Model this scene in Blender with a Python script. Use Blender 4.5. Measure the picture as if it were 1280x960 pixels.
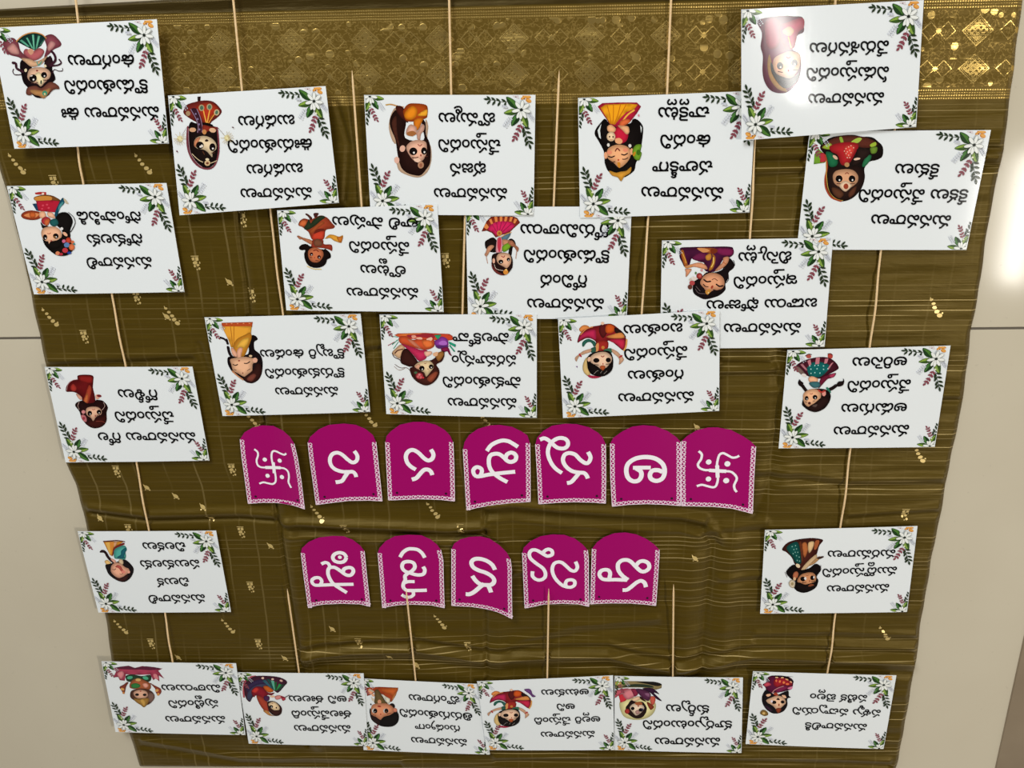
import bpy, math, random
import numpy as np
from mathutils import Vector, Matrix
from mathutils.geometry import delaunay_2d_cdt

scene = bpy.context.scene
for o in list(bpy.data.objects):
    bpy.data.objects.remove(o)

# ------------------------------------------------------------------ camera
cam_d = bpy.data.cameras.new('camera')
cam_d.sensor_width = 36.0
cam_d.lens = 27.9773
cam = bpy.data.objects.new('camera', cam_d)
scene.collection.objects.link(cam)
CX, CY, CD = ((0.998435, -0.024223, -0.05041), (0.006511, 0.945556, -0.325396), (-0.055548, -0.324558, -0.944233))
cam.matrix_world = Matrix(((CX[0], CY[0], -CD[0], 0), (CX[1], CY[1], -CD[1], 0), (CX[2], CY[2], -CD[2], 1.0), (0, 0, 0, 1)))
cam_d.clip_start = 0.01
scene.camera = cam

# ------------------------------------------------------------------ light, world, exposure
FILL = 1.0
world = bpy.data.worlds.new('room_light')
scene.world = world
world.use_nodes = True
bg = world.node_tree.nodes['Background']
bg.inputs['Strength'].default_value = FILL
_wt = world.node_tree          # room seen from the floor: pale walls all round, dim ceiling overhead
_tc = _wt.nodes.new('ShaderNodeTexCoord')
_sp = _wt.nodes.new('ShaderNodeSeparateXYZ')
_rp = _wt.nodes.new('ShaderNodeValToRGB')
_wt.links.new(_tc.outputs['Generated'], _sp.inputs[0])
_wt.links.new(_sp.outputs[2], _rp.inputs[0])
_rp.color_ramp.elements[0].position = 0.25
_rp.color_ramp.elements[0].color = (0.80, 0.77, 0.70, 1)
_rp.color_ramp.elements[1].position = 0.80
_rp.color_ramp.elements[1].color = (0.06, 0.058, 0.054, 1)
_wt.links.new(_rp.outputs[0], bg.inputs['Color'])
lamp_d = bpy.data.lights.new('ceiling_tube', 'AREA')
lamp_d.shape = 'RECTANGLE'
lamp_d.size = 0.07
lamp_d.size_y = 0.55
lamp_d.energy = 35.0
lamp_d.color = (1.0, 0.95, 0.87)
lamp = bpy.data.objects.new('ceiling_tube', lamp_d)
lamp.location = (2.02, -0.50, 2.6)
lamp.rotation_euler = (0, math.radians(32), 0)
scene.collection.objects.link(lamp)
lamp2_d = bpy.data.lights.new('ceiling_strip', 'AREA')
lamp2_d.shape = 'RECTANGLE'
lamp2_d.size = 0.03
lamp2_d.size_y = 0.40
lamp2_d.energy = 2.2
lamp2_d.color = (1.0, 0.97, 0.92)
lamp2 = bpy.data.objects.new('ceiling_strip', lamp2_d)
lamp2.location = (1.22, 0.17, 2.6)
lamp2.rotation_euler = (0, math.radians(20), 0)
scene.collection.objects.link(lamp2)
soft_fill_d = bpy.data.lights.new('soft_fill_light', 'AREA')  # added area light, source unseen; fills the left and models the folds
soft_fill_d.shape = 'RECTANGLE'
soft_fill_d.size = 1.2
soft_fill_d.size_y = 1.0
soft_fill_d.energy = 62.0
soft_fill_d.color = (0.95, 0.98, 1.0)
soft_fill = bpy.data.objects.new('soft_fill_light', soft_fill_d)
soft_fill.location = (-1.1, 2.0, 1.8)
soft_fill.rotation_euler = Vector((0.8, -2.6, -1.7)).to_track_quat('-Z', 'Y').to_euler()
scene.collection.objects.link(soft_fill)
vs = scene.view_settings
vs.view_transform = 'Standard'
vs.look = 'None'
vs.gamma = 1.0
vs.use_curve_mapping = False
vs.exposure = -0.03

# ------------------------------------------------------------------ helpers
MM = 0.001
def lin(h):
    h = h.lstrip('#')
    out = []
    for i in (0, 2, 4):
        v = int(h[i:i+2], 16) / 255
        out.append(v / 12.92 if v <= 0.04045 else ((v + 0.055) / 1.055) ** 2.4)
    return (*out, 1.0)

def principled(name, color, rough=0.5, **kw):
    m = bpy.data.materials.new(name)
    m.use_nodes = True
    b = m.node_tree.nodes['Principled BSDF']
    b.inputs['Base Color'].default_value = color
    b.inputs['Roughness'].default_value = rough
    for k, v in kw.items():
        b.inputs[k].default_value = v
    return m

class NT:
    """small helper for node maths"""
    def __init__(s, m):
        s.t = m.node_tree
        s.b = s.t.nodes['Principled BSDF']
    def node(s, kind, **kw):
        n = s.t.nodes.new(kind)
        for k, v in kw.items():
            setattr(n, k, v)
        return n
    def put(s, sock, v):
        if isinstance(v, (int, float)):
            sock.default_value = v
        elif isinstance(v, tuple):
            sock.default_value = v
        else:
            s.t.links.new(v, sock)
    def m(s, op, a, b=0.0, c=0.0):
        n = s.node('ShaderNodeMath', operation=op)
        s.put(n.inputs[0], a); s.put(n.inputs[1], b); s.put(n.inputs[2], c)
        return n.outputs[0]
    def step(s, lo, hi, x):
        n = s.node('ShaderNodeMapRange', interpolation_type='SMOOTHSTEP')
        s.put(n.inputs['Value'], x); s.put(n.inputs['From Min'], lo); s.put(n.inputs['From Max'], hi)
        return n.outputs[0]
    def band(s, x, c, w, soft):
        """1 where |x-c| < w"""
        d = s.m('ABSOLUTE', s.m('SUBTRACT', x, c))
        return s.m('SUBTRACT', 1.0, s.step(w, w + soft, d))
    def vec(s, x, y, z=0.0):
        n = s.node('ShaderNodeCombineXYZ')
        s.put(n.inputs[0], x); s.put(n.inputs[1], y); s.put(n.inputs[2], z)
        return n.outputs[0]
    def noise(s, v, scale=1.0, detail=2.0):
        n = s.node('ShaderNodeTexNoise')
        s.put(n.inputs['Vector'], v); n.inputs['Scale'].default_value = scale; n.inputs['Detail'].default_value = detail
        return n.outputs['Fac']
    def mix(s, f, a, b):
        n = s.node('ShaderNodeMix', data_type='RGBA')
        s.put(n.inputs[0], f); s.put(n.inputs[6], a); s.put(n.inputs[7], b)
        return n.outputs[2]
    def bump(s, h, dist, strength=1.0):
        n = s.node('ShaderNodeBump')
        n.inputs['Distance'].default_value = dist; n.inputs['Strength'].default_value = strength
        s.put(n.inputs['Height'], h)
        s.t.links.new(n.outputs[0], s.b.inputs['Normal'])

def link(name, verts, faces, mats, parent=None, midx=None, cols=None, smooth=False):
    me = bpy.data.meshes.new(name)
    me.from_pydata(verts, [], faces)
    for m in mats:
        me.materials.append(m)
    if midx is not None:
        me.polygons.foreach_set('material_index', midx)
    if cols is not None:
        at = me.color_attributes.new('print_colour', 'FLOAT_COLOR', 'POINT')
        at.data.foreach_set('color', np.array(cols, dtype=np.float32).ravel())
    if smooth:
        me.polygons.foreach_set('use_smooth', [True] * len(me.polygons))
    me.update()
    o = bpy.data.objects.new(name, me)
    scene.collection.objects.link(o)
    if parent:
        o.parent = parent
    return o

def thing(name, loc, label, cat, group=None):
    o = bpy.data.objects.new(name, None)
    o.empty_display_size = 0.02
    scene.collection.objects.link(o)
    o.location = loc
    o['label'] = label
    o['category'] = cat
    if group:
        o['group'] = group
    return o

def smooth_closed(p, n=4):
    out = []
    k = len(p)
    for i in range(k):
        a, b, c, d = p[i-1], p[i], p[(i+1) % k], p[(i+2) % k]
        for j in range(n):
            t = j / n
            out.append(tuple(0.5 * (2*b[q] + (c[q]-a[q])*t + (2*a[q]-5*b[q]+4*c[q]-d[q])*t*t + (3*b[q]-a[q]-3*c[q]+d[q])*t**3) for q in (0, 1)))
    return out

def smooth_open(p, n=5):
    if len(p) < 3:
        return list(p)
    q = [p[0]] + list(p) + [p[-1]]
    out = []
    for i in range(1, len(q) - 2):
        a, b, c, d = q[i-1:i+3]
        for j in range(n):
            t = j / n
            out.append(tuple(0.5 * (2*b[k] + (c[k]-a[k])*t + (2*a[k]-5*b[k]+4*c[k]-d[k])*t*t + (3*b[k]-a[k]-3*c[k]+d[k])*t**3) for k in (0, 1)))
    out.append(tuple(p[-1]))
    return out

def winding(contours, x, y):
    w = 0
    for c in contours:
        x0, y0 = c[-1]
        for x1, y1 in c:
            if (y0 <= y) != (y1 <= y):
                if (x1 - x0) * (y - y0) / (y1 - y0) + x0 > x:
                    w += 1 if y1 > y0 else -1
            x0, y0 = x1, y1
    return w

def fill(contours, grid=0.0):
    """triangulate (possibly overlapping) outlines, non-zero winding"""
    vs_, es = [], []
    for c in contours:
        s = len(vs_)
        vs_ += [Vector(p) for p in c]
        es += [(s + i, s + (i + 1) % len(c)) for i in range(len(c))]
    if grid:
        xs = [p[0] for c in contours for p in c]
        ys = [p[1] for c in contours for p in c]
        gx = math.floor(min(xs) / grid) * grid
        while gx < max(xs):
            gy = math.floor(min(ys) / grid) * grid
            while gy < max(ys):
                if winding(contours, gx, gy):
                    vs_.append(Vector((gx, gy)))
                gy += grid
            gx += grid
    V, E_, F, *_ = delaunay_2d_cdt(vs_, es, [], 0, 1e-4)
    V = [(v.x, v.y) for v in V]
    out = []
    for f in F:
        mx = sum(V[i][0] for i in f) / len(f)
        my = sum(V[i][1] for i in f) / len(f)
        if winding(contours, mx, my):
            out.append(tuple(f))
    return V, out

def stroke(p, w, n=5, cap=True):
    """outline of a round-capped stroke as a strip"""
    p = smooth_open(p, n)
    V, F = [], []
    for i, (x, y) in enumerate(p):
        a = p[max(0, i-1)]
        b = p[min(len(p)-1, i+1)]
        dx, dy = b[0]-a[0], b[1]-a[1]
        l = math.hypot(dx, dy) or 1
        nx, ny = -dy / l * w / 2, dx / l * w / 2
        V += [(x + nx, y + ny), (x - nx, y - ny)]
        if i:
            k = 2 * i
            F.append((k-2, k-1, k+1, k))
    if cap:
        for i, j in ((0, 1), (len(p)-1, len(p)-2)):
            x, y = p[i]
            dx, dy = x - p[j][0], y - p[j][1]
            a0 = math.atan2(dy, dx)
            s = len(V)
            for q in range(7):
                a = a0 - math.pi/2 + math.pi * q / 6
                V.append((x + math.cos(a) * w/2, y + math.sin(a) * w/2))
            F.append(tuple(range(s, s + 7)))
    return V, F

def ellipse(x, y, ax, ay, bx, by, n=18):
    return [(x + ax*math.cos(2*math.pi*i/n) + bx*math.sin(2*math.pi*i/n), y + ay*math.cos(2*math.pi*i/n) + by*math.sin(2*math.pi*i/n)) for i in range(n)]

def clip_rect(c, x0, y0, x1, y1):
    for ax, lim, sg in ((0, x0, 1), (0, x1, -1), (1, y0, 1), (1, y1, -1)):
        out = []
        for i in range(len(c)):
            a, b = c[i-1], c[i]
            ia, ib = (a[ax]-lim)*sg >= 0, (b[ax]-lim)*sg >= 0
            if ia != ib:
                t = (lim - a[ax]) / (b[ax] - a[ax])
                out.append((a[0] + t*(b[0]-a[0]), a[1] + t*(b[1]-a[1])))
            if ib:
                out.append(b)
        c = out
        if len(c) < 3:
            return []
    return c

# ------------------------------------------------------------------ materials
def make_floor_mat():
    m = principled('cream_tile', (0.60, 0.53, 0.40, 1), 0.11, **{'Specular IOR Level': 0.08})
    n = NT(m)
    pos = n.node('ShaderNodeNewGeometry').outputs['Position']
    sep = n.node('ShaderNodeSeparateXYZ')
    n.put(sep.inputs[0], pos)
    x, y = sep.outputs[0], sep.outputs[1]
    gy = n.band(n.m('WRAP', y, (-0.2738) + 0.6, (-0.2738) - 0.6), (-0.2738), 0.0011, 0.0008)
    gx = n.band(n.m('WRAP', x, 0.45, -0.75), -0.15, 0.0011, 0.0008)
    g = n.m('MAXIMUM', gx, gy)
    cloud = n.noise(pos, 5.0, 4.0)
    speck = n.step(0.70, 0.76, n.noise(pos, 120.0, 2.0))
    c = n.mix(cloud, (0.56, 0.49, 0.365, 1), (0.64, 0.575, 0.44, 1))
    c = n.mix(n.m('MULTIPLY', speck, 0.25), c, (0.42, 0.36, 0.27, 1))
    c = n.mix(g, c, (0.13, 0.11, 0.085, 1))
    n.t.links.new(c, n.b.inputs['Base Color'])
    n.put(n.b.inputs['Roughness'], n.m('MULTIPLY_ADD', g, 0.5, 0.11))
    n.bump(n.m('MULTIPLY', g, -1.0), 0.0008)
    return m

def make_silk():
    m = principled('olive_silk', (0.105, 0.066, 0.008, 1), 0.42, **{'Specular IOR Level': 0.35, 'Specular Tint': (1.0, 0.75, 0.3, 1)})
    n = NT(m)
    uv = n.node('ShaderNodeUVMap').outputs[0]
    sep = n.node('ShaderNodeSeparateXYZ')
    n.put(sep.inputs[0], uv)
    u, v = sep.outputs[0], sep.outputs[1]
    V0, V1 = (0.0264, 0.1316)
    # ---- body weave: fine gold weft lines in groups, faint warp lines, slub
    fv = n.m('FRACT', n.m('MULTIPLY', v, 150.0))
    weft = n.band(fv, 0.5, 0.055, 0.06)
    grp = n.step(0.46, 0.56, n.noise(n.vec(0.0, n.m('MULTIPLY', v, 17.0)), 1.0, 1.0))
    brk = n.step(0.40, 0.66, n.noise(n.vec(n.m('MULTIPLY', u, 7.0), n.m('MULTIPLY', v, 150.0)), 1.0, 2.0))
    side = n.step(0.40, 0.80, n.m('ADD', u, n.m('MULTIPLY', n.step(0.6, 0.95, v), 0.35)))
    weft = n.m('MULTIPLY', n.m('MULTIPLY', weft, n.m('ADD', n.m('MULTIPLY', grp, 0.85), 0.10)), n.m('MULTIPLY', brk, n.m('MULTIPLY_ADD', side, 0.80, 0.20)))
    fu = n.m('FRACT', n.m('MULTIPLY', u, 48.0))
    warp = n.band(fu, 0.5, 0.035, 0.04)
    wbrk = n.step(0.45, 0.70, n.noise(n.vec(n.m('MULTIPLY', u, 48.0), n.m('MULTIPLY', v, 5.0)), 1.0, 2.0))
    warp = n.m('MULTIPLY', warp, n.m('MULTIPLY', wbrk, n.m('MULTIPLY_ADD', side, -0.12, 0.20)))
    slub = n.noise(n.vec(n.m('MULTIPLY', u, 12.0), n.m('MULTIPLY', v, 420.0)), 1.0, 3.0)
    body = n.m('MAXIMUM', weft, warp)
    inbody = n.step(V1 - 0.001, V1 + 0.002, v)
    body = n.m('MULTIPLY', body, inbody)
    # ---- zari border between V0 and V1
    inb = n.m('MULTIPLY', n.step(V0 - 0.001, V0 + 0.001, v), n.m('SUBTRACT', 1.0, n.step(V1 - 0.001, V1 + 0.001, v)))
    b = n.m('SUBTRACT', v, V0)
    hb = V1 - V0
    du = n.m('MULTIPLY', n.m('SUBTRACT', n.m('FRACT', n.m('MULTIPLY', u, 12.2)), 0.5), 82.0)      # mm in a cell
    du2 = n.m('MULTIPLY', n.m('SUBTRACT', n.m('FRACT', n.m('ADD', n.m('MULTIPLY', u, 12.2), 0.5)), 0.5), 82.0)
    rowp = (hb - 0.028) / 2
    fr = n.m('FRACT', n.m('DIVIDE', n.m('SUBTRACT', b, 0.014), rowp))
    dv = n.m('MULTIPLY', n.m('SUBTRACT', fr, 0.5), rowp * 1000)
    mid = n.m('MULTIPLY', n.step(0.012, 0.013, b), n.m('SUBTRACT', 1.0, n.step(hb - 0.014, hb - 0.013, b)))
    D1 = n.m('ADD', n.m('ABSOLUTE', du), n.m('MULTIPLY', n.m('ABSOLUTE', dv), 1.05))
    D2 = n.m('ADD', n.m('ABSOLUTE', n.m('SUBTRACT', n.m('ABSOLUTE', du2), 9.0)), n.m('ABSOLUTE', dv))
    cell = n.node('ShaderNodeTexVoronoi')
    n.put(cell.inputs['Vector'], uv); cell.inputs['Scale'].default_value = 190.0
    vd = cell.outputs['Distance']
    la = n.band(n.m('FRACT', n.m('MULTIPLY', n.m('ADD', du, dv), 0.17)), 0.5, 0.18, 0.08)
    lb = n.band(n.m('FRACT', n.m('MULTIPLY', n.m('SUBTRACT', du, dv), 0.17)), 0.5, 0.18, 0.08)
    core = n.m('MULTIPLY', n.m('SUBTRACT', 1.0, n.step(11.6, 12.2, D1)), n.m('MAXIMUM', n.m('MAXIMUM', la, lb), n.step(0.62, 0.70, vd)))
    ring1 = n.m('MAXIMUM', n.band(D1, 15.6, 0.8, 0.4), n.band(D1, 13.2, 0.35, 0.3))
    ring2 = n.band(D2, 9.0, 0.55, 0.4)
    dot2 = n.m('SUBTRACT', 1.0, n.step(3.2, 3.8, n.m('ADD', n.m('ABSOLUTE', du2), n.m('ABSOLUTE', dv))))
    cf = n.node('ShaderNodeTexVoronoi')
    n.put(cf.inputs['Vector'], uv); cf.inputs['Scale'].default_value = 70.0
    petal = n.m('MULTIPLY', n.m('SUBTRACT', 1.0, n.step(0.30, 0.36, cf.outputs['Distance'])), n.step(9.0, 11.0, n.m('ABSOLUTE', dv)))
    petal = n.m('MULTIPLY', petal, n.step(0.40, 0.50, n.noise(uv, 34.0, 1.0)))
    vine = n.band(n.noise(uv, 150.0, 2.0), 0.5, 0.02, 0.02)
    pat = n.m('MAXIMUM', n.m('MAXIMUM', core, ring1), n.m('MAXIMUM', n.m('MAXIMUM', ring2, dot2), n.m('MAXIMUM', petal, n.m('MULTIPLY', vine, 0.35))))
    pat = n.m('MULTIPLY', pat, mid)
    beads = n.m('MULTIPLY_ADD', n.m('SINE', n.m('MULTIPLY', u, 2400.0)), 0.3, 0.7)
    rows = 0.0
    for c_, w_ in ((0.0016, 0.0005), (0.0048, 0.0007), (0.0076, 0.0003), (0.0105, 0.0007)):
        r_ = n.m('MAXIMUM', n.band(b, c_, w_, 0.0004), n.band(b, hb - c_, w_, 0.0004))
        rows = r_ if isinstance(rows, float) else n.m('MAXIMUM', rows, r_)
    rows = n.m('MULTIPLY', rows, beads)
    border = n.m('MULTIPLY', n.m('MAXIMUM', n.m('MAXIMUM', pat, rows), n.m('MULTIPLY', n.noise(uv, 220.0, 2.0), 0.16)), inb)
    gold = n.m('MAXIMUM', n.m('MULTIPLY', body, 0.8), border)
    base = n.mix(slub, (0.052, 0.031, 0.0020, 1), (0.088, 0.054, 0.0042, 1))
    base = n.mix(n.m('MULTIPLY', inb, 0.75), base, (0.096, 0.054, 0.0055, 1))
    beyond_border = n.m('SUBTRACT', 1.0, n.step(V0 - 0.002, V0, v))  # cloth beyond the border is coloured a darker brown
    base = n.mix(beyond_border, base, (0.030, 0.018, 0.003, 1))
    c = n.mix(n.m('MULTIPLY', body, 0.75), base, (0.60, 0.45, 0.19, 1))
    c = n.mix(border, c, (0.50, 0.34, 0.10, 1))
    n.t.links.new(c, n.b.inputs['Base Color'])
    n.put(n.b.inputs['Metallic'], n.m('MAXIMUM', n.m('MULTIPLY', body, 0.15), n.m('MULTIPLY', border, 0.72)))
    n.put(n.b.inputs['Roughness'], n.m('SUBTRACT', n.m('MULTIPLY_ADD', gold, -0.06, 0.46), n.m('MULTIPLY', border, 0.12)))
    n.b.inputs['Sheen Weight'].default_value = 0.04
    n.b.inputs['Sheen Tint'].default_value = (0.8, 0.65, 0.3, 1)
    h = n.m('ADD', n.m('MULTIPLY', slub, 0.25), n.m('MULTIPLY', n.noise(n.vec(n.m('MULTIPLY', u, 25.0), n.m('MULTIPLY', v, 70.0)), 1.0, 3.0), 1.0))
    n.bump(n.m('ADD', h, n.m('MULTIPLY', gold, 0.25)), 0.0016, 0.7)
    return m

def make_ink(name, rough):
    m = principled(name, (1, 1, 1, 1), rough, **{'Specular IOR Level': 0.4})
    n = NT(m)
    a = n.node('ShaderNodeAttribute', attribute_name='print_colour')
    n.t.links.new(a.outputs['Color'], n.b.inputs['Base Color'])
    return m

M_FLOOR = make_floor_mat()
M_SILK = make_silk()
M_ZARI = principled('zari_gold', (0.74, 0.54, 0.20, 1), 0.38, Metallic=0.35)
M_PAPER = principled('glossy_white_card', (0.86, 0.89, 0.895, 1), 0.07, **{'Specular IOR Level': 0.4})
M_INK = make_ink('printed_ink', 0.07)
M_TAG = principled('magenta_card', lin('#a40066'), 0.45, **{'Specular IOR Level': 0.2})
M_TAGINK = make_ink('printed_white', 0.45)
M_WOOD = principled('bamboo', lin('#dcb47c'), 0.55)
_n = NT(M_WOOD)
_p = _n.node('ShaderNodeTexCoord').outputs['Object']
_n.t.links.new(_n.mix(_n.noise(_p, 300.0, 3.0), lin('#e0b47a'), lin('#f8dcae')), _n.b.inputs['Base Color'])
M_STRIP = principled('grey_brown', lin('#8b7a62'), 0.35)  # grey-brown colour of the floor band, no particular material
_n = NT(M_STRIP)
_p = _n.node('ShaderNodeNewGeometry').outputs['Position']
_n.t.links.new(_n.mix(_n.noise(_p, 14.0, 5.0), lin('#7d6c56'), lin('#93826a')), _n.b.inputs['Base Color'])

# ------------------------------------------------------------------ setting: floor
fl = link('floor', [(-3, -3, -0.02), (3, -3, -0.02), (3, 3, -0.02), (-3, 3, -0.02), (-3, -3, 0), (3, -3, 0), (3, 3, 0), (-3, 3, 0)],
          [(4, 5, 6, 7), (0, 3, 2, 1), (0, 1, 5, 4), (1, 2, 6, 5), (2, 3, 7, 6), (3, 0, 4, 7)], [M_FLOOR])
fl['kind'] = 'structure'
x0, x1, y0, y1, zt = 0.6690, 1.05, -3.0, -0.40, 0.0022  # dark flat band along the right of the floor
st = link('dark_strip_1', [(x0, y0, 0), (x1, y0, 0), (x1, y1, 0), (x0, y1, 0), (x0 + .001, y0, zt), (x1, y0, zt), (x1, y1, zt), (x0 + .001, y1, zt)],
          [(4, 5, 6, 7), (0, 1, 5, 4), (1, 2, 6, 5), (2, 3, 7, 6), (3, 0, 4, 7)], [M_STRIP])
st['kind'] = 'structure'

# ------------------------------------------------------------------ data
# placard corners (0.1 mm, photo order: far-left start, clockwise), artwork in 0.1 mm card coordinates
W, H = 2050.0, 1390.0
PALETTE = '8a4650 c98d86 8a4450 c78a86 12302c 5fae8c 6cb997 63b08f 4d9a7c 5aa588 c98a4a 1b0f12 2a161b 3a1a26 b45e62 d2987a d9ab86 3f9a86 e2b496 f2dcae 120b0a f4ece6 e8d8ce 4a2a26 8a2f2a 1d3a2a 7a4638 b98552 3f8f6e d7c58a e8d6b0 241512 7d2a24 b3361f e07a2a f2b04a eaa040 cdb489 4d6a55 56755c a98a66 1a100e 7c3a42 b98a92 3b1d2a a08098 8a7aa0 8f2f22 dba67e e6b890 c9874f ecd3ac d68a63 e9dccb 2a1712 54301f d9b98a 7a4632 e9d6b0 d9c29a f0e6b0 c9b48a 8a7a72 6a2440 5a3038 f0c9a8 2a1410 4a261c c9a05c 4a1c16 b04a14 e8891c f0a830 d8791c e6b09a a86a3a e9b49c eab8a4 eeb79c f3c9ae 5a2e22 a0483c 9c3a2e c99574 a0644a 16100f e4e8e6 b31f3a f0a21c c96f14 f2b84a e06a3a c81f3c f4b483 f2ae7c f6d3ac 40201a c06a4a f3b07f ef9270 2a1614 3a201a 7a2f24 c2402a d98a2a e9a43a e8e0d6 efa77c 6f9a2a c9861f 3f6a1c d88a9a 6b1f3c b98a4e 1c1412 b5344e 8f2540 dca07c e6b08c a32a2a 9c3a34 d9b070 6d9a2e b5323a 1e1512 a8452a c9a04a 5a2a1f 9fb83a a8c04a 8fae3a b5242a d6443a f6c9b4 1f6a44 2a7048 6a8a30 2a1c18 e9c4a8 e0b89c b98a5a 2b1a16 dba27c f0cfae 4a241c a0422a 8a3426 5e3826 5a3324 b3302e f2d8c8 7a4a22 d08a3c 1e3f5a b01f34 d9485a 1c5a72 5fb0b4 c9b89a 9a3f24 e08a52 c9612e f0b48e f2b896 14100f 2a2320 b3323c d0663a 1f5a5a 1a1210 15100e f0b792 8a5a2a b5563c a02a2a f0b490 eae4e0 c8442e 5f84b4 e0784a c83a44 e08a62 d46a8a 27479a 2a8a8a b5303a d9744a 5a2a22 4a2320 a8442a 2c3a24 d0693a c9402a 6a2418 b5562e e6a038 c9742a c97f5a a33a26 7a4a34 1a0f0d c9714a 3a1512 7a2418 a03a2a 3a1a14 e6c97a 1c1210 8a2f1e d0245c e88a4a 8a1c3c d08a3a a8562a e6a0a8 c8384e 5a7a8a e0a05a c98a6a 7aa82a d99a78 c07a5a c08a72 2a1512 8a3a34 eab796 a0363a e9d0c0 e0903a f2c070 e9b094 1d1416 4a1638 6a1e46 7a1f4c b5642a e6b04a a85a2a d9925a 7a3018 c98436 b5702a f0cc6a e09a74 c98a3a e29c76 b55a2a a33a34 c8605a e6dccb d9a0a0 e39f78 241312 5a2a20 a8402c f0d090 e6d6cc b54a4a 6a3a30 d9c2b0 4f7a3a e6e0d0 6a5a5a 1d1214 b54a24 e08a5a e6a136 b56a1c d98f2c f0b648 ecae90 efb892 ecb094 e9c69a 3a1c18 7a4034 c98a62 a03a34 7a2a22 4a2a22 2a9a7a a02a4a d9b08a 5a3024 8a6048 c8452a e07a3a d0542e a02a34 e9a08a f0b8a0 f2c0a6 e8743a e88a6a cc2f5c 2a9a6a 8a3a9a b56ac8 5a2a6a 8a1f4a 3a1a16 4a221c a06a34 e9b48c ecd0a4 e0a688 9a4a34 b53a44 d96a6a e08a8a 4a6a4a d2303a e08a4a 8a1f24 c02a54 c82a4a 5a1a1a d0561f 2a1616 d98a4a 2f6a5a a02a24 e0985a c9803a f0c4a8 2f5a4a 3a6a50 eab694 b02a34 d9b87a a82a44 17100f f0c8aa e8b898 a0463c b02a2a 8a8078 6a2a7a b5544a b5443a 4a1626 12605e c87a84 b0707a 8a7068 e9ddd6 a8dcd6 7a1f3a b03a5a 3a6a70 1d1212 2f7a62 efb58c e6988a b5382f 2a1715 5a4640 6a1416 a8322a 8a1f1c b5442e c9683a e6a890 7a1f24 2a100f 3f1512 7a3428 c9a89c ecb99a 3a1816 b5443c d98a8a c8747a 9a3a44 d98f2e e8b45a e08a3a dca07a 5a1f24 9a3028 4fa89c 1f6a78 2a1218 ecc07a 1a1114 f0b09a dcbf9a f0ae90 eaa48c c85a50 e88a78 3a1f1c 3a1a18 4a211a 14504a 8fc0b4 b5683a e2bc8a a85a34 6a3420 c99a6a 3a241c ecd2ae 8a8080 cf9066 efe6df 8a4a2e 7a3324 8a4230 b56a4a e0b48a d9c8ae a8926a a83a54 5a1c34 d9848a 1f3a24 4fae84 2f7a3a d9b06a 8a3a2a 9a3f2a dca05a d9944a 5a3424 7a5a50 e0ac90 a0342a a87a34 c99a4a 3a2018 b04a54 4a1d34 4a4a6a 3a2a52 2f5a6a 1c4a44 5fae94 14602e 2a8a4a 1c4a3a e9c4b0 e0b0a0 8a1526 c8342e c9601f a83f2a 4a1f4a efc0a0 d98a84 b53a4a 4a1a1a 3a1814 efd0a6 1d100f a8421f c9602a e0925a e2dcc8 d9c9b0 e9a07a c8b8a0 6a5630 e8b08c 1a1110 e0936c d98468 120c0b f0e6e0 120c0a 7a4a2a a03a2c b5302a 7a4a8a ece2a4 8a7a52 1c1a18 2f3a2a c9a860 c85a6a c8323f d9808a 8a2a44 5a2a4a 8a5a7a 3a1a3a c85a4a 8a3a24 e9c4a0 2a1814 a8322e efd6bc b58a84 2a2a4a 5a1438 1d1012 a01f2a c9485c f0c08a f0b07a e9744a f0844a f0744a 7a2048 c98a8a d980a0 160f14 efb894 a8422a efc2a0 3a2034 f0e0e6 2a1014 8a3a20 a85a3a 8a6a34 e0b870 d58a34 ecaa55 9a5a2a e2d6d8 7a5a5a 24421f 4f7c34 3c5a24 8fae48 1f3a1c 4a7a3a 3a5824 8aa84a 2c3a26 8a4550 28361f 9a9cac b4b7c6 eef0f0 8a8f86 f3f4ee 262a24 f0ead0'.split()
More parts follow.
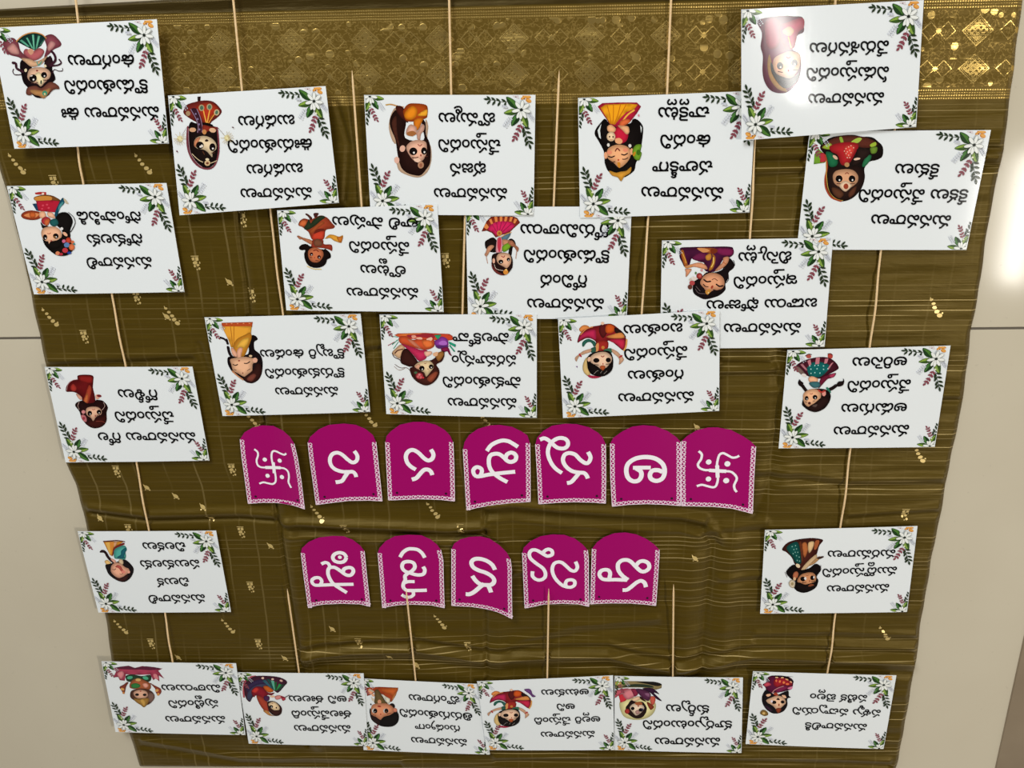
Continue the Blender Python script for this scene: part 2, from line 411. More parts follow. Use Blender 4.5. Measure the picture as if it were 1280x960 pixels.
CARDS = {'A1':[[-6563,1062,184],[-4567,1097,184],[-4656,-274,184],[-6596,-291,184]],'A2':[[-4582,270,167],[-2677,328,167],[-2647,-1017,167],[-4670,-1129,167]],'A3':[[-2238,219,133],[-220,170,133],[-263,-1217,133],[-2274,-1166,133]],'A4':[[274,123,133],[2317,150,133],[2338,-1228,133],[302,-1256,133]],'A5':[[2067,997,230],[4054,1041,155],[4155,-289,155],[2169,-392,200]],'A6':[[2963,-308,122],[5019,-342,114],[4960,-1723,114],[2942,-1686,118]],'L2':[[-6847,-736,116],[-4797,-740,116],[-4790,-2111,116],[-6806,-2116,116]],'C8':[[-3436,-1094,150],[-1438,-1054,150],[-1430,-2408,150],[-3468,-2362,150]],'C9':[[-1095,-1098,116],[928,-1131,116],[899,-2527,116],[-1125,-2512,116]],'C10':[[1304,-1547,133],[3356,-1545,133],[3395,-2923,133],[1329,-2928,133]],'C11':[[-4578,-2451,116],[-2513,-2424,116],[-2500,-3782,116],[-4536,-3831,116]],'C12':[[-2265,-2436,133],[-242,-2452,133],[-262,-3872,133],[-2279,-3806,133]],'C13':[[27,-2512,167],[2046,-2419,167],[2122,-3771,167],[86,-3860,167]],'C14':[[2937,-2960,130],[4955,-2925,114],[4961,-4312,114],[2940,-4320,130]],'L3':[[-6884,-3112,116],[-4845,-3123,116],[-4820,-4494,116],[-6891,-4519,116]],'L4':[[-6945,-5614,116],[-4889,-5593,116],[-4863,-6962,116],[-6908,-6995,116]],'R5':[[2861,-5551,116],[4901,-5481,116],[4944,-6854,116],[2898,-6904,116]],'B1':[[-7013,-7853,150],[-4899,-7857,150],[-4937,-9218,150],[-7047,-9205,150]],'B2':[[-4918,-8037,133],[-2950,-8023,133],[-2998,-9406,133],[-4914,-9403,133]],'B3':[[-3019,-8130,116],[-1232,-8202,116],[-1076,-9546,116],[-3081,-9503,116]],'B4':[[-1225,-8140,133],[816,-7997,133],[861,-9393,133],[-1128,-9440,133]],'B5':[[839,-8021,116],[2732,-8018,116],[2805,-9420,116],[863,-9409,116]],'B6':[[2870,-7905,116],[4938,-7942,116],[4923,-9293,116],[2856,-9246,116]]}
GIRLS = {'A1':[['P',0,284,339,170,304,124,237,119,167,179,127,260,122,309,176,321,262,378,326,442,363,364,395],['P',1,192,205,247,181,294,244,292,305,203,292,154,238],['P',2,605,352,657,242,646,139,713,104,779,119,844,199,826,241,741,271,672,320],['P',3,666,242,719,176,773,204,746,246,678,286],['S',4,292,162,362,114,448,83,539,76,624,100,666,140,590,222,501,270,436,241],['S',5,419,129,440,126,489,252,466,244],['S',6,500,98,525,98,502,261,488,256],['S',7,572,110,601,116,535,250,512,262],['S',8,638,156,655,148,593,209,559,229],['S',9,333,155,361,143,449,225,428,232],['L',10,12,292,162,362,114,448,83,539,76,624,100,670,144],['P',11,307,375,368,378,428,433,441,469,625,458,597,396,667,346,687,399,725,410,682,478,699,550,700,604,639,655,610,754,518,805,426,802,371,763,326,679,286,623,276,524,277,444],['P',12,590,431,642,371,688,338,705,409,664,469],['L',13,11,274,533,193,530,175,494,191,468],['L',13,30,302,499,233,460,234,407,196,397],['L',13,30,669,443,739,393,740,332,712,292],['L',13,19,667,451,759,446,809,422,790,386],['L',13,9,673,531,710,493,757,512,808,510,813,484],['P',14,394,248,479,278,565,247,619,284,565,351,478,382,422,362,354,298],['P',15,411,266,464,251,487,287,440,319],['P',16,422,362,487,391,560,377,649,337,597,396,528,437,424,450,354,395,313,349],['L',17,12,505,401,518,437,567,395],['P',18,356,536,398,476,494,458,593,470,654,522,632,583,561,634,502,677,466,648,390,618,352,581],['P',19,447,540,513,516,561,580,553,625,498,668,468,639,446,594],['E',20,419,579,49,2,-9,43],['E',21,423,594,12,0,-2,11],['E',20,567,549,38,2,-6,34],['E',21,571,561,10,0,-2,8],['E',22,404,552,18,-5,1,7],['L',23,8,387,632,427,640,470,631],['L',23,8,546,605,586,610,609,600],['E',24,488,497,14,1,-2,9],['E',25,514,628,9,0,-5,23],['P',26,337,680,432,665,508,695,612,636,673,638,727,676,731,713,658,719,564,779,481,785,406,746,349,771,299,760,304,715],['P',27,350,716,423,710,513,723,621,699,590,753,516,814,460,785,392,764],['E',28,538,755,33,1,-6,29],['E',29,536,764,14,1,-2,13],['E',30,345,487,18,1,-4,19],['E',30,602,449,16,1,-3,16]],'A2':[['S',31,385,33,429,31,417,89,385,87],['P',32,181,198,232,118,342,90,472,78,587,99,665,172,681,223,621,278,541,322,471,377,411,334,329,310,239,256],['P',33,357,145,490,103,604,139,640,200,545,283,473,358,425,306,391,225],['P',34,434,228,459,288,473,353,502,291,572,236,524,282,479,299],['L',35,14,441,159,460,278,469,348],['L',35,14,536,175,497,281,476,348],['L',36,10,606,218,534,293,484,353],['E',37,425,159,38,2,-4,37],['E',38,427,159,23,1,-3,25],['E',37,530,155,38,2,-4,37],['E',39,531,155,23,1,-3,25],['E',37,617,221,31,13,-17,32],['E',39,617,221,17,7,-11,22],['E',40,243,212,30,2,-3,29],['P',41,240,344,276,307,337,330,455,327,538,352,557,372,597,394,612,454,587,677,543,782,462,845,376,849,287,794,223,693,194,575,208,439],['L',42,20,222,362,199,478,195,614,239,743,315,825,407,860,493,847,555,773,594,658,604,522,603,395],['L',43,7,230,382,216,518,222,655,279,765,356,838],['P',44,280,170,355,164,399,255,418,374,400,441,336,437,346,350,314,250],
['L',45,8,285,170,342,281,359,370,342,433],['L',45,8,365,170,398,265,412,374,401,432],['E',46,343,223,10,1,-1,11],['E',46,362,282,10,1,-1,11],['E',46,373,342,10,1,-1,11],['E',46,372,401,10,1,-1,11],['P',47,420,354,534,381,598,385,573,422,487,427,420,452],['E',48,282,400,44,3,-3,25],['E',49,541,420,43,10,-8,25],['E',50,432,433,28,2,-3,29],['P',51,280,561,319,495,417,477,510,507,567,569,565,637,513,673,501,730,449,669,400,636,317,617],['P',52,280,561,313,504,373,489,347,536,297,601],['E',20,357,583,51,3,-5,44],['E',21,363,599,13,1,-1,12],['E',20,517,614,40,2,-5,45],['E',21,521,630,12,1,-1,11],['E',53,383,592,15,1,-2,17],['P',54,427,531,455,518,475,534,463,545,436,543],['L',55,12,387,655,404,690],['L',55,8,501,682,539,679],['E',56,432,794,38,2,-4,33],['E',57,432,796,19,1,-2,15],['E',58,435,751,25,2,-1,14],['L',59,9,246,675,284,717,333,759,373,779],['L',59,9,478,797,522,785,555,773],['E',60,105,492,38,2,-4,35],['E',60,720,519,38,2,-4,35],['L',61,5,124,493,187,497],['L',61,5,117,505,157,548],['L',61,5,103,509,97,567],['L',61,5,90,503,42,541],['L',61,5,86,491,23,487],['L',61,5,93,479,53,435],['L',61,5,107,474,113,416],['L',61,5,120,480,168,442],['L',61,5,110,508,129,563],['L',61,5,96,507,66,559],['L',61,5,87,497,26,516],['L',61,5,123,486,184,468],['L',61,5,740,521,804,524],['L',61,5,732,533,773,576],['L',61,5,718,537,712,595],['L',61,5,706,531,656,569],['L',61,5,701,518,637,514],['L',61,5,708,506,668,463],['L',61,5,722,502,729,444],['L',61,5,735,508,785,470],['L',61,5,730,504,760,451],['L',61,5,711,535,681,587],['L',61,5,737,527,794,553],['L',61,5,739,514,800,495],['L',62,5,138,455,210,371],['L',62,5,684,478,618,396],['E',63,52,634,9,1,-1,11],['E',64,811,402,13,1,-1,7]],'A3':[['P',65,282,371,323,205,393,144,463,319,382,633,402,697,333,719,358,783,405,880,608,944,735,878,790,739,789,590,748,485,763,350,732,277,702,506,455,507,341,549],['P',66,295,319,316,236,381,164,469,185,497,298,478,486,702,506,685,350,699,272,731,319,732,443,769,527,785,632,772,771,725,846,654,916,574,917,484,890,413,826,379,697,367,591,354,496,314,402],['P',67,318,319,378,236,381,402,406,591,365,507],['L',68,15,261,111,317,105,377,118],['L',10,10,317,105,405,123,471,134],['P',69,383,123,460,134,501,216,519,308,465,277,391,195],['P',70,470,164,528,103,617,93,738,108,764,154,756,236,733,262,654,288,576,298,498,288,468,216],['P',71,503,175,582,123,636,164,622,236,565,277,499,267,478,226],['P',72,634,226,713,175,758,164,750,226,689,236],['P',73,599,277,699,257,687,308,627,402,590,350],['P',74,506,371,552,329,618,360,627,412,686,329,719,350,706,402,671,443,657,506,624,496,615,443,558,464,491,444],['P',75,503,423,571,402,615,433,569,464,513,454],['E',76,439,607,31,11,-15,36],['E',77,363,740,32,0,-2,39],['P',78,485,591,544,527,635,506,724,527,739,590,731,664,695,728,648,760,581,750,516,676],['E',79,615,739,42,14,-10,24],['E',20,571,638,50,0,-2,45],['E',21,578,654,12,0,0,12],['E',20,703,633,36,0,-1,42],['E',21,708,647,11,0,0,11],['L',80,10,554,710,593,713,628,705],
['L',80,9,707,702,741,696],['L',81,10,633,559,655,575,678,559],['E',82,662,684,8,0,0,13],['E',83,658,795,39,0,-2,43],['E',84,658,798,20,0,-1,24]],'A4':[['P',85,190,413,207,349,270,276,315,245,393,312,595,309,640,257,695,270,752,336,758,412,743,542,721,673,677,760,655,848,563,913,500,922,414,896,335,826,307,725,296,614,234,491],['S',86,224,371,270,297,252,372,263,470,240,448],['S',86,724,330,743,358,736,422,728,368],['S',87,227,103,283,68,450,67,683,76,731,122,684,195,606,288,449,347,371,312,326,245],['S',88,260,120,316,85,594,85,694,99,650,151,561,179,483,251,427,314,371,301,326,224],['L',89,9,338,91,366,204,382,301],['L',89,9,411,83,410,206,402,302],['L',89,9,494,87,461,208,421,303],['L',89,9,561,86,505,188,438,293],['L',90,18,650,161,572,212,505,295],['P',91,494,273,584,255,606,288,539,329,483,348],['P',92,427,368,483,337,539,372,584,428,562,503,494,533,438,509,415,443],['P',93,337,332,382,312,438,357,416,400,348,386],['P',93,505,327,584,341,596,406,562,427,517,382,461,326],['P',94,432,476,483,467,517,501,494,533,438,520],['E',95,382,447,52,2,0,54],['E',96,365,447,9,0,0,11],['E',96,406,451,9,0,0,11],['L',97,6,372,476,385,486,397,477],['P',98,330,637,347,583,415,547,494,542,574,569,619,625,608,691,563,756,483,809,415,751,341,693],['E',99,364,627,30,1,0,22],['E',99,551,606,29,1,0,22],['L',100,14,352,673,386,683,421,671],['L',100,14,506,654,540,663,574,646],['L',101,10,363,738,398,741,426,736],['L',101,10,517,710,551,711,580,696],['L',102,14,432,613,455,584,483,610],['E',103,469,717,10,0,0,10],['P',104,455,752,474,742,492,759,483,809,466,797],['P',85,312,681,369,738,472,820,586,735,619,669,665,749,609,847,500,866,380,839,312,770],['P',105,357,838,437,863,495,854,563,845,620,803,609,869,540,912,500,967,460,920,392,895],['E',106,604,559,18,1,0,20],['E',106,350,541,16,1,0,20],['E',107,318,659,20,1,0,40],['E',107,625,626,18,1,0,37],['P',108,636,604,675,551,743,553,727,618,744,652,716,728,665,715,636,659],['E',109,656,654,13,5,-10,27],['E',110,704,639,23,1,0,33],['E',111,704,220,11,0,0,13]],'A5':[['P',112,182,130,303,92,493,85,600,97,696,112,714,198,710,267,636,303,585,431,672,497,691,641,656,782,549,889,430,897,332,854,267,758,244,644,248,492,221,390,236,252],['P',113,323,477,350,559,395,704,527,867,506,886,408,839,325,720,302,576],['P',114,345,559,394,643,481,710,633,719,676,681,645,782,549,848,472,833,385,734,341,640],['P',115,389,200,516,157,696,117,714,217,646,274,606,422,520,427,433,302],['P',116,282,116,420,123,453,253,423,402,317,416,273,294],['P',117,474,235,548,199,602,241,561,299,496,276],['P',118,382,520,478,475,585,461,672,497,680,599,654,669,590,737,503,732,406,684,367,601],['E',20,448,605,37,2,1,39],['E',21,453,619,10,1,0,10],['E',20,614,585,35,2,1,39],['E',21,620,599,10,1,0,10],['L',80,10,427,665,476,677],['L',80,10,600,661,654,659],['E',119,546,662,9,1,0,12],['L',120,9,522,518,543,530,565,519],['L',121,13,539,308,574,420]],'A6':[['S',122,89,375,85,262,121,196,217,272,217,357],['S',123,146,243,204,244,226,347,159,356],
['P',124,139,187,188,113,268,67,381,50,437,45,513,46,611,65,668,65,736,79,800,126,844,163,867,219,864,293,802,331,728,349,681,425,701,530,683,646,610,753,518,802,420,802,325,752,262,645,238,490,240,385,218,281],['L',125,19,212,272,247,404,241,548,269,664,345,762,459,804],['L',126,9,227,338,256,529,294,664,375,762,478,797],['P',127,153,183,235,104,372,54,514,55,670,79,794,144,751,181,629,190,432,151,247,206],['P',128,167,178,238,132,281,169,257,206,188,197],['P',129,486,124,556,78,605,88,563,134],['P',128,709,153,762,126,777,163,723,181],['P',130,346,77,373,68,400,124,384,151],['P',131,244,178,316,142,428,124,544,134,579,180,551,255,515,339,473,386,404,376,352,272,280,235],['P',132,417,179,490,152,541,180,524,264,483,320,429,273],['E',133,438,198,6,0,1,6],['E',133,465,180,6,0,1,6],['E',133,491,166,6,0,1,6],['E',133,523,189,6,0,1,6],['E',133,484,217,6,0,1,6],['E',133,458,235,6,0,1,6],['E',133,502,245,6,0,1,6],['E',133,477,273,6,0,1,6],['E',133,446,254,6,0,1,6],['E',133,495,301,6,0,1,6],['E',133,466,301,6,0,1,6],['E',133,423,226,6,0,1,6],['P',134,212,234,292,253,360,338,348,395,281,404,244,338],['P',135,680,283,736,274,735,330,678,406,647,387],['P',136,715,190,790,181,790,246,734,255],['P',137,572,199,708,209,708,274,640,339,579,387,520,377,565,283],['E',138,579,316,37,-6,4,13],['E',139,326,296,29,22,-10,13],['E',140,472,381,29,0,4,27],['P',141,266,433,330,405,448,414,580,396,665,444,696,530,674,646,600,753,507,792,396,772,306,684,270,548],['P',142,324,510,355,452,450,432,548,443,614,501,624,568,591,616,538,655,494,694,429,645,354,596],['P',143,415,616,477,568,562,616,503,689,452,670],['E',20,401,543,41,0,5,41],['E',21,409,558,10,0,1,10],['E',20,552,544,39,0,5,40],['E',21,560,558,10,0,1,10],['L',144,9,384,598,423,601],['L',144,9,541,602,588,595],['E',145,493,631,29,0,4,33],['L',146,9,467,486,484,472,506,486],['P',147,331,645,422,665,478,723,435,772,360,723],['P',148,535,704,612,626,605,714,552,763]],'L2':[['S',149,346,88,412,79,497,83,489,116,351,108],['E',150,449,103,17,0,-4,14],['P',151,326,143,446,115,562,127,638,169,658,200,547,188,396,185,327,184],['P',152,330,148,443,130,547,142,526,187,352,190],['S',153,279,224,344,220,342,318,312,307],['S',154,336,189,538,183,652,200,609,291,565,337,449,325,338,313],['E',155,414,247,15,0,-3,12],['E',155,470,238,15,0,-3,12],['E',155,482,279,15,0,-3,12],['E',155,393,288,13,0,-3,10],['P',156,655,190,701,155,701,221,633,282,565,384,530,394,558,322,608,250],['P',157,671,210,690,221,633,282,601,322,616,261],['P',158,704,165,732,181,753,232,712,221],['P',159,97,360,156,320,258,306,370,334,382,376,294,421,195,424,113,402],['P',160,133,366,228,337,334,349,291,390,203,393],['P',161,217,336,284,332,280,389,214,393],['P',162,350,328,416,324,421,392,373,412,334,390],['P',163,458,330,521,342,538,404,474,398,443,371],['P',164,581,363,642,335,716,345,755,408,752,470,697,564,678,649,617,626,571,541,537,498,533,425],['L',165,10,728,340,779,398,785,471,735,544,698,585],['P',166,346,432,412,386,471,413,434,475,366,485],
['P',167,389,433,460,413,431,486,385,496],['P',168,465,434,547,415,564,478,501,513,453,486],['S',169,331,448,363,495,426,507,363,537,333,526],['P',170,310,664,377,707,470,688,573,625,599,562,666,606,685,713,687,799,604,873,510,891,426,870,353,804,314,739],['P',171,307,589,342,537,425,512,522,519,575,573,563,647,489,699,396,718,324,696,304,642],['P',170,308,674,346,696,412,697,492,688,566,657,516,774,400,794,333,750],['S',171,374,697,407,697,377,731],['E',20,345,646,29,0,-9,36],['E',21,347,659,9,0,-2,9],['E',20,491,633,37,1,-8,34],['E',21,494,645,9,0,-2,9],['E',172,475,645,13,0,-4,15],['L',173,8,388,596,408,604,432,593],['E',174,416,692,8,0,-2,10],['E',175,621,610,23,24,-16,14],['E',176,593,541,20,0,-4,19],['E',177,646,691,37,1,-9,38],['E',178,610,749,37,1,-8,32],['E',179,670,777,40,1,-10,43],['E',180,572,818,38,1,-8,32],['E',181,463,854,29,0,-6,26],['E',182,583,700,24,0,-6,23],['E',183,620,851,29,0,-4,17],['E',184,708,734,15,10,-9,11],['E',185,505,866,27,0,-5,19],['E',186,696,713,22,0,-5,21]],'C8':[['P',187,362,66,390,58,440,105,446,132,429,230,390,265,411,131],['P',188,471,57,533,55,522,86,492,125,475,106],['P',189,260,207,283,153,340,119,419,140,483,115,566,87,642,121,698,194,730,235,701,265,611,281,586,369,557,405,431,410,386,310,361,282,311,235],['P',190,329,245,381,166,402,130,424,185,463,141,557,91,617,111,551,162,484,214,418,257,362,273],['P',191,269,202,310,145,364,147,370,183,330,227],['P',192,432,401,428,347,476,303,558,288,592,307,577,369,557,405],['P',193,448,321,497,268,578,262,593,289,539,296,475,321],['P',194,406,283,484,214,568,163,601,191,526,242,440,311,403,319],['P',195,594,388,650,344,712,350,771,374,825,358,805,438,782,455,705,426,655,389,602,397],['P',196,744,383,819,376,801,438,774,450],['P',197,228,355,256,347,299,371,387,400,430,428,417,473,373,454,288,398,261,397],['P',198,431,410,557,405,569,468,666,479,668,560,625,541,556,522,458,511,396,509,418,455],['P',199,439,429,495,394,554,441,531,494,451,492],['P',200,241,511,281,470,345,463,405,500,554,540,582,531,639,587,643,650,596,676,574,730,517,775,426,788,347,755,308,681,302,599,320,544,266,543],['P',201,353,581,375,536,431,510,493,520,544,558,553,612,526,666,477,711,405,710,360,663],['E',202,397,602,22,0,-2,24],['E',21,399,610,6,0,-1,6],['E',202,492,640,23,0,-2,25],['E',21,495,649,6,0,-1,6],['L',203,12,428,555,464,545,490,566],['E',204,433,648,6,0,-1,8],['L',205,7,375,641,402,648],['L',205,7,444,683,479,693],['L',206,11,328,764,406,801,505,807]],'C9':[['P',207,234,430,268,394,343,367,389,422,379,541,294,541,313,513,247,504],['P',207,511,422,558,381,605,404,623,459,586,486,567,588,529,569,539,486],['S',208,194,294,223,240,261,168,318,116,587,113,642,133,678,187,605,250,539,313,465,331,371,367,325,312,260,285],['S',209,269,267,307,213,382,177,475,168,577,187,614,223,539,295,465,322,380,349,334,303],['S',210,223,244,252,195,288,240,260,271],['S',210,289,154,319,141,340,200,317,208],['S',210,355,119,392,116,396,177,368,182],['S',210,424,116,457,116,454,173,427,175],
['S',210,489,116,522,119,507,173,480,173],['S',210,554,119,587,122,568,178,540,173],['S',210,610,137,642,151,614,200,591,191],['L',211,6,326,204,408,340],['L',211,6,382,182,408,340],['L',211,6,447,173,408,340],['L',211,6,512,177,408,340],['L',211,6,568,205,408,340],['E',212,418,317,32,0,0,33],['E',213,418,317,15,0,0,16],['P',214,394,376,446,367,459,468,444,541,378,559,375,467],['P',215,399,385,436,376,440,468,416,550,393,486],['P',216,446,358,558,313,530,377,473,413],['L',217,9,446,358,502,326,567,304],['P',218,455,395,520,395,576,422,511,468,464,459],['P',219,454,477,530,431,567,459,520,523,463,541],['P',220,247,541,266,486,314,458,351,477,294,541,255,596,227,577],['P',221,520,422,576,404,623,459,661,496,642,542,604,486,558,468],['L',222,8,246,577,264,679],['L',222,8,637,523,623,625],['P',223,321,596,369,559,463,550,557,578,585,662,566,755,509,820,442,829,367,801,325,726],['P',224,316,670,339,726,405,792,480,829,423,829,357,791,320,735],['P',225,378,615,407,564,472,555,538,569,566,625,557,690,519,745,471,726,396,680],['E',20,434,663,30,0,0,26],['E',21,438,672,8,0,0,7],['E',20,529,636,21,0,0,22],['E',21,532,643,6,0,0,6],['L',226,11,444,596,467,608,482,592],['P',223,377,689,443,726,509,745,576,671,575,745,499,811,414,792,358,735],['L',227,6,349,698,377,754,462,773],['E',228,495,792,32,0,0,32],['E',229,500,764,13,0,0,13],['E',230,344,652,17,0,0,32]],'C10':[['P',231,805,230,855,256,885,307,875,357,821,406,823,473,786,549,789,625,726,692,645,725,548,745,481,723,406,670,388,602,402,517,482,468,553,402,650,403,746,363],['L',231,7,871,256,890,315,859,365],['L',231,7,805,431,824,490,794,540],['P',232,213,145,228,92,325,85,526,84,816,87,866,123,868,181,821,222,757,229,696,337,650,395,553,393,510,342,517,284,451,266,369,223,339,306,283,330,249,271,219,212],['P',233,369,223,448,158,529,167,547,226,483,250,435,257],['P',234,640,111,752,105,857,123,852,189,756,196,682,170],['P',235,229,129,261,121,288,205,319,305,282,322,256,254,239,196],['L',236,8,246,146,280,221,298,280],['P',237,422,99,575,98,656,112,673,145,626,169,545,159,480,142],['P',238,430,99,527,105,576,135,512,155,463,133],['P',239,592,110,672,120,658,161,602,169],['P',240,530,201,577,168,602,185,596,243,548,251],['P',241,610,169,652,211,647,303,617,369,576,377,606,285,619,219],['L',242,12,628,219,630,286,607,335],['P',243,387,290,468,279,534,309,560,360,511,359,405,332,356,340,299,347,291,322],['P',243,291,355,365,357,350,398,302,457,297,397],['L',244,10,283,326,315,335,372,315],['P',245,749,221,813,214,807,280,761,338,698,379,650,386,696,328,743,271],['L',246,8,743,271,784,305],['E',247,465,447,37,1,1,39],['E',248,473,447,16,0,1,17],['E',249,528,401,11,0,1,17],['E',250,491,375,16,0,1,17],['P',251,476,535,514,451,586,411,667,416,741,455,773,523,763,591,707,632,642,631,578,664,527,604],['L',252,19,523,494,557,520,601,516],['L',252,19,676,555,714,581,754,574],['L',253,8,621,495,653,483,687,509],['L',100,11,517,553,542,579,575,584],['L',100,11,642,623,683,634,723,624],['E',254,624,589,12,6,-9,21],
['P',244,544,638,592,614,610,639,578,682,554,673],['E',255,582,660,10,0,0,10],['E',256,401,479,33,1,1,27],['E',257,378,534,33,1,1,31],['E',258,355,584,29,0,1,31],['E',259,356,491,16,0,0,17],['E',260,419,408,11,0,0,17],['E',261,376,466,11,0,0,12],['L',262,7,421,611,463,663,545,673],['L',262,7,428,577,479,637]],'C11':[['L',263,28,169,279,215,300,248,342],['L',263,32,243,311,249,363],['L',263,38,246,414,252,497,281,561],['P',263,589,259,638,265,661,312,616,341,602,372,599,455,659,519,680,614,653,761,597,866,507,923,426,915,372,871,300,815,240,750,205,653,216,559,285,540,468,524,514,484,529,391,568,330],['S',264,214,77,632,75,611,147,213,137],['E',265,280,94,12,0,-1,8],['E',265,349,90,12,0,-1,8],['E',265,428,92,12,0,-1,8],['E',265,507,92,12,0,-1,8],['E',265,585,94,12,0,-1,8],['S',266,210,127,609,132,581,248,459,327,325,416,285,415,271,322],['L',267,9,326,110,322,252,309,395],['L',267,9,377,101,352,253,330,386],['P',268,318,396,383,305,502,246,576,218,586,279,540,381,471,503,435,544,355,542,318,458],['P',269,355,417,441,316,545,288,522,370,463,430,424,419],['P',270,284,426,322,437,358,521,333,552,288,519],['P',270,356,469,405,418,441,440,408,522,388,585,349,573],['P',271,248,581,331,562,434,549,541,568,598,590,602,632,543,652,517,757,467,788,399,829,325,784,262,740,250,655],['E',272,582,600,32,1,-5,34],['E',273,530,541,22,1,-2,15],['P',274,386,850,535,736,589,653,647,665,640,782,575,876,487,917,418,904],['P',275,425,862,527,789,563,822,491,896],['L',276,21,250,750,310,816,372,871],['L',100,13,276,655,304,667,336,655],['L',100,13,429,641,469,642,508,619],['E',277,365,603,14,0,-2,9],['E',278,387,777,8,0,-1,8],['L',279,7,274,724,303,732],['L',279,7,453,745,498,720]],'C12':[['L',280,9,116,285,170,294,224,303],['L',280,11,145,403,222,339],['L',281,9,89,417,174,371],['L',280,9,160,458,229,366],['P',282,137,522,177,467,254,402,307,429,283,539,224,595],['L',283,12,137,522,161,577,232,613,275,668,364,704],['L',283,8,164,679,234,724,317,723,361,760],['L',284,5,153,707,214,757,289,733],['L',283,16,174,522,213,485,278,466],['S',285,181,276,227,253,588,243,677,248,907,256,950,283,948,336,886,345,673,337,278,320],['S',286,181,276,318,257,552,248,497,275,316,284],['P',287,231,339,261,293,343,293,422,338,513,320,584,328,692,310,705,409,658,454,577,473,523,464,443,447,336,411,264,393],['P',288,344,275,426,266,677,256,710,310,603,310,478,293,387,311],['P',289,407,284,452,275,469,302,423,320],['P',290,468,311,532,302,548,329,485,329],['P',291,602,328,666,301,682,328,645,355],['P',292,547,347,655,346,687,409,614,446,561,419],['P',293,350,329,421,347,507,428,523,460,427,410],['P',294,264,393,336,411,443,447,523,473,577,473,612,491,589,582,533,619,478,620,427,556,342,465],['S',295,707,270,805,265,753,337],['P',296,723,418,708,355,754,328,808,292,878,327,888,408,829,426],['P',297,760,382,815,345,867,363,866,399,803,408],['P',298,723,413,883,412,864,444,757,454],['S',280,894,354,990,398,980,434,902,390],['S',280,910,399,978,488,960,497,901,417],
['P',299,793,453,882,435,915,516,931,552,896,534,871,489,808,508],['P',300,267,503,333,456,410,538,469,629,456,703,383,704,301,686,240,641],['P',301,363,723,456,703,421,667,496,629,660,609,809,480,833,544,794,626,720,672,753,736,750,810,691,904,598,961,516,954,427,899,376,825],['P',302,717,535,800,489,825,535,768,617,732,608],['P',290,566,500,657,491,664,527,590,564],['P',303,682,518,746,499,734,553,690,554],['P',304,424,703,477,647,551,621,632,623,675,664,677,719,634,775,576,840,552,785,490,749],['P',305,428,703,485,666,510,702,472,740],['P',301,427,731,525,776,576,840,690,728,743,773,663,923,552,953,446,889,386,797],['P',306,584,868,688,774,733,792,645,914],['E',20,523,725,36,0,-2,35],['E',21,528,738,9,0,0,9],['E',20,647,701,31,0,-2,31],['E',21,651,712,8,0,0,8],['L',81,6,558,654,572,661,586,651],['E',24,604,734,5,0,0,9],['E',307,485,833,51,-1,-2,47],['E',308,466,842,16,0,-1,17],['E',308,503,851,16,0,-1,17],['E',309,486,814,15,0,-1,15],['E',310,437,787,22,0,-1,17],['E',311,534,855,13,0,-1,13]],'C13':[['P',312,265,148,313,103,368,106,394,136,319,180,282,188],['P',313,235,331,262,235,319,170,412,128,522,115,604,100,686,105,765,167,844,259,869,347,868,415,821,471,749,408,678,346,624,333,621,430,556,466,474,432,477,344,424,293,352,279,277,314],['P',314,250,312,280,236,365,183,465,169,481,238,470,305,380,261,296,285],['P',315,642,324,734,310,834,326,840,413,803,450,732,378],['P',316,531,125,577,99,629,188,589,273,553,281,519,201],['P',317,603,139,649,103,712,135,719,193,673,229,609,216],['P',318,720,155,801,198,862,288,790,255,727,223],['P',319,608,274,681,249,800,227,844,287,807,305,680,298],['L',217,21,870,328,858,414,830,471],['L',319,13,281,226,357,153,440,129],['P',320,293,363,314,316,379,290,451,323,477,364,448,401,413,341,359,338,310,394],['P',321,487,335,624,333,620,440,556,466,473,461],['P',322,476,374,509,356,501,453,464,461],['E',323,562,417,22,1,-1,23],['E',324,568,89,22,1,-1,21],['P',325,401,428,466,402,464,471,408,477],['P',326,574,447,666,433,674,492,591,487],['P',327,194,544,242,498,308,452,401,428,404,467,325,492,259,518,230,556,210,594],['P',327,675,443,738,476,791,538,826,589,807,627,760,664,767,605,745,555,683,492],['L',328,21,256,493,273,524],['L',328,21,772,561,800,543],['P',329,369,534,322,571,291,658,297,738,350,800,388,762,355,662,377,584],['P',330,350,790,442,805,525,820,450,840,377,827],['P',331,351,651,350,562,398,496,510,463,638,470,681,541,688,640,666,738,590,803,497,818,406,783,362,721],['P',332,387,564,426,508,509,478,601,483,663,540,670,600,632,657,556,732,475,668,412,635],['P',331,385,614,457,657,538,721,632,667,679,620,667,728,590,803,489,808,398,753,364,662],['E',333,377,569,20,5,-7,33],['E',20,470,589,40,2,-1,33],['E',20,625,592,33,2,-1,33],['L',334,12,535,533,553,546,572,533],['L',100,9,439,646,494,654],['L',100,9,595,650,641,645],['P',194,511,680,549,662,585,684,556,732,529,720],['E',335,555,643,6,0,0,14],['L',336,7,434,775,473,737,491,733],['L',336,7,518,769,537,741],['L',336,7,563,782,602,744],
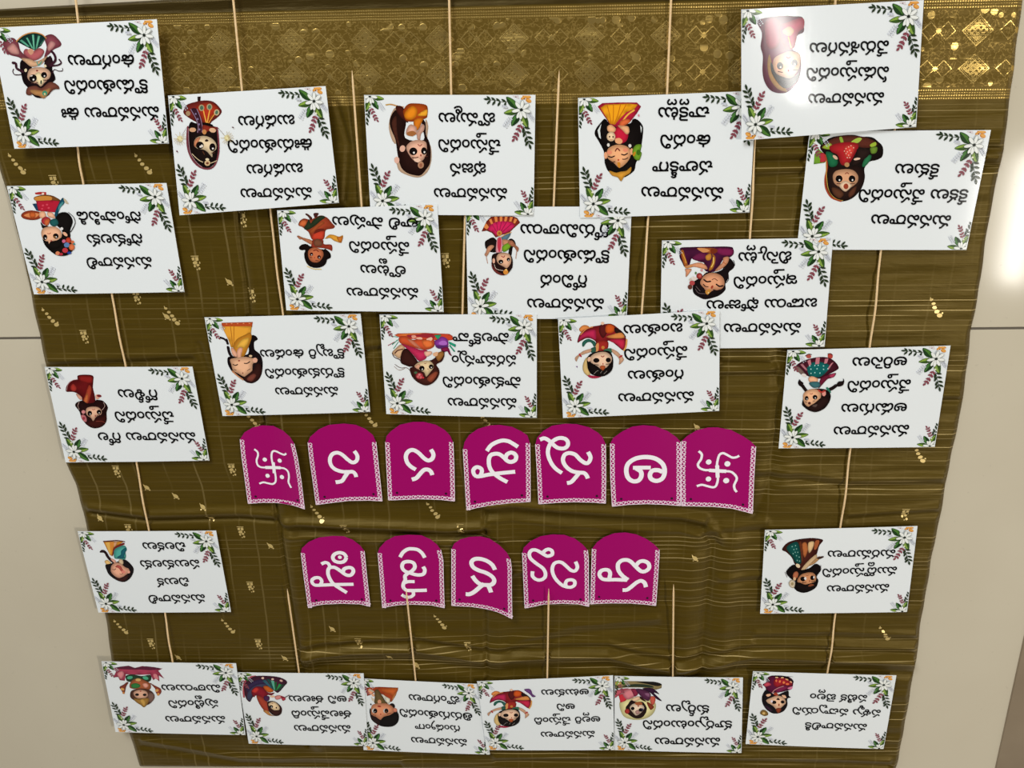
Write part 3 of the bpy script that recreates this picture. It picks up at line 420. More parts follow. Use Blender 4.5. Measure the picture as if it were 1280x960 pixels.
['E',337,215,664,9,0,0,10]],'C14':[['E',338,276,91,33,1,3,29],['L',100,10,235,85,269,62,311,68],['E',339,549,94,33,1,4,38],['L',100,9,515,69,541,60,575,80],['P',340,116,237,153,189,258,134,410,104,529,117,606,162,663,231,663,279,552,345,457,401,307,368,201,317,133,276],['S',341,260,260,325,174,416,167,509,189,577,239,497,343,437,386,306,358],['S',342,264,153,303,135,319,203,293,222],['S',342,370,113,419,109,419,196,369,204],['S',342,485,130,530,127,518,189,482,198],['S',342,572,190,599,181,545,277,530,267],['S',343,177,199,207,186,280,280,263,289],['P',344,122,256,156,228,247,318,270,367,213,346],['E',345,241,349,32,13,-5,20],['E',346,302,222,8,0,1,9],['E',346,320,266,8,0,1,9],['E',346,366,219,8,0,1,9],['E',346,398,263,8,0,1,9],['E',346,407,215,8,0,1,9],['E',346,476,226,8,0,1,9],['E',346,481,273,8,0,1,9],['E',346,535,267,8,0,1,9],['E',346,326,325,8,0,1,9],['E',346,375,316,8,0,1,9],['E',346,440,323,8,0,1,9],['P',347,457,401,534,354,587,336,646,327,628,376,593,394,540,413,467,509,441,528],['P',348,563,364,632,332,610,385],['P',162,299,388,343,364,420,400,415,449,351,447,313,437],['P',349,315,456,368,438,443,450,458,509,386,527,337,496],['L',350,41,288,564,252,519,235,494],['P',350,172,453,186,404,211,430,241,455,232,504,194,493],['L',350,47,573,560,625,532,659,503],['P',350,667,494,690,445,743,437,744,403,762,437,750,496,697,514],['L',351,26,552,530,595,590],['P',350,250,753,260,663,280,574,369,541,470,539,555,560,608,630,599,729,544,818,446,866,351,845,281,793],['P',352,252,623,280,574,351,541,435,553,481,608,475,687,416,746,346,789,297,764,264,703],['E',353,518,604,26,1,4,40],['L',354,20,444,558,484,588,528,569],['P',355,346,784,415,736,483,667,545,649,597,709,517,827,427,856,350,835],['P',356,382,775,445,756,430,796],['E',20,302,669,24,0,3,32],['E',21,307,680,7,0,1,8],['E',20,408,656,31,1,3,32],['E',21,413,667,8,0,1,8],['L',81,7,338,605,357,610,373,602],['E',253,344,739,19,0,2,20],['L',101,7,288,718,312,726],['L',101,7,385,710,412,704]],'L3':[['P',357,231,320,257,263,326,196,423,173,442,120,537,106,654,121,641,207,620,293,622,419,607,496,540,554,497,534,431,495,435,427,373,369,313,350,239,349],['P',358,310,273,355,235,389,292,361,340,308,330],['P',359,459,130,544,121,641,140,614,226,515,216,456,187],['P',360,440,495,501,379,572,255,599,303,557,418,501,515],['P',361,451,485,521,370,530,418,494,505],['L',250,5,243,330,279,244,355,187,432,173],['P',362,362,379,414,398,439,456,393,456],['P',362,635,399,674,390,683,438,633,457],['E',363,684,409,32,6,-7,19],['P',364,317,552,346,504,435,476,492,515,586,506,631,467,713,477,759,526,771,585,739,652,716,770,649,847,549,881,468,865,405,806,369,708,357,630],['P',365,414,806,538,748,657,710,726,691,686,799,589,866,478,861],['L',366,10,569,778,644,779,686,799],['L',367,6,385,495,354,552,363,601],['L',367,6,726,506,735,555,686,613],['P',368,450,631,478,582,556,564,638,574,675,623,654,681,583,710,528,773,504,729,457,689],['E',20,502,658,32,0,-7,35],['E',21,504,671,8,0,-2,9],['E',20,634,642,32,0,-7,33],
['E',21,636,654,8,0,-2,8],['L',369,8,468,680,499,709],['L',369,8,596,690,653,686],['E',174,574,698,8,0,-2,12],['L',370,7,548,602,565,610,586,599],['E',371,415,640,26,0,-6,27],['P',372,368,689,412,679,441,718,434,777,400,786,371,747],['E',373,401,733,20,0,-5,23]],'L4':[['S',374,350,168,669,165,550,232,490,286,430,412,402,394,377,285],['S',375,382,186,440,177,418,394,395,348],['S',376,449,177,498,173,454,322,441,303],['S',377,509,178,562,174,526,232,486,268],['L',378,17,354,166,453,158,567,151,668,170],['P',379,474,286,524,241,604,205,656,188,659,215,578,250,504,295,450,394,432,403],['P',380,496,295,578,250,647,232,674,260,676,305,647,350,641,414,606,468,534,459,463,449,462,376],['P',381,587,322,664,269,660,323,609,413,619,441,553,449,499,431,566,386],['P',382,257,348,291,307,338,312,369,357,388,421,451,504,421,531,374,485,339,421,320,357],['P',383,296,503,343,476,390,522,366,558,323,567],['P',384,297,558,362,540,466,513,597,468,655,505,709,597,697,680,630,782,535,847,453,842,380,799,314,724,293,632],['P',385,396,458,437,458,470,495,445,531],['P',386,512,486,559,459,582,505,564,550,525,541],['P',387,374,595,419,540,481,518,541,541,587,596,638,624,635,680,576,726,519,763,450,781,392,743,357,678],['E',388,627,680,20,0,-5,24],['P',389,440,596,480,559,525,578,540,624,555,670,520,679,485,614],['E',390,545,679,33,0,-5,26],['L',391,9,391,632,414,642,442,623],['L',258,7,482,707,503,721,532,702],['P',392,384,781,499,781,609,726,557,819,471,837]],'R5':[['P',393,247,319,302,223,400,172,526,149,653,142,763,161,797,189,752,268,732,375,695,504,576,654,493,652,431,552,389,453,310,364],['P',394,306,299,375,215,456,206,503,369,523,543,449,542,397,442],['E',395,383,274,7,0,1,9],['E',395,428,259,7,0,1,9],['E',395,409,323,7,0,1,9],['E',395,445,313,7,0,1,9],['E',395,430,367,7,0,1,9],['E',395,466,368,7,0,1,9],['E',395,451,422,7,0,1,9],['E',395,489,445,7,0,1,9],['E',395,403,388,7,0,1,9],['E',395,465,498,7,0,1,9],['E',395,498,510,7,0,1,9],['P',396,513,240,566,209,601,318,572,447,543,413],['P',397,603,210,675,202,664,309,623,383,600,307],['P',398,693,191,747,193,719,310,683,320],['P',399,475,207,512,218,547,479,533,555,503,369],['P',273,523,680,554,599,639,481,716,407,729,461,645,579,559,676],['P',400,627,590,729,461,783,441,767,484,699,559],['P',401,729,461,810,436,824,453,767,484],['E',402,480,586,27,26,-14,22],['P',331,323,682,423,563,502,653,630,633,717,559,784,593,802,659,750,768,777,835,753,945,673,1011,582,1037,496,1007,445,939,459,850,390,794],['L',403,9,310,692,342,770],['L',403,7,792,583,801,648],['P',404,485,829,526,741,598,704,681,700,730,745,744,823,703,900,611,909,516,874],['E',20,563,805,37,1,3,40],['E',20,691,789,28,1,3,40],['E',405,595,798,17,0,2,24],['E',405,712,780,11,0,1,20],['P',331,506,863,592,898,647,888,756,856,753,945,655,1010,552,1008,473,940],['P',406,640,921,684,888,723,911,668,932],['L',101,10,553,869,608,859],['L',101,9,681,849,728,847],['E',407,656,841,7,0,1,16],['L',408,7,600,743,620,752,637,741],['E',409,457,740,36,16,-15,62],
['E',410,446,800,19,0,2,29],['P',411,375,849,410,816,459,862,446,950,399,938,373,893],['E',412,419,883,21,0,2,29]],'B1':[['S',413,157,125,272,92,409,69,503,108,625,70,721,94,927,110,854,153,925,306,850,246,842,360,792,299,753,341,719,228,550,241,342,235,305,361,231,352,215,290,138,302,198,186],['P',414,210,108,408,74,503,108,674,74,902,111,747,144,582,137,415,141,265,133],['P',415,208,228,292,174,316,236,251,331],['P',415,769,227,819,226,831,319,776,299],['P',416,337,267,442,233,580,262,717,238,722,321,665,374,548,366,395,380,339,360],['E',417,395,297,46,-11,0,29],['E',417,638,297,42,14,-11,30],['P',398,415,359,524,304,649,364,701,415,669,521,525,524,384,506,367,454],['P',418,396,432,476,399,538,440,496,493,403,495],['P',289,574,418,636,396,662,447,606,491],['E',419,519,336,42,-1,-4,27],['P',420,326,392,360,391,315,466,285,551,258,615,213,521,211,478,277,435],['P',421,695,394,756,435,840,496,843,570,787,634,756,561,756,498],['E',422,246,525,27,12,-11,24],['E',422,780,534,29,-13,4,24],['E',423,791,608,22,-1,-4,28],['E',323,253,594,19,0,-4,23],['P',424,348,634,387,548,493,514,628,511,712,573,724,667,658,775,565,831,483,812,407,749,356,697],['P',425,651,584,724,604,721,689,649,776,616,712],['P',426,406,590,473,536,558,529,620,564,627,638,568,692,499,705,427,674],['E',20,460,623,31,-1,-4,26],['E',20,578,623,29,-1,-4,26],['E',427,525,554,14,0,-1,10],['P',428,397,707,500,694,636,691,605,787,534,869,481,822,421,770],['P',429,485,737,541,704,573,777,532,853],['L',430,8,417,685,472,716,534,693]],'B2':[['L',431,30,52,465,61,347,87,230,134,143,210,85,298,65],['P',432,71,367,84,250,141,152,226,94,307,60,495,54,695,80,804,160,743,252,635,369,578,341,502,264,433,275,220,443,144,553,96,524,73,445],['P',433,102,484,136,366,209,277,340,198,479,178,455,236,308,305,207,414,147,533],['P',434,123,278,204,190,332,131,450,140,476,207,337,218,218,277,126,376],['S',435,398,150,453,121,565,312,532,302],['S',436,471,111,522,110,581,321,564,321],['S',437,539,139,594,148,585,321,572,321],['S',438,599,176,634,166,605,331,585,326],['S',439,664,195,713,214,614,331,601,331],['S',440,722,213,766,194,666,320,622,335],['E',441,413,97,22,0,-3,21],['E',441,572,115,22,0,-2,19],['E',442,709,142,23,10,-8,18],['P',443,188,365,252,277,332,256,413,294,456,362,505,381,575,370,517,420,448,421,403,500,343,501,290,442,248,433,218,463],['P',444,199,345,278,276,324,315,255,384],['P',445,401,256,471,245,533,293,561,341,489,371,434,333],['P',446,264,443,325,442,402,510,445,579,448,699,404,770,343,700,289,581],['P',10,340,721,410,719,470,799,520,819,433,815,377,771],['P',447,394,441,472,440,473,499,433,539,385,510],['E',448,531,444,43,-1,-2,20],['P',449,575,438,655,418,693,456,628,497,577,497],['P',450,671,427,736,456,740,495,694,525,674,476],['L',451,12,685,457,736,456,810,411],['P',452,425,599,450,539,554,537,625,596,660,665,640,766,573,818,504,809,442,739],['P',453,443,599,501,548,569,557,621,636,613,696,550,717,485,678],['E',20,486,638,31,0,-4,28],['E',21,489,648,8,0,-1,9],
['E',454,570,659,12,0,-2,18],['L',277,7,506,576,523,582],['P',452,441,679,516,708,612,706,635,736,556,808,483,769]],'B3':[['S',455,106,166,322,138,667,134,613,277,535,403,482,426,420,348,373,280,274,224,167,301,107,325],['P',456,344,189,502,149,657,151,605,267,538,362,527,282,426,246],['P',457,559,310,636,204,656,161,603,288,526,403],['S',458,374,269,439,317,504,354,499,425,463,457,418,369],['S',459,174,331,240,378,236,449,188,401],['S',460,130,190,222,237,185,290,109,284],['S',461,157,179,240,226,221,247,146,210],['P',462,249,215,310,191,356,270,417,389,446,458,243,469,241,348],['P',243,289,406,324,379,348,413,337,454,294,456],['E',463,214,299,24,16,-12,24],['E',464,528,494,51,-3,-4,56],['P',464,137,642,146,563,187,561,542,543,620,618,629,715,596,814,516,885,424,903,318,894,222,841,160,768],['P',465,160,602,182,502,243,464,345,448,455,453,544,513,554,602,499,663,397,698,317,770,237,715,172,689],['E',466,574,566,35,14,-14,38],['P',467,316,779,371,709,465,675,553,621,619,628,623,735,570,834,450,893,343,883,296,838],['P',100,164,680,236,735,299,790,286,867,206,823,153,739],['E',468,223,599,47,-2,-3,49],['E',468,416,589,47,-2,-3,47],['E',469,235,602,35,-2,-3,47],['E',469,425,590,34,-2,-3,45],['E',21,228,618,7,0,0,8],['E',470,419,606,12,-1,-1,14],['P',471,274,512,309,490,342,508,315,525],['E',472,324,660,10,-1,-1,14],['L',80,8,189,679,239,684],['L',80,8,433,652,502,624],['E',467,167,478,12,-1,-1,16]],'B4':[['P',312,194,247,246,202,302,205,327,234,247,278,209,286],['P',313,151,427,185,333,248,269,346,226,459,212,544,197,626,201,703,260,778,347,798,432,793,498,743,553,674,494,606,434,551,423,543,518,474,554,392,522,401,436,349,387,275,374,195,410],['P',314,167,409,204,333,294,280,398,266,411,332,395,398,305,356,217,382],['P',315,570,414,664,399,763,412,766,497,726,533,658,464],['P',316,468,222,516,196,564,282,519,365,481,373,451,296],['P',317,540,234,589,199,651,230,655,286,606,321,543,309],['P',318,658,249,737,289,793,375,723,344,662,314],['P',319,538,365,614,340,734,317,775,375,738,392,610,387],['L',217,20,800,413,784,497,752,553],['L',319,13,205,324,288,251,374,227],['P',320,209,458,233,411,302,385,375,416,399,455,367,493,335,434,279,432,225,488],['P',321,411,427,551,423,542,527,474,554,390,551],['P',322,398,465,433,447,419,543,380,551],['E',323,483,506,22,1,-2,23],['E',324,508,186,22,1,-2,21],['P',325,317,520,386,493,379,561,322,569],['P',326,495,535,589,519,593,577,510,574],['P',327,94,640,147,593,219,546,317,520,318,559,234,585,164,613,131,651,108,690],['P',327,598,529,660,560,710,619,743,668,722,706,673,743,682,685,663,637,603,577],['L',328,20,162,588,178,618],['L',328,20,690,642,719,624],['P',329,278,626,226,663,188,751,190,831,242,892,284,853,256,753,283,675],['P',330,243,882,338,894,423,905,344,929,268,917],['P',331,252,743,256,654,310,588,427,552,558,557,599,625,600,722,573,819,491,887,394,905,301,873,259,812],['P',332,294,655,338,598,426,567,519,570,580,625,584,683,542,740,460,817,380,756,316,725],
['P',331,289,704,362,745,442,806,541,750,592,702,574,809,491,887,386,895,295,843,265,753],['E',333,284,660,20,5,-8,33],['E',20,380,677,42,1,-3,34],['E',20,538,677,34,1,-3,34],['L',334,11,449,621,467,633,487,620],['L',100,8,344,735,400,742],['L',100,8,505,734,552,729],['P',194,417,766,456,748,492,768,460,817,432,806],['E',335,464,728,7,0,-1,14],['L',336,7,331,864,373,825,393,820],['L',336,7,418,855,440,826],['L',336,7,465,866,506,828],['P',473,702,187,773,172,809,202,827,278,871,317,823,334,780,276]],'B5':[['P',474,83,558,99,445,205,387,529,391,659,472,651,621,563,735,417,794,255,789,140,725],['S',475,6,102,123,86,366,83,624,88,761,137,753,202,673,231,447,197,205,201,10,232],['P',476,366,97,624,88,757,128,689,166,528,131],['P',477,205,155,366,134,568,149,625,194,415,188,124,193],['P',478,10,111,107,101,99,156,10,176],['P',479,2,279,124,230,229,219,172,276,67,352,2,400],['S',480,67,352,132,314,205,415,173,453,99,483],['P',481,132,314,180,248,270,219,351,227,375,301,319,367,221,424,164,388],['P',482,270,228,351,227,383,310,327,367,294,302],['P',483,342,227,448,225,561,279,585,343,553,437,481,410,399,328],['P',484,480,299,561,297,569,362,521,354],['P',485,448,216,609,204,722,313,633,287,763,433,674,398,577,288],['P',486,577,362,650,361,658,435,626,510,586,492],['P',487,521,456,586,492,635,547,587,604,546,549],['P',488,262,433,311,385,391,356,416,402,367,440,303,460],['P',205,416,356,513,447,465,439,416,402],['P',489,181,575,213,518,270,433,343,459,448,457,497,512,522,587,498,680,433,757,336,768,255,723,197,668],['E',490,206,640,41,-1,0,47],['P',491,246,573,287,507,368,487,449,513,481,569,449,635,393,692,344,712,287,647],['P',398,327,478,416,458,449,504,368,524],['E',20,295,584,29,-1,0,32],['E',20,425,607,36,-1,0,34],['E',174,384,538,13,0,0,13],['P',492,336,637,384,608,409,664,360,693],['E',493,449,597,19,0,0,17]],'B6':[['P',494,158,236,205,187,206,122,260,69,353,57,455,62,544,91,592,145,593,228,579,304,509,334,424,366,294,380,225,345,198,281],['P',495,253,69,353,57,484,66,589,71,514,83,584,136,588,173,458,94,340,80],['P',496,316,137,378,97,488,112,584,210,536,240,456,234,372,274,317,230],['P',497,172,235,226,186,281,231,240,260,204,271],['E',498,349,94,22,-1,1,11],['E',498,429,95,22,-1,1,11],['E',499,497,125,24,10,-2,12],['E',460,559,169,16,15,-6,12],['E',500,347,154,13,0,2,24],['E',501,399,166,14,6,-4,23],['E',501,458,182,16,11,-7,20],['E',502,512,208,26,-1,2,17],['P',503,346,303,428,244,500,241,533,277,465,336,381,377],['L',504,12,303,399,334,332,395,283,458,252],['P',505,519,287,588,247,579,304],['P',506,172,536,173,423,216,327,294,380,385,414,481,354,538,333,554,426,585,453,537,484,548,597,514,703,438,763,350,767,264,713,205,630],['P',507,224,421,274,400,291,427,250,457],['P',507,451,421,495,419,521,465,485,467],['P',508,326,407,359,368,399,414,372,434],['P',509,233,524,295,474,372,434,446,440,502,494,522,560,498,618,459,667,395,689,337,624,267,580],['P',506,237,571,337,624,395,689,458,657,517,579,541,606,507,713,423,764,327,759,238,667],
['P',510,219,620,273,646,346,719,294,722],['E',20,350,557,34,-1,3,32],['E',20,473,545,28,-1,3,30],['E',511,315,540,15,-1,2,25],['P',512,378,504,401,470,429,502,416,512],['P',513,387,689,429,659,468,686,431,764],['E',514,424,602,12,0,2,25],['P',515,167,785,177,727,219,706,267,742,285,789,258,819,222,821],['E',516,218,773,21,-1,2,23]]}
FLORAL = [['E',517,1947,20,52,7,-3,18],['E',518,1950,18,41,5,-2,13],['E',517,1969,64,32,17,-12,19],['E',518,1973,62,26,14,-8,13],['E',517,1900,37,20,-13,9,11],['E',518,1904,35,16,-11,6,8],['E',519,1919,43,10,0,0,9],['E',520,1799,16,-19,-6,3,-8],['E',520,1815,4,-4,-18,9,-1],['E',520,1836,10,15,-12,6,7],['E',520,1840,30,19,6,-3,8],['E',521,1819,23,7,0,0,6],['P',522,1837,152,1809,65,1704,21,1745,121],['P',523,1827,142,1804,69,1710,26,1771,86],['P',524,1854,180,1768,155,1674,203,1779,226],['P',525,1840,182,1769,160,1682,202,1765,192],['P',526,1863,203,1783,246,1768,348,1858,290],['P',527,1856,215,1788,250,1771,342,1815,275],['P',528,1888,203,1884,296,1965,376,1962,266],['P',529,1895,217,1890,293,1962,369,1927,289],['L',530,5,1736,70,1668,78,1584,62,1508,54,1449,45],['P',530,1702,78,1680,52,1645,47,1667,73],['P',530,1702,78,1678,102,1680,135,1703,111],['P',530,1634,74,1615,46,1581,39,1600,67],['P',530,1634,74,1606,94,1602,127,1630,107],['P',530,1575,66,1559,37,1525,27,1542,56],['P',530,1575,66,1545,84,1537,116,1568,98],['P',530,1518,56,1504,26,1472,13,1485,43],['P',530,1518,56,1486,71,1475,103,1507,87],['P',530,1499,50,1468,35,1434,45,1465,60],['L',531,5,1881,322,1848,410,1806,490,1780,518],['P',531,1881,338,1853,333,1835,354,1863,359],['P',531,1886,338,1878,364,1899,383,1906,357],['P',531,1865,378,1838,368,1816,386,1843,395],['P',531,1866,378,1857,403,1875,423,1885,398],['P',531,1844,426,1816,419,1796,438,1824,445],['P',531,1846,426,1834,450,1851,472,1863,448],['P',531,1825,466,1798,456,1776,474,1803,483],['P',531,1827,466,1817,491,1836,512,1846,486],['P',531,1806,490,1779,499,1774,526,1801,517],['L',532,5,1911,346,1938,426,1968,506,2000,603],['P',532,1916,362,1895,393,1904,429,1925,398],['P',532,1920,362,1953,382,1992,374,1958,354],['P',532,1933,410,1907,437,1909,474,1935,447],['P',532,1935,410,1967,432,2006,427,1974,405],['P',532,1955,466,1928,493,1931,531,1957,503],['P',532,1957,466,1986,491,2026,489,1997,464],['P',532,1973,514,1941,537,1937,574,1968,551],['P',532,1975,514,1999,544,2039,548,2014,519],['P',532,1984,546,1980,583,2004,613,2009,576],['L',533,4,1770,243,1730,301,1690,350],['E',534,1737,253,0,12,-6,0],['E',535,1737,253,0,8,-3,0],['E',534,1771,275,-12,4,-2,-5],['E',535,1771,275,-8,3,-1,-3],['E',534,1721,275,0,12,-6,0],['E',535,1721,275,0,8,-3,0],['E',534,1755,297,-12,4,-2,-5],['E',535,1755,297,-8,3,-1,-3],['E',534,1705,296,0,12,-6,0],['E',535,1705,296,0,8,-3,0],['E',534,1739,318,-12,4,-2,-5],['E',535,1739,318,-8,3,-1,-3],['E',534,1689,317,0,12,-6,0],['E',535,1689,317,0,8,-3,0],['E',534,1723,340,-12,4,-2,-5],['E',535,1723,340,-8,3,-1,-3],['E',534,1673,339,0,12,-6,0],['E',535,1673,339,0,8,-3,0],['E',534,1707,361,-12,4,-2,-5],['E',535,1707,361,-8,3,-1,-3],['L',533,4,1973,203,2003,246,2033,278],['E',534,1973,226,12,4,-2,5],['E',535,1973,226,8,3,-1,3],['E',534,1997,210,0,12,-6,0],['E',535,1997,210,0,8,-3,0],['E',534,1985,241,12,4,-2,5],['E',535,1985,241,8,3,-1,3],['E',534,2009,225,0,12,-6,0],['E',535,2009,225,0,8,-3,0],['E',534,1997,256,12,4,-2,5],
['E',535,1997,256,8,3,-1,3],['E',534,2021,240,0,12,-6,0],['E',535,2021,240,0,8,-3,0],['E',534,2009,271,12,4,-2,5],['E',535,2009,271,8,3,-1,3],['E',534,2033,255,0,12,-6,0],['E',535,2033,255,0,8,-3,0],['E',534,2022,286,12,4,-2,5],['E',535,2022,286,8,3,-1,3],['E',534,2045,270,0,12,-6,0],['E',535,2045,270,0,8,-3,0],['L',533,4,1660,125,1685,133,1711,133],['E',534,1669,133,11,-5,3,5],['E',535,1669,133,8,-3,1,3],['E',534,1671,119,9,8,-4,4],['E',535,1671,119,6,5,-2,2],['E',534,1679,135,11,-5,3,5],['E',535,1679,135,8,-3,1,3],['E',534,1681,121,9,8,-4,4],['E',535,1681,121,6,5,-2,2],['E',534,1689,136,11,-5,3,5],['E',535,1689,136,8,-3,1,3],['E',534,1691,123,9,8,-4,4],['E',535,1691,123,6,5,-2,2],['E',534,1699,138,11,-5,3,5],['E',535,1699,138,8,-3,1,3],['E',534,1702,124,9,8,-4,4],['E',535,1702,124,6,5,-2,2],['E',534,1709,140,11,-5,3,5],['E',535,1709,140,8,-3,1,3],['E',534,1712,126,9,8,-4,4],['E',535,1712,126,6,5,-2,2],['E',536,1821,176,-52,8,-4,-21],['E',537,1821,176,-47,8,-3,-17],['E',536,1855,220,-24,43,-20,-10],['E',537,1855,220,-22,39,-17,-8],['E',536,1880,227,-4,49,-23,-2],['E',537,1880,227,-4,44,-19,-2],['E',536,1919,219,27,42,-20,11],['E',537,1919,219,24,38,-16,9],['E',536,1950,178,51,10,-4,21],['E',537,1950,178,46,9,-4,17],['E',536,1937,128,41,-30,14,17],['E',537,1937,128,37,-27,12,14],['E',536,1894,105,7,-48,23,3],['E',537,1894,105,6,-43,18,2],['E',536,1845,117,-32,-38,18,-13],['E',537,1845,117,-29,-35,15,-11],['E',538,1886,166,17,0,0,16],['E',539,1895,305,12,0,0,11]]
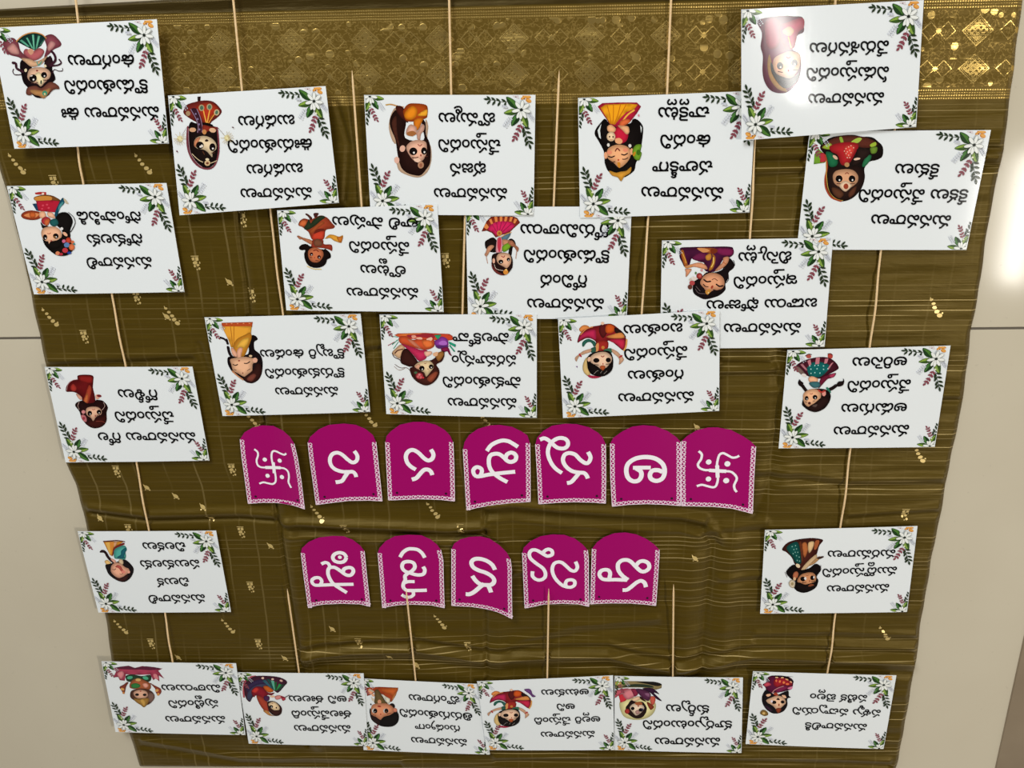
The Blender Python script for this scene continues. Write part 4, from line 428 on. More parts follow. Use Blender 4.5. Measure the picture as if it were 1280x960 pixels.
GLYPHS = [[[119,207,89,213,69,228,52,255,47,267,43,285,93,301,109,263,119,256,130,257,147,270,209,342,241,362,270,368,285,367,289,320,257,313,242,304,190,243,163,219,142,210],[241,-12,207,-7,180,9,113,85,108,90,103,93,86,98,71,93,61,81,62,56,72,42,90,37,109,42,137,76,170,41,142,7,115,-8,74,-11,42,0,34,6,27,14,21,22,16,31,9,69,9,80,11,91,14,101,19,110,24,118,31,126,38,132,47,137,55,142,65,145,75,146,85,147,119,140,149,120,212,48,237,40,264,43,284,61,291,96,284,133,267,162,259,170,249,178,216,195,176,205,116,210,161,256,191,253,216,248,239,241,260,232,280,220,296,207,311,192,323,176,332,158,339,139,343,118,341,68,327,30,319,19,309,10,272,-9,257,-11],[414,-12,397,-11,381,-8,366,-2,352,6,339,16,327,26,316,39,305,55,330,94,362,62,382,48,410,40,438,43,445,47,452,54,457,62,461,71,463,83,464,97,463,110,461,122,458,134,453,144,432,172,376,210,398,256,418,248,433,240,473,208,484,195,493,181,502,167,509,151,514,135,517,118,517,99,516,75,511,54,503,34,491,18,476,5,458,-5,437,-10]],[[236,-12,202,-7,174,7,150,30,102,89,94,96,82,99,68,91,61,71,67,41,85,5,37,-12,29,-1,16,28,9,60,11,92,23,119,44,139,72,148,102,147,132,133,205,50,226,41,250,40,274,54,285,83,283,122,280,133,275,144,269,153,262,162,254,170,245,178,212,195,171,205,113,210,156,256,186,253,211,248,235,241,256,232,275,220,291,207,306,192,318,176,327,158,334,139,338,118,339,97,339,81,328,40,321,28,313,18,304,9,293,2,281,-4,267,-9,252,-11],[118,207,88,213,67,228,50,255,46,267,42,285,91,301,108,263,117,256,129,257,146,270,207,342,239,362,268,368,283,367,287,320,255,313,241,304,188,243,162,219,141,210]],[[241,-12,207,-7,180,9,113,85,108,90,103,93,86,98,71,93,61,81,62,56,72,42,90,37,109,42,137,76,170,41,142,7,115,-8,74,-11,42,0,34,6,27,14,21,22,16,31,9,69,9,80,11,91,14,101,19,110,24,118,31,126,38,132,47,137,55,142,65,145,75,146,85,147,119,140,149,120,212,48,237,40,264,43,284,61,291,96,284,133,267,162,259,170,249,178,216,195,176,205,116,210,161,256,191,253,216,248,239,241,260,232,280,220,296,207,311,192,323,176,332,158,339,139,343,118,341,68,327,30,319,19,309,10,272,-9,257,-11],[119,207,89,213,69,228,52,255,47,267,43,285,93,301,109,263,119,256,130,257,147,270,209,342,241,362,270,368,285,367,289,320,257,313,242,304,190,243,163,219,142,210]],[[15,118,25,173,53,214,97,240,151,248,207,240,250,215,262,203,271,189,279,174,288,118,279,66,251,24,208,-3,151,-12,96,-3,53,24,25,65],[68,124,70,106,74,89,80,75,89,63,101,53,115,45,132,41,152,39,165,40,198,50,220,70,233,99,233,144,221,174,199,195,189,200,178,204,138,206,125,204,114,200,89,182,74,156],[391,104,356,110,329,131,316,166,321,202,335,227,388,228,367,193,366,165,380,151,400,150,405,151,409,153,417,164,418,184,416,190,413,195,395,205,17,208,17,254,355,256,365,256,420,248,447,231,460,212,467,186,467,176,466,161,462,146,455,134,446,123,435,115,422,109,407,105]],
[[178,-12,152,-11,128,-7,107,-2,87,7,70,17,54,29,41,43,31,59,22,76,16,94,13,114,15,170,19,186,25,200,50,234,61,242,73,248,112,256,142,251,150,248,158,243,165,237,170,231,182,206,182,166,179,157,175,148,170,140,163,132,137,117,126,114,114,112,84,113,61,120,42,132,23,151,40,189,73,163,91,159,114,160,120,163,125,166,132,179,131,195,120,207,91,204,71,182,66,170,64,157,63,142,63,133,63,124,65,115,74,89,90,68,115,51,149,41,162,40,176,39,202,41,224,45,244,52,260,61,273,73,282,87,288,104,290,123,289,136,274,171,266,181,255,190,242,199,223,210,247,256,271,245,289,233,305,219,318,204,329,186,337,167,341,147,343,125,342,106,339,88,333,71,326,55,316,40,303,27,289,16,271,6,252,-2,230,-8,205,-11]],[[58,-12,41,-11,25,-8,10,-2,-4,6,-17,16,-29,26,-40,39,-51,55,-26,94,6,62,26,48,54,40,82,43,89,47,96,54,101,62,105,71,107,83,108,97,107,110,105,122,102,134,97,144,76,172,20,210,42,256,62,248,77,240,117,208,128,195,137,181,146,167,153,151,158,135,161,118,161,99,160,75,155,54,147,34,135,18,120,5,102,-5,81,-10]],[[276,-12,238,-9,200,6,181,24,176,31,170,44,188,50,183,32,177,23,171,15,142,-6,100,-12,82,-10,64,-5,49,5,36,18,25,34,18,52,13,73,12,97,13,121,17,143,24,164,34,183,47,199,62,214,79,227,98,237,120,245,143,251,168,255,221,255,277,242,308,228,318,223,330,213,301,173,239,201,212,206,176,206,124,195,113,190,104,184,81,161,75,151,71,141,65,116,65,83,67,70,71,60,88,43,97,40,106,39,117,40,126,43,145,61,156,97,203,97,210,68,223,50,255,39,294,39,308,49,313,65,309,79,292,88,270,85,266,82,263,79,261,75,259,69,261,47,275,21,234,12,213,53,212,78,214,87,217,96,233,117,257,129,288,132,304,131,319,128,332,122,343,114,353,104,359,92,363,78,364,63,361,38,349,18,332,3,310,-7],[464,14,430,20,420,24,413,30,406,36,400,43,388,73,391,103,401,121,417,136,482,132,445,106,436,83,436,77,438,72,447,63,463,59,480,63,488,74,489,93,487,100,484,105,467,115,45,119,45,163,427,165,437,165,492,156,513,144,532,120,538,95,538,85,537,70,534,56,527,43,518,33,507,25,494,19,480,15],[464,254,492,250,514,238,528,219,531,211,533,203,533,194,533,187,527,166,515,150,492,132,483,128,429,146,473,171,484,191,481,202,474,208,451,205,429,182,385,200,392,215,416,240,427,246,438,250,451,253],[172,316,168,235,122,235,118,316],[260,316,256,235,210,235,206,316]],[[132,-12,86,-7,48,9,19,35,12,46,7,58,4,76,55,90,66,67,80,52,101,43,111,41,122,40,173,44,195,58,197,78,185,92,167,98,60,112,37,124,19,147,13,170,13,179,13,189,26,219,52,241,92,254,142,256,194,246,205,240,214,234,223,226,230,217,237,207,243,195,247,177,196,164,185,185,173,197,137,206,88,202,69,189,68,170,80,160,179,148,214,137,238,117,248,95,251,71,251,58,248,46,230,16,197,-3,183,-7,167,-10,150,-11],
[325,204,299,207,272,221,257,242,251,272,256,302,270,327,322,328,302,293,299,270,310,253,334,250,340,251,344,253,347,256,350,260,352,284,343,299,321,306,229,304,212,289,201,261,155,261,143,291,137,296,131,301,125,304,119,306,84,302,74,292,72,278,77,266,85,259,126,254,126,208,106,207,94,207,61,215,36,234,30,242,25,251,19,284,20,299,25,313,32,325,42,336,55,345,69,351,85,355,102,356,146,350,172,330,178,323,183,315,187,299,169,303,173,315,193,339,214,351,242,356,252,356,285,356,351,349,376,336,391,319,400,295,400,261,396,246,390,234,381,223,369,215,356,209,341,205]],[[273,-12,235,-9,197,6,178,24,173,31,167,44,185,50,181,32,175,23,168,15,139,-5,99,-12,80,-10,63,-5,48,5,35,18,25,34,17,52,13,73,12,97,13,121,17,143,24,164,34,183,46,199,61,214,78,227,97,237,118,245,141,251,165,255,218,255,264,245,315,223,327,213,298,173,244,198,199,206,189,207,169,206,152,203,136,199,97,178,87,169,79,157,73,145,69,131,66,115,65,98,71,60,88,43,115,40,123,43,131,47,147,71,149,81,153,97,200,97,207,68,220,50,247,40,284,38,291,39,297,42,307,53,308,76,299,85,272,86,258,75,257,51,272,21,231,12,225,20,212,46,210,54,209,62,209,71,210,85,214,98,220,110,230,120,241,128,254,134,269,137,306,136,333,124,352,104,356,96,359,87,361,58,355,32,341,13,322,-1,299,-9],[172,207,142,213,121,228,104,255,100,267,96,285,145,301,162,263,171,256,183,257,200,270,261,342,293,362,322,368,337,367,341,320,309,313,295,304,242,243,216,219,195,210]],[[197,-12,116,-3,94,5,75,14,58,25,44,37,33,51,24,67,17,83,13,100,15,146,31,181,59,206,95,218,139,214,148,210,156,205,162,200,168,193,180,169,181,135,176,121,169,108,159,97,147,89,132,82,116,79,97,78,65,83,36,97,42,140,79,126,110,127,117,129,122,132,129,145,128,160,121,168,94,169,73,158,62,137,62,102,75,79,96,61,126,48,139,45,151,43,194,39,214,40,232,42,285,57,294,63,302,69,319,88,327,109,328,144,314,163,296,170,273,168,269,165,265,162,263,158,262,153,261,147,261,142,267,131,271,128,275,126,294,125,315,133,334,163,348,110,319,85,295,78,272,78,245,86,237,90,230,96,215,117,212,126,210,135,210,145,211,159,214,172,221,184,229,193,240,201,252,206,266,209,297,208,310,199,297,194,271,202,210,210,221,253,244,252,262,249,278,244,293,239,307,233,320,227,331,219,341,211,350,202,357,192,363,182,369,171,377,135,377,122,377,108,375,95,371,82,367,69,361,57,353,46,344,36,334,26,322,18,308,10,293,4,277,-2,259,-6],[204,207,174,213,154,228,137,255,132,267,128,285,178,301,194,263,204,256,215,257,232,270,294,342,326,362,355,368,370,367,374,320,342,313,327,304,275,243,248,219,227,210]],[[11,104,19,150,43,187,80,211,126,220,174,212,211,187,235,150,243,104,235,58,211,21,175,-3,126,-12,79,-3,42,21,18,59],[63,105,65,91,68,79,73,68,80,58,88,50,99,44,112,40,127,39,154,44,174,58,186,79,190,104,189,118,186,130,181,141,173,150,164,159,154,164,141,168,126,169,99,164,80,150,68,130]],
[[252,-12,217,-7,189,11,172,33,166,48,186,49,181,33,175,24,168,16,139,-5,99,-12,80,-10,63,-4,48,5,35,18,25,35,17,54,13,76,12,100,13,122,17,143,23,163,32,181,43,198,56,213,72,225,90,236,109,245,131,251,154,255,179,256,203,255,226,251,247,245,266,236,284,225,299,212,312,197,322,181,331,162,337,143,341,83,339,68,335,53,318,18,289,-5],[248,39,257,40,264,43,271,47,277,53,282,61,285,71,287,85,288,101,287,116,285,130,281,144,276,156,253,185,242,193,229,199,215,203,200,206,141,203,103,186,78,157,72,145,68,132,66,118,65,102,66,86,68,72,82,47,88,43,96,40,123,43,142,62,153,97,200,97,212,59,218,52,225,47],[161,207,131,213,111,228,94,255,89,267,85,285,135,301,151,263,161,256,172,257,189,270,251,342,283,362,312,368,327,367,331,320,299,313,284,304,232,243,205,219,184,210]],[[236,-12,202,-7,174,7,150,30,102,89,89,98,71,95,63,83,62,78,61,71,67,41,85,5,37,-12,19,18,10,49,11,92,23,119,29,126,36,133,44,139,53,143,82,149,110,145,132,133,195,59,215,44,232,40,253,41,273,56,282,79,286,113,285,129,283,145,269,193,245,236,235,249,225,261,213,272,201,282,188,291,175,298,161,303,147,307,123,310,103,306,92,296,91,283,96,272,107,267,124,268,135,275,139,292,136,307,122,333,166,342,172,334,175,328,186,295,181,260,175,248,166,238,156,230,143,225,129,221,113,220,101,221,72,230,53,249,43,271,44,307,59,332,84,349,130,356,150,355,170,352,189,346,208,338,226,327,244,315,289,268,302,250,313,230,322,208,329,186,335,163,338,139,336,76,321,31,313,19,304,9,293,2,280,-4]],[[276,-12,238,-9,200,6,181,24,176,31,170,44,188,50,183,32,177,23,171,15,142,-6,100,-12,82,-10,64,-5,49,5,36,18,25,34,18,52,13,73,12,97,13,121,17,143,24,164,34,183,47,199,62,214,79,227,98,237,120,245,143,251,168,255,221,255,278,242,308,228,318,223,330,213,301,173,239,201,212,206,176,206,124,195,113,190,104,184,81,161,75,151,71,141,65,116,65,83,67,70,71,60,88,43,97,40,106,39,117,40,126,43,145,61,156,97,203,97,210,68,223,50,255,39,294,39,308,49,313,65,309,79,292,88,270,85,266,82,263,79,261,75,259,69,261,47,275,21,234,12,213,53,212,78,214,87,217,96,233,117,257,129,288,132,304,131,319,128,332,122,343,114,353,104,359,92,363,78,364,63,361,38,349,18,332,3,310,-7],[32,119,40,164,390,163,390,119],[216,316,212,235,166,235,162,316]],[[147,256,201,247,217,241,231,232,262,196,277,147,277,128,277,112,271,71,261,37,242,1,234,-10,185,13,216,70,224,111,222,145,220,155,216,165,212,174,207,182,200,189,192,195,183,200,172,204,133,206,103,197,82,177,77,169,73,159,70,148,68,136,70,92,73,78,78,66,106,13,57,-10,31,36,17,86,15,140,18,157,22,173,48,216,60,228,74,238,89,246,107,251,126,255],[132,207,102,213,81,228,64,255,60,267,56,285,105,301,122,263,131,256,143,257,160,270,221,342,253,362,282,368,297,367,301,320,269,313,255,304,202,243,176,219,155,210]],
[[267,-12,231,-7,202,10,183,33,177,48,198,48,191,32,170,9,147,-5,122,-11,89,-11,76,-9,64,-6,54,-2,45,4,24,27,20,36,17,45,15,55,15,65,20,95,24,103,29,111,59,136,123,165,128,169,131,174,132,179,133,186,129,199,118,206,92,207,84,206,78,203,66,188,69,159,24,146,13,177,13,196,14,205,17,213,34,235,62,251,102,256,116,255,130,253,141,250,151,245,173,226,186,193,184,166,181,158,178,150,161,130,93,97,73,83,70,78,68,72,67,65,68,60,80,44,113,40,141,50,154,64,164,97,211,97,222,62,225,57,230,52,245,43,274,40,298,54,303,61,307,71,309,83,310,97,309,110,307,122,304,134,299,144,269,180,222,210,244,256,264,248,279,240,293,230,306,219,319,208,330,195,339,181,348,167,355,151,360,135,363,118,363,100,363,83,361,67,357,53,352,40,345,28,337,17,328,8,318,1,306,-5,294,-9,281,-11]],[[267,-12,231,-7,202,10,183,32,177,48,198,48,191,32,170,9,147,-5,122,-11,89,-11,76,-9,64,-6,54,-2,45,4,24,27,20,36,17,45,15,55,15,65,20,95,24,103,29,111,59,136,123,165,128,169,131,174,132,179,133,186,129,199,118,206,92,207,84,206,78,203,66,188,69,159,24,146,13,177,13,196,14,205,17,213,34,235,62,251,102,256,116,255,130,253,141,250,151,245,173,226,186,193,184,166,181,158,178,150,161,130,93,97,73,83,70,78,68,72,67,65,68,60,80,44,113,40,141,50,154,64,164,97,211,97,222,62,225,57,230,52,245,43,274,40,298,53,303,61,307,71,309,82,310,96,309,109,307,122,304,134,299,145,270,181,226,211,243,254,264,247,279,239,293,230,306,219,319,207,330,195,339,181,348,166,355,151,360,134,363,117,363,99,363,83,361,67,357,53,352,40,345,28,337,18,328,9,318,1,306,-4,294,-9,281,-11],[160,-67,164,12,210,12,214,-67],[232,207,202,213,182,228,165,255,160,267,156,285,206,301,222,263,232,256,243,257,260,270,322,342,354,362,383,368,398,367,402,320,370,313,355,304,303,243,276,219,255,210]],[[265,-12,229,-6,201,11,183,33,178,47,198,48,191,32,170,9,163,3,155,-1,131,-9,102,-12,89,-11,76,-9,64,-6,54,-2,30,18,24,27,20,36,17,45,15,55,17,85,20,95,24,103,50,130,123,165,128,169,131,174,132,179,133,186,129,199,118,206,92,207,84,206,78,203,66,188,69,159,24,146,13,171,14,205,27,228,51,246,62,251,74,254,87,255,102,256,141,250,151,245,160,239,167,233,173,226,186,193,181,158,167,136,145,120,93,97,73,83,70,78,68,72,67,65,68,60,80,44,104,39,129,43,150,59,164,97,211,97,215,80,218,68,223,59,229,52,254,40,282,42,289,44,294,48,302,64,301,86,291,112,335,132,342,123,346,116,355,84,356,56,354,45,350,34,346,25,340,16,314,-3,303,-7,291,-10,279,-11],[342,188,341,175,337,162,330,150,320,139,307,131,292,125,275,121,230,122,195,132,169,149,144,178,167,213,199,185,234,172,273,171,283,175,289,183,288,197,278,204,226,205,220,249,246,255,283,255,317,242,336,221]],
[[272,-12,235,-7,213,5,188,32,182,47,203,49,197,33,178,9,171,4,163,-1,140,-9,102,-11,90,-9,79,-6,69,-2,60,4,51,11,44,19,30,49,28,60,27,72,28,81,30,91,33,101,38,110,44,120,52,129,62,136,80,141,72,124,8,125,8,170,134,170,134,127,117,121,106,117,98,111,91,105,86,98,82,91,80,83,79,74,80,67,82,60,94,45,116,39,127,40,137,43,158,62,169,97,215,97,226,62,230,57,235,52,250,43,280,41,296,47,301,50,305,54,313,75,315,85,315,96,314,110,312,122,308,134,303,145,297,156,290,165,281,174,272,183,224,213,259,244,277,237,317,210,347,175,365,131,368,115,368,99,361,51,341,15,310,-5],[341,276,335,246,313,221,290,211,244,207,178,208,178,254,273,257,284,263,289,276,283,291,264,298,50,300,50,346,246,347,291,343,314,333,329,319,338,301],[283,422,298,421,311,419,323,414,334,408,343,400,350,392,356,381,361,365,315,353,300,373,277,377,260,368,255,355,262,339,280,320,236,301,226,309,221,316,210,337,206,360,212,386,216,394,222,400,229,406,236,411,244,415,253,418]],[[236,-12,202,-7,174,7,150,30,102,89,94,96,82,99,68,91,61,71,67,41,85,5,37,-12,19,18,10,49,9,82,18,111,36,133,62,146,92,149,118,142,144,121,205,51,226,41,251,40,274,54,279,62,283,71,285,83,286,97,280,134,275,144,269,154,262,164,254,172,198,210,221,256,241,248,256,240,270,230,306,195,316,181,324,166,331,151,336,134,339,117,339,99,333,53,313,18,303,9,293,1,280,-5,267,-9,252,-11],[98,207,68,213,48,228,31,255,26,267,22,285,72,301,88,263,98,256,109,257,126,270,188,342,220,362,249,368,264,367,268,320,236,313,221,304,169,243,142,219,121,210]],[[-73,-25,-57,-26,-43,-29,-31,-35,-21,-43,-12,-53,-6,-65,-3,-77,-2,-90,-6,-117,-17,-136,-32,-149,-56,-160,-95,-165,-312,-163,-312,-117,-71,-114,-64,-112,-58,-109,-53,-106,-50,-102,-49,-97,-48,-90,-51,-79,-61,-71,-79,-70,-84,-71,-89,-73,-97,-83,-96,-105,-75,-136,-126,-136,-140,-113,-145,-79,-133,-51,-105,-30]],[[267,-12,231,-7,202,10,183,32,177,48,198,48,191,32,170,9,147,-5,122,-11,89,-11,76,-9,64,-6,54,-2,45,4,24,27,20,36,17,45,15,55,15,65,20,95,24,103,29,111,59,136,123,165,128,169,131,174,132,179,133,186,129,199,118,206,92,207,84,206,78,203,66,188,69,159,24,146,13,177,13,196,14,205,17,213,34,235,62,251,102,256,116,255,130,253,141,250,151,245,173,226,186,193,184,166,181,158,178,150,161,130,93,97,73,83,70,78,68,72,67,65,68,60,80,44,113,40,141,50,154,64,164,97,211,97,222,62,225,57,230,52,245,43,274,40,298,53,309,82,310,96,309,110,307,123,304,135,280,174,229,211,244,255,251,256,269,247,312,216,323,204,334,191,342,177,350,163,356,148,360,132,363,116,363,99,363,82,361,67,357,53,352,39,345,28,337,17,328,8,318,1,306,-5,294,-9,281,-11],
[447,204,421,207,394,221,379,242,373,272,378,302,392,327,444,328,424,293,421,270,432,253,456,250,462,251,466,253,469,256,472,260,474,283,465,299,444,306,362,304,345,289,334,261,288,261,283,275,280,284,276,291,270,296,252,306,235,306,215,296,213,292,211,287,213,271,224,259,252,255,258,209,245,207,210,211,183,226,164,251,161,261,159,272,158,284,159,294,169,322,175,329,181,336,208,351,243,356,280,349,305,330,311,323,316,315,320,299,302,303,306,315,326,339,347,351,375,356,385,356,407,356,473,349,498,336,513,319,522,295,522,261,518,246,512,234,503,223,491,215,478,209,463,205]],[[55,-199,37,-198,21,-196,5,-192,-10,-186,-45,-160,-65,-120,-68,-73,-55,-33,-27,-1,12,20,68,26,108,14,116,8,123,1,130,-7,135,-16,141,-49,140,-62,137,-74,131,-85,122,-95,112,-103,99,-109,85,-113,70,-114,60,-113,50,-112,25,-101,18,-95,12,-89,7,-81,3,-72,0,-63,-1,-52,2,-20,13,9,57,83,65,106,68,130,67,143,64,154,59,165,52,174,43,184,32,192,18,201,-2,212,20,256,46,245,66,232,83,218,96,202,107,185,114,167,118,150,117,103,102,64,50,-22,45,-41,49,-58,59,-67,80,-67,91,-56,90,-34,77,-22,49,-18,20,-24,-3,-39,-14,-56,-20,-79,-21,-88,-19,-102,-16,-115,-10,-125,-2,-134,9,-141,22,-147,37,-150,55,-151,70,-150,110,-142,121,-136,132,-130,143,-122,156,-111,194,-139,178,-157,162,-169,146,-179,128,-186,110,-192]],[[272,-12,235,-7,213,5,188,32,182,47,203,49,197,33,178,9,171,4,163,-1,140,-9,102,-11,90,-9,79,-6,69,-2,60,4,51,11,44,19,30,49,28,60,27,72,28,81,30,91,33,101,38,110,44,120,52,129,62,136,80,141,72,124,8,125,8,170,134,170,134,127,117,121,106,117,98,111,91,105,86,98,82,91,80,67,89,49,108,40,137,43,145,48,152,54,158,62,162,71,165,81,169,97,215,97,226,62,230,57,235,52,250,43,280,41,296,47,301,50,305,54,313,75,314,109,312,121,309,132,293,161,286,169,278,176,250,194,193,210,214,255,241,251,263,245,283,236,301,225,316,213,351,169,359,152,364,135,368,80,365,64,361,49,341,15,310,-5],[193,207,163,213,143,228,126,255,121,267,117,285,167,301,183,263,193,256,204,257,221,270,283,342,315,362,344,368,359,367,363,320,331,313,316,304,264,243,237,219,216,210]],[[178,-12,152,-11,128,-7,107,-2,87,7,70,17,54,29,41,43,31,59,22,76,16,94,13,114,12,134,19,186,25,200,32,213,61,242,73,248,86,252,99,255,112,256,142,251,150,248,158,243,175,223,179,215,182,206,184,176,182,166,179,157,175,148,170,140,163,132,156,126,147,121,137,117,126,114,114,112,101,112,92,112,68,117,48,128,28,144,23,151,40,189,63,168,78,161,107,159,125,166,133,185,127,202,110,209,83,199,76,191,71,182,66,170,64,157,67,106,78,82,97,62,125,47,162,40,208,42,248,54,275,77,282,87,286,98,288,140,285,153,280,166,272,178,262,188,223,216,278,236,294,226,307,215,318,203,339,158,342,142,343,125,342,106,339,89,334,72,326,56,317,41,304,28,290,16,273,6,253,-2,231,-8,206,-11],[446,104,411,110,384,131,371,166,376,202,390,227,443,228,422,193,421,165,435,151,455,150,460,151,464,153,472,164,473,184,471,190,468,195,463,199,457,202,431,207,194,208,194,254,430,256,462,252,486,243,507,225,518,204,522,176,521,161,517,146,510,134,501,123,490,115,477,109,462,105]],
[[132,-12,86,-7,48,9,19,35,12,46,7,58,4,76,55,90,66,67,80,52,101,43,111,41,122,40,173,44,195,58,197,78,185,92,167,98,60,112,37,124,19,147,13,170,13,179,13,189,26,219,52,241,92,254,142,256,194,246,205,240,214,234,223,226,230,217,237,207,243,195,247,177,196,164,185,185,173,197,137,206,88,202,69,189,68,170,80,160,179,148,214,137,238,117,248,95,251,71,251,58,248,46,230,16,197,-3,183,-7,167,-10,150,-11],[118,210,83,214,48,227,65,267,116,256,142,261,149,264,155,268,158,274,161,283,161,305,149,325,142,330,134,334,110,337,94,331,91,320,96,314,109,310,136,315,172,343,188,308,183,301,166,285,147,275,122,269,112,269,98,270,84,272,73,276,62,281,54,289,48,298,44,309,43,321,44,330,45,338,48,345,64,364,88,375,97,378,107,379,118,379,139,378,158,373,173,365,186,354,196,341,203,326,208,309,209,291,208,273,203,257,196,243,185,231,172,222,156,215,138,211],[133,440,149,440,162,437,174,433,185,427,194,420,201,412,208,402,213,386,167,373,153,391,127,396,109,388,104,375,114,351,75,332,69,339,66,344,58,367,58,392,62,405,69,415,79,425,90,432]],[[149,251,204,243,219,236,233,228,264,193,279,146,280,128,280,112,274,71,263,37,245,1,237,-10,188,13,218,70,226,110,225,145,222,155,219,165,215,174,209,182,203,189,195,195,186,200,175,204,135,206,106,197,85,177,80,168,75,159,72,148,71,136,73,92,76,78,81,66,109,13,60,-10,34,36,19,86,17,139,20,156,25,171,50,213,62,224,76,233,92,241,110,247,129,250],[383,104,348,110,321,131,308,166,313,202,327,227,380,228,359,193,358,165,372,151,392,150,397,151,401,153,409,164,410,184,408,190,405,195,387,205,18,208,18,254,347,256,357,256,412,248,439,231,452,212,459,186,459,176,458,161,454,146,447,134,438,123,427,115,414,109,399,105]],[[272,-12,235,-7,213,5,188,32,182,47,203,49,197,33,178,9,171,4,163,-1,140,-9,102,-11,90,-9,79,-6,69,-2,60,4,51,11,44,19,30,49,28,60,27,72,28,81,30,91,33,101,38,110,44,120,52,129,62,136,80,141,72,124,8,125,8,170,134,170,134,127,117,121,106,117,98,111,91,105,86,98,82,91,80,67,89,49,108,40,137,43,145,48,152,54,158,62,162,71,165,81,169,97,215,97,227,62,231,57,235,52,251,43,280,41,296,47,301,50,305,54,313,75,314,109,313,121,309,132,305,142,300,151,294,160,287,167,263,186,208,213,289,225,298,221,333,194,355,160,361,146,365,131,368,80,365,64,361,49,341,15,310,-5],[474,104,439,110,412,131,399,166,404,202,418,227,471,228,450,193,449,165,463,151,483,150,488,151,492,153,500,164,501,184,499,190,496,195,478,205,100,208,100,254,438,256,448,256,503,248,530,231,543,212,550,186,550,176,549,161,545,146,538,134,529,123,518,115,505,109,490,105]],[[132,-12,86,-7,48,9,19,35,12,46,7,58,4,76,55,90,66,67,80,52,101,43,111,41,122,40,173,44,195,58,197,78,185,92,167,98,60,112,37,124,19,147,13,170,13,179,13,189,26,219,52,241,92,254,142,256,194,246,205,240,214,234,223,226,230,217,237,207,243,195,247,177,196,164,185,185,173,197,137,206,88,202,69,189,68,170,80,160,179,148,214,137,238,117,248,95,251,71,251,58,248,46,230,16,197,-3,183,-7,167,-10,150,-11],
[247,276,241,246,219,221,196,211,150,207,113,208,113,254,182,258,192,265,195,276,190,290,175,297,15,300,15,346,152,347,197,343,220,333,242,307]],[[-205,-25,-193,-25,-182,-28,-156,-44,-149,-52,-142,-61,-136,-77,-155,-77,-149,-61,-142,-52,-135,-44,-109,-28,-98,-25,-86,-25,-74,-25,-64,-27,-55,-30,-46,-35,-38,-40,-32,-47,-15,-79,-14,-119,-17,-128,-21,-137,-35,-161,-68,-191,-99,-161,-70,-129,-61,-108,-60,-99,-60,-94,-67,-80,-70,-76,-75,-74,-80,-73,-87,-72,-95,-73,-101,-74,-107,-77,-111,-81,-125,-113,-166,-113,-170,-100,-172,-93,-184,-77,-205,-72,-221,-76,-231,-94,-229,-115,-226,-122,-221,-129,-192,-160,-223,-191,-251,-166,-267,-144,-277,-118,-278,-88,-270,-61,-252,-40,-227,-27,-216,-25]],[[278,-12,242,-7,213,10,194,33,188,48,209,49,203,32,183,9,175,3,168,-1,144,-10,94,-10,83,-7,73,-3,47,16,24,53,14,102,19,164,33,202,56,230,93,251,133,255,162,248,170,243,177,237,183,231,188,223,196,197,192,157,188,148,183,140,176,132,169,126,139,114,96,113,58,128,32,151,49,189,85,163,104,159,127,160,141,169,146,185,142,199,127,208,107,206,100,203,94,199,73,170,66,135,66,98,73,70,87,50,109,40,142,43,162,59,175,97,222,97,229,68,241,52,261,41,285,40,295,43,303,47,318,71,320,83,321,97,315,134,289,172,233,210,255,256,275,248,290,240,330,208,359,167,366,151,371,135,374,118,374,100,374,83,372,67,368,53,363,40,339,8,329,1,317,-5],[145,316,142,235,95,235,92,316]],[[243,-12,208,-7,180,9,156,32,113,85,92,97,75,96,64,86,60,62,68,46,83,38,104,40,119,51,137,76,170,41,164,30,136,2,115,-8,107,-10,97,-12,87,-12,74,-11,62,-9,51,-5,27,14,21,22,16,31,9,59,11,91,14,101,19,110,24,118,31,126,55,142,65,145,75,146,103,145,112,143,119,140,142,126,197,62,217,46,245,39,272,47,287,72,290,113,282,153,264,190,239,224,208,255,172,282,115,314,138,362,156,355,170,348,213,322,254,290,266,277,278,264,310,221,332,172,337,155,341,137,343,83,332,40,308,9,297,1,285,-5],[51,344,52,355,53,365,56,375,60,385,66,393,72,400,95,416,130,421,154,418,158,416,165,412,147,369,131,371,117,369,113,367,110,364,104,344,108,318,131,271,85,250,61,294,56,306,53,318,52,331]],[[241,-12,207,-7,180,9,113,85,108,90,103,93,86,98,71,93,61,81,62,56,72,42,90,37,109,42,137,76,170,41,142,7,115,-8,74,-11,42,0,34,6,27,14,21,22,16,31,9,69,14,101,19,110,24,118,31,126,38,132,47,137,55,142,65,145,75,146,85,147,94,147,119,140,149,120,212,48,237,40,264,43,284,61,287,71,290,82,287,124,283,137,277,148,253,177,210,203,200,207,144,208,144,254,169,256,231,243,287,213,320,179,328,165,335,150,340,134,343,116,341,68,327,30,319,19,309,10,272,-9,257,-11],[321,276,315,246,293,221,270,211,224,207,158,208,158,254,253,257,264,263,269,276,263,291,244,298,30,300,30,346,226,347,271,343,294,333,309,319,318,301],[263,422,278,421,291,419,303,414,314,408,323,400,330,392,336,381,341,365,295,353,280,373,257,377,240,368,235,355,242,339,260,320,216,301,206,309,201,316,190,337,186,360,192,386,196,394,202,400,209,406,216,411,224,415,233,418]],[[12,118,21,173,49,217,93,246,148,256,204,246,247,218,275,175,285,118,276,66,248,24,204,-3,148,-12,92,-3,49,24,21,65],
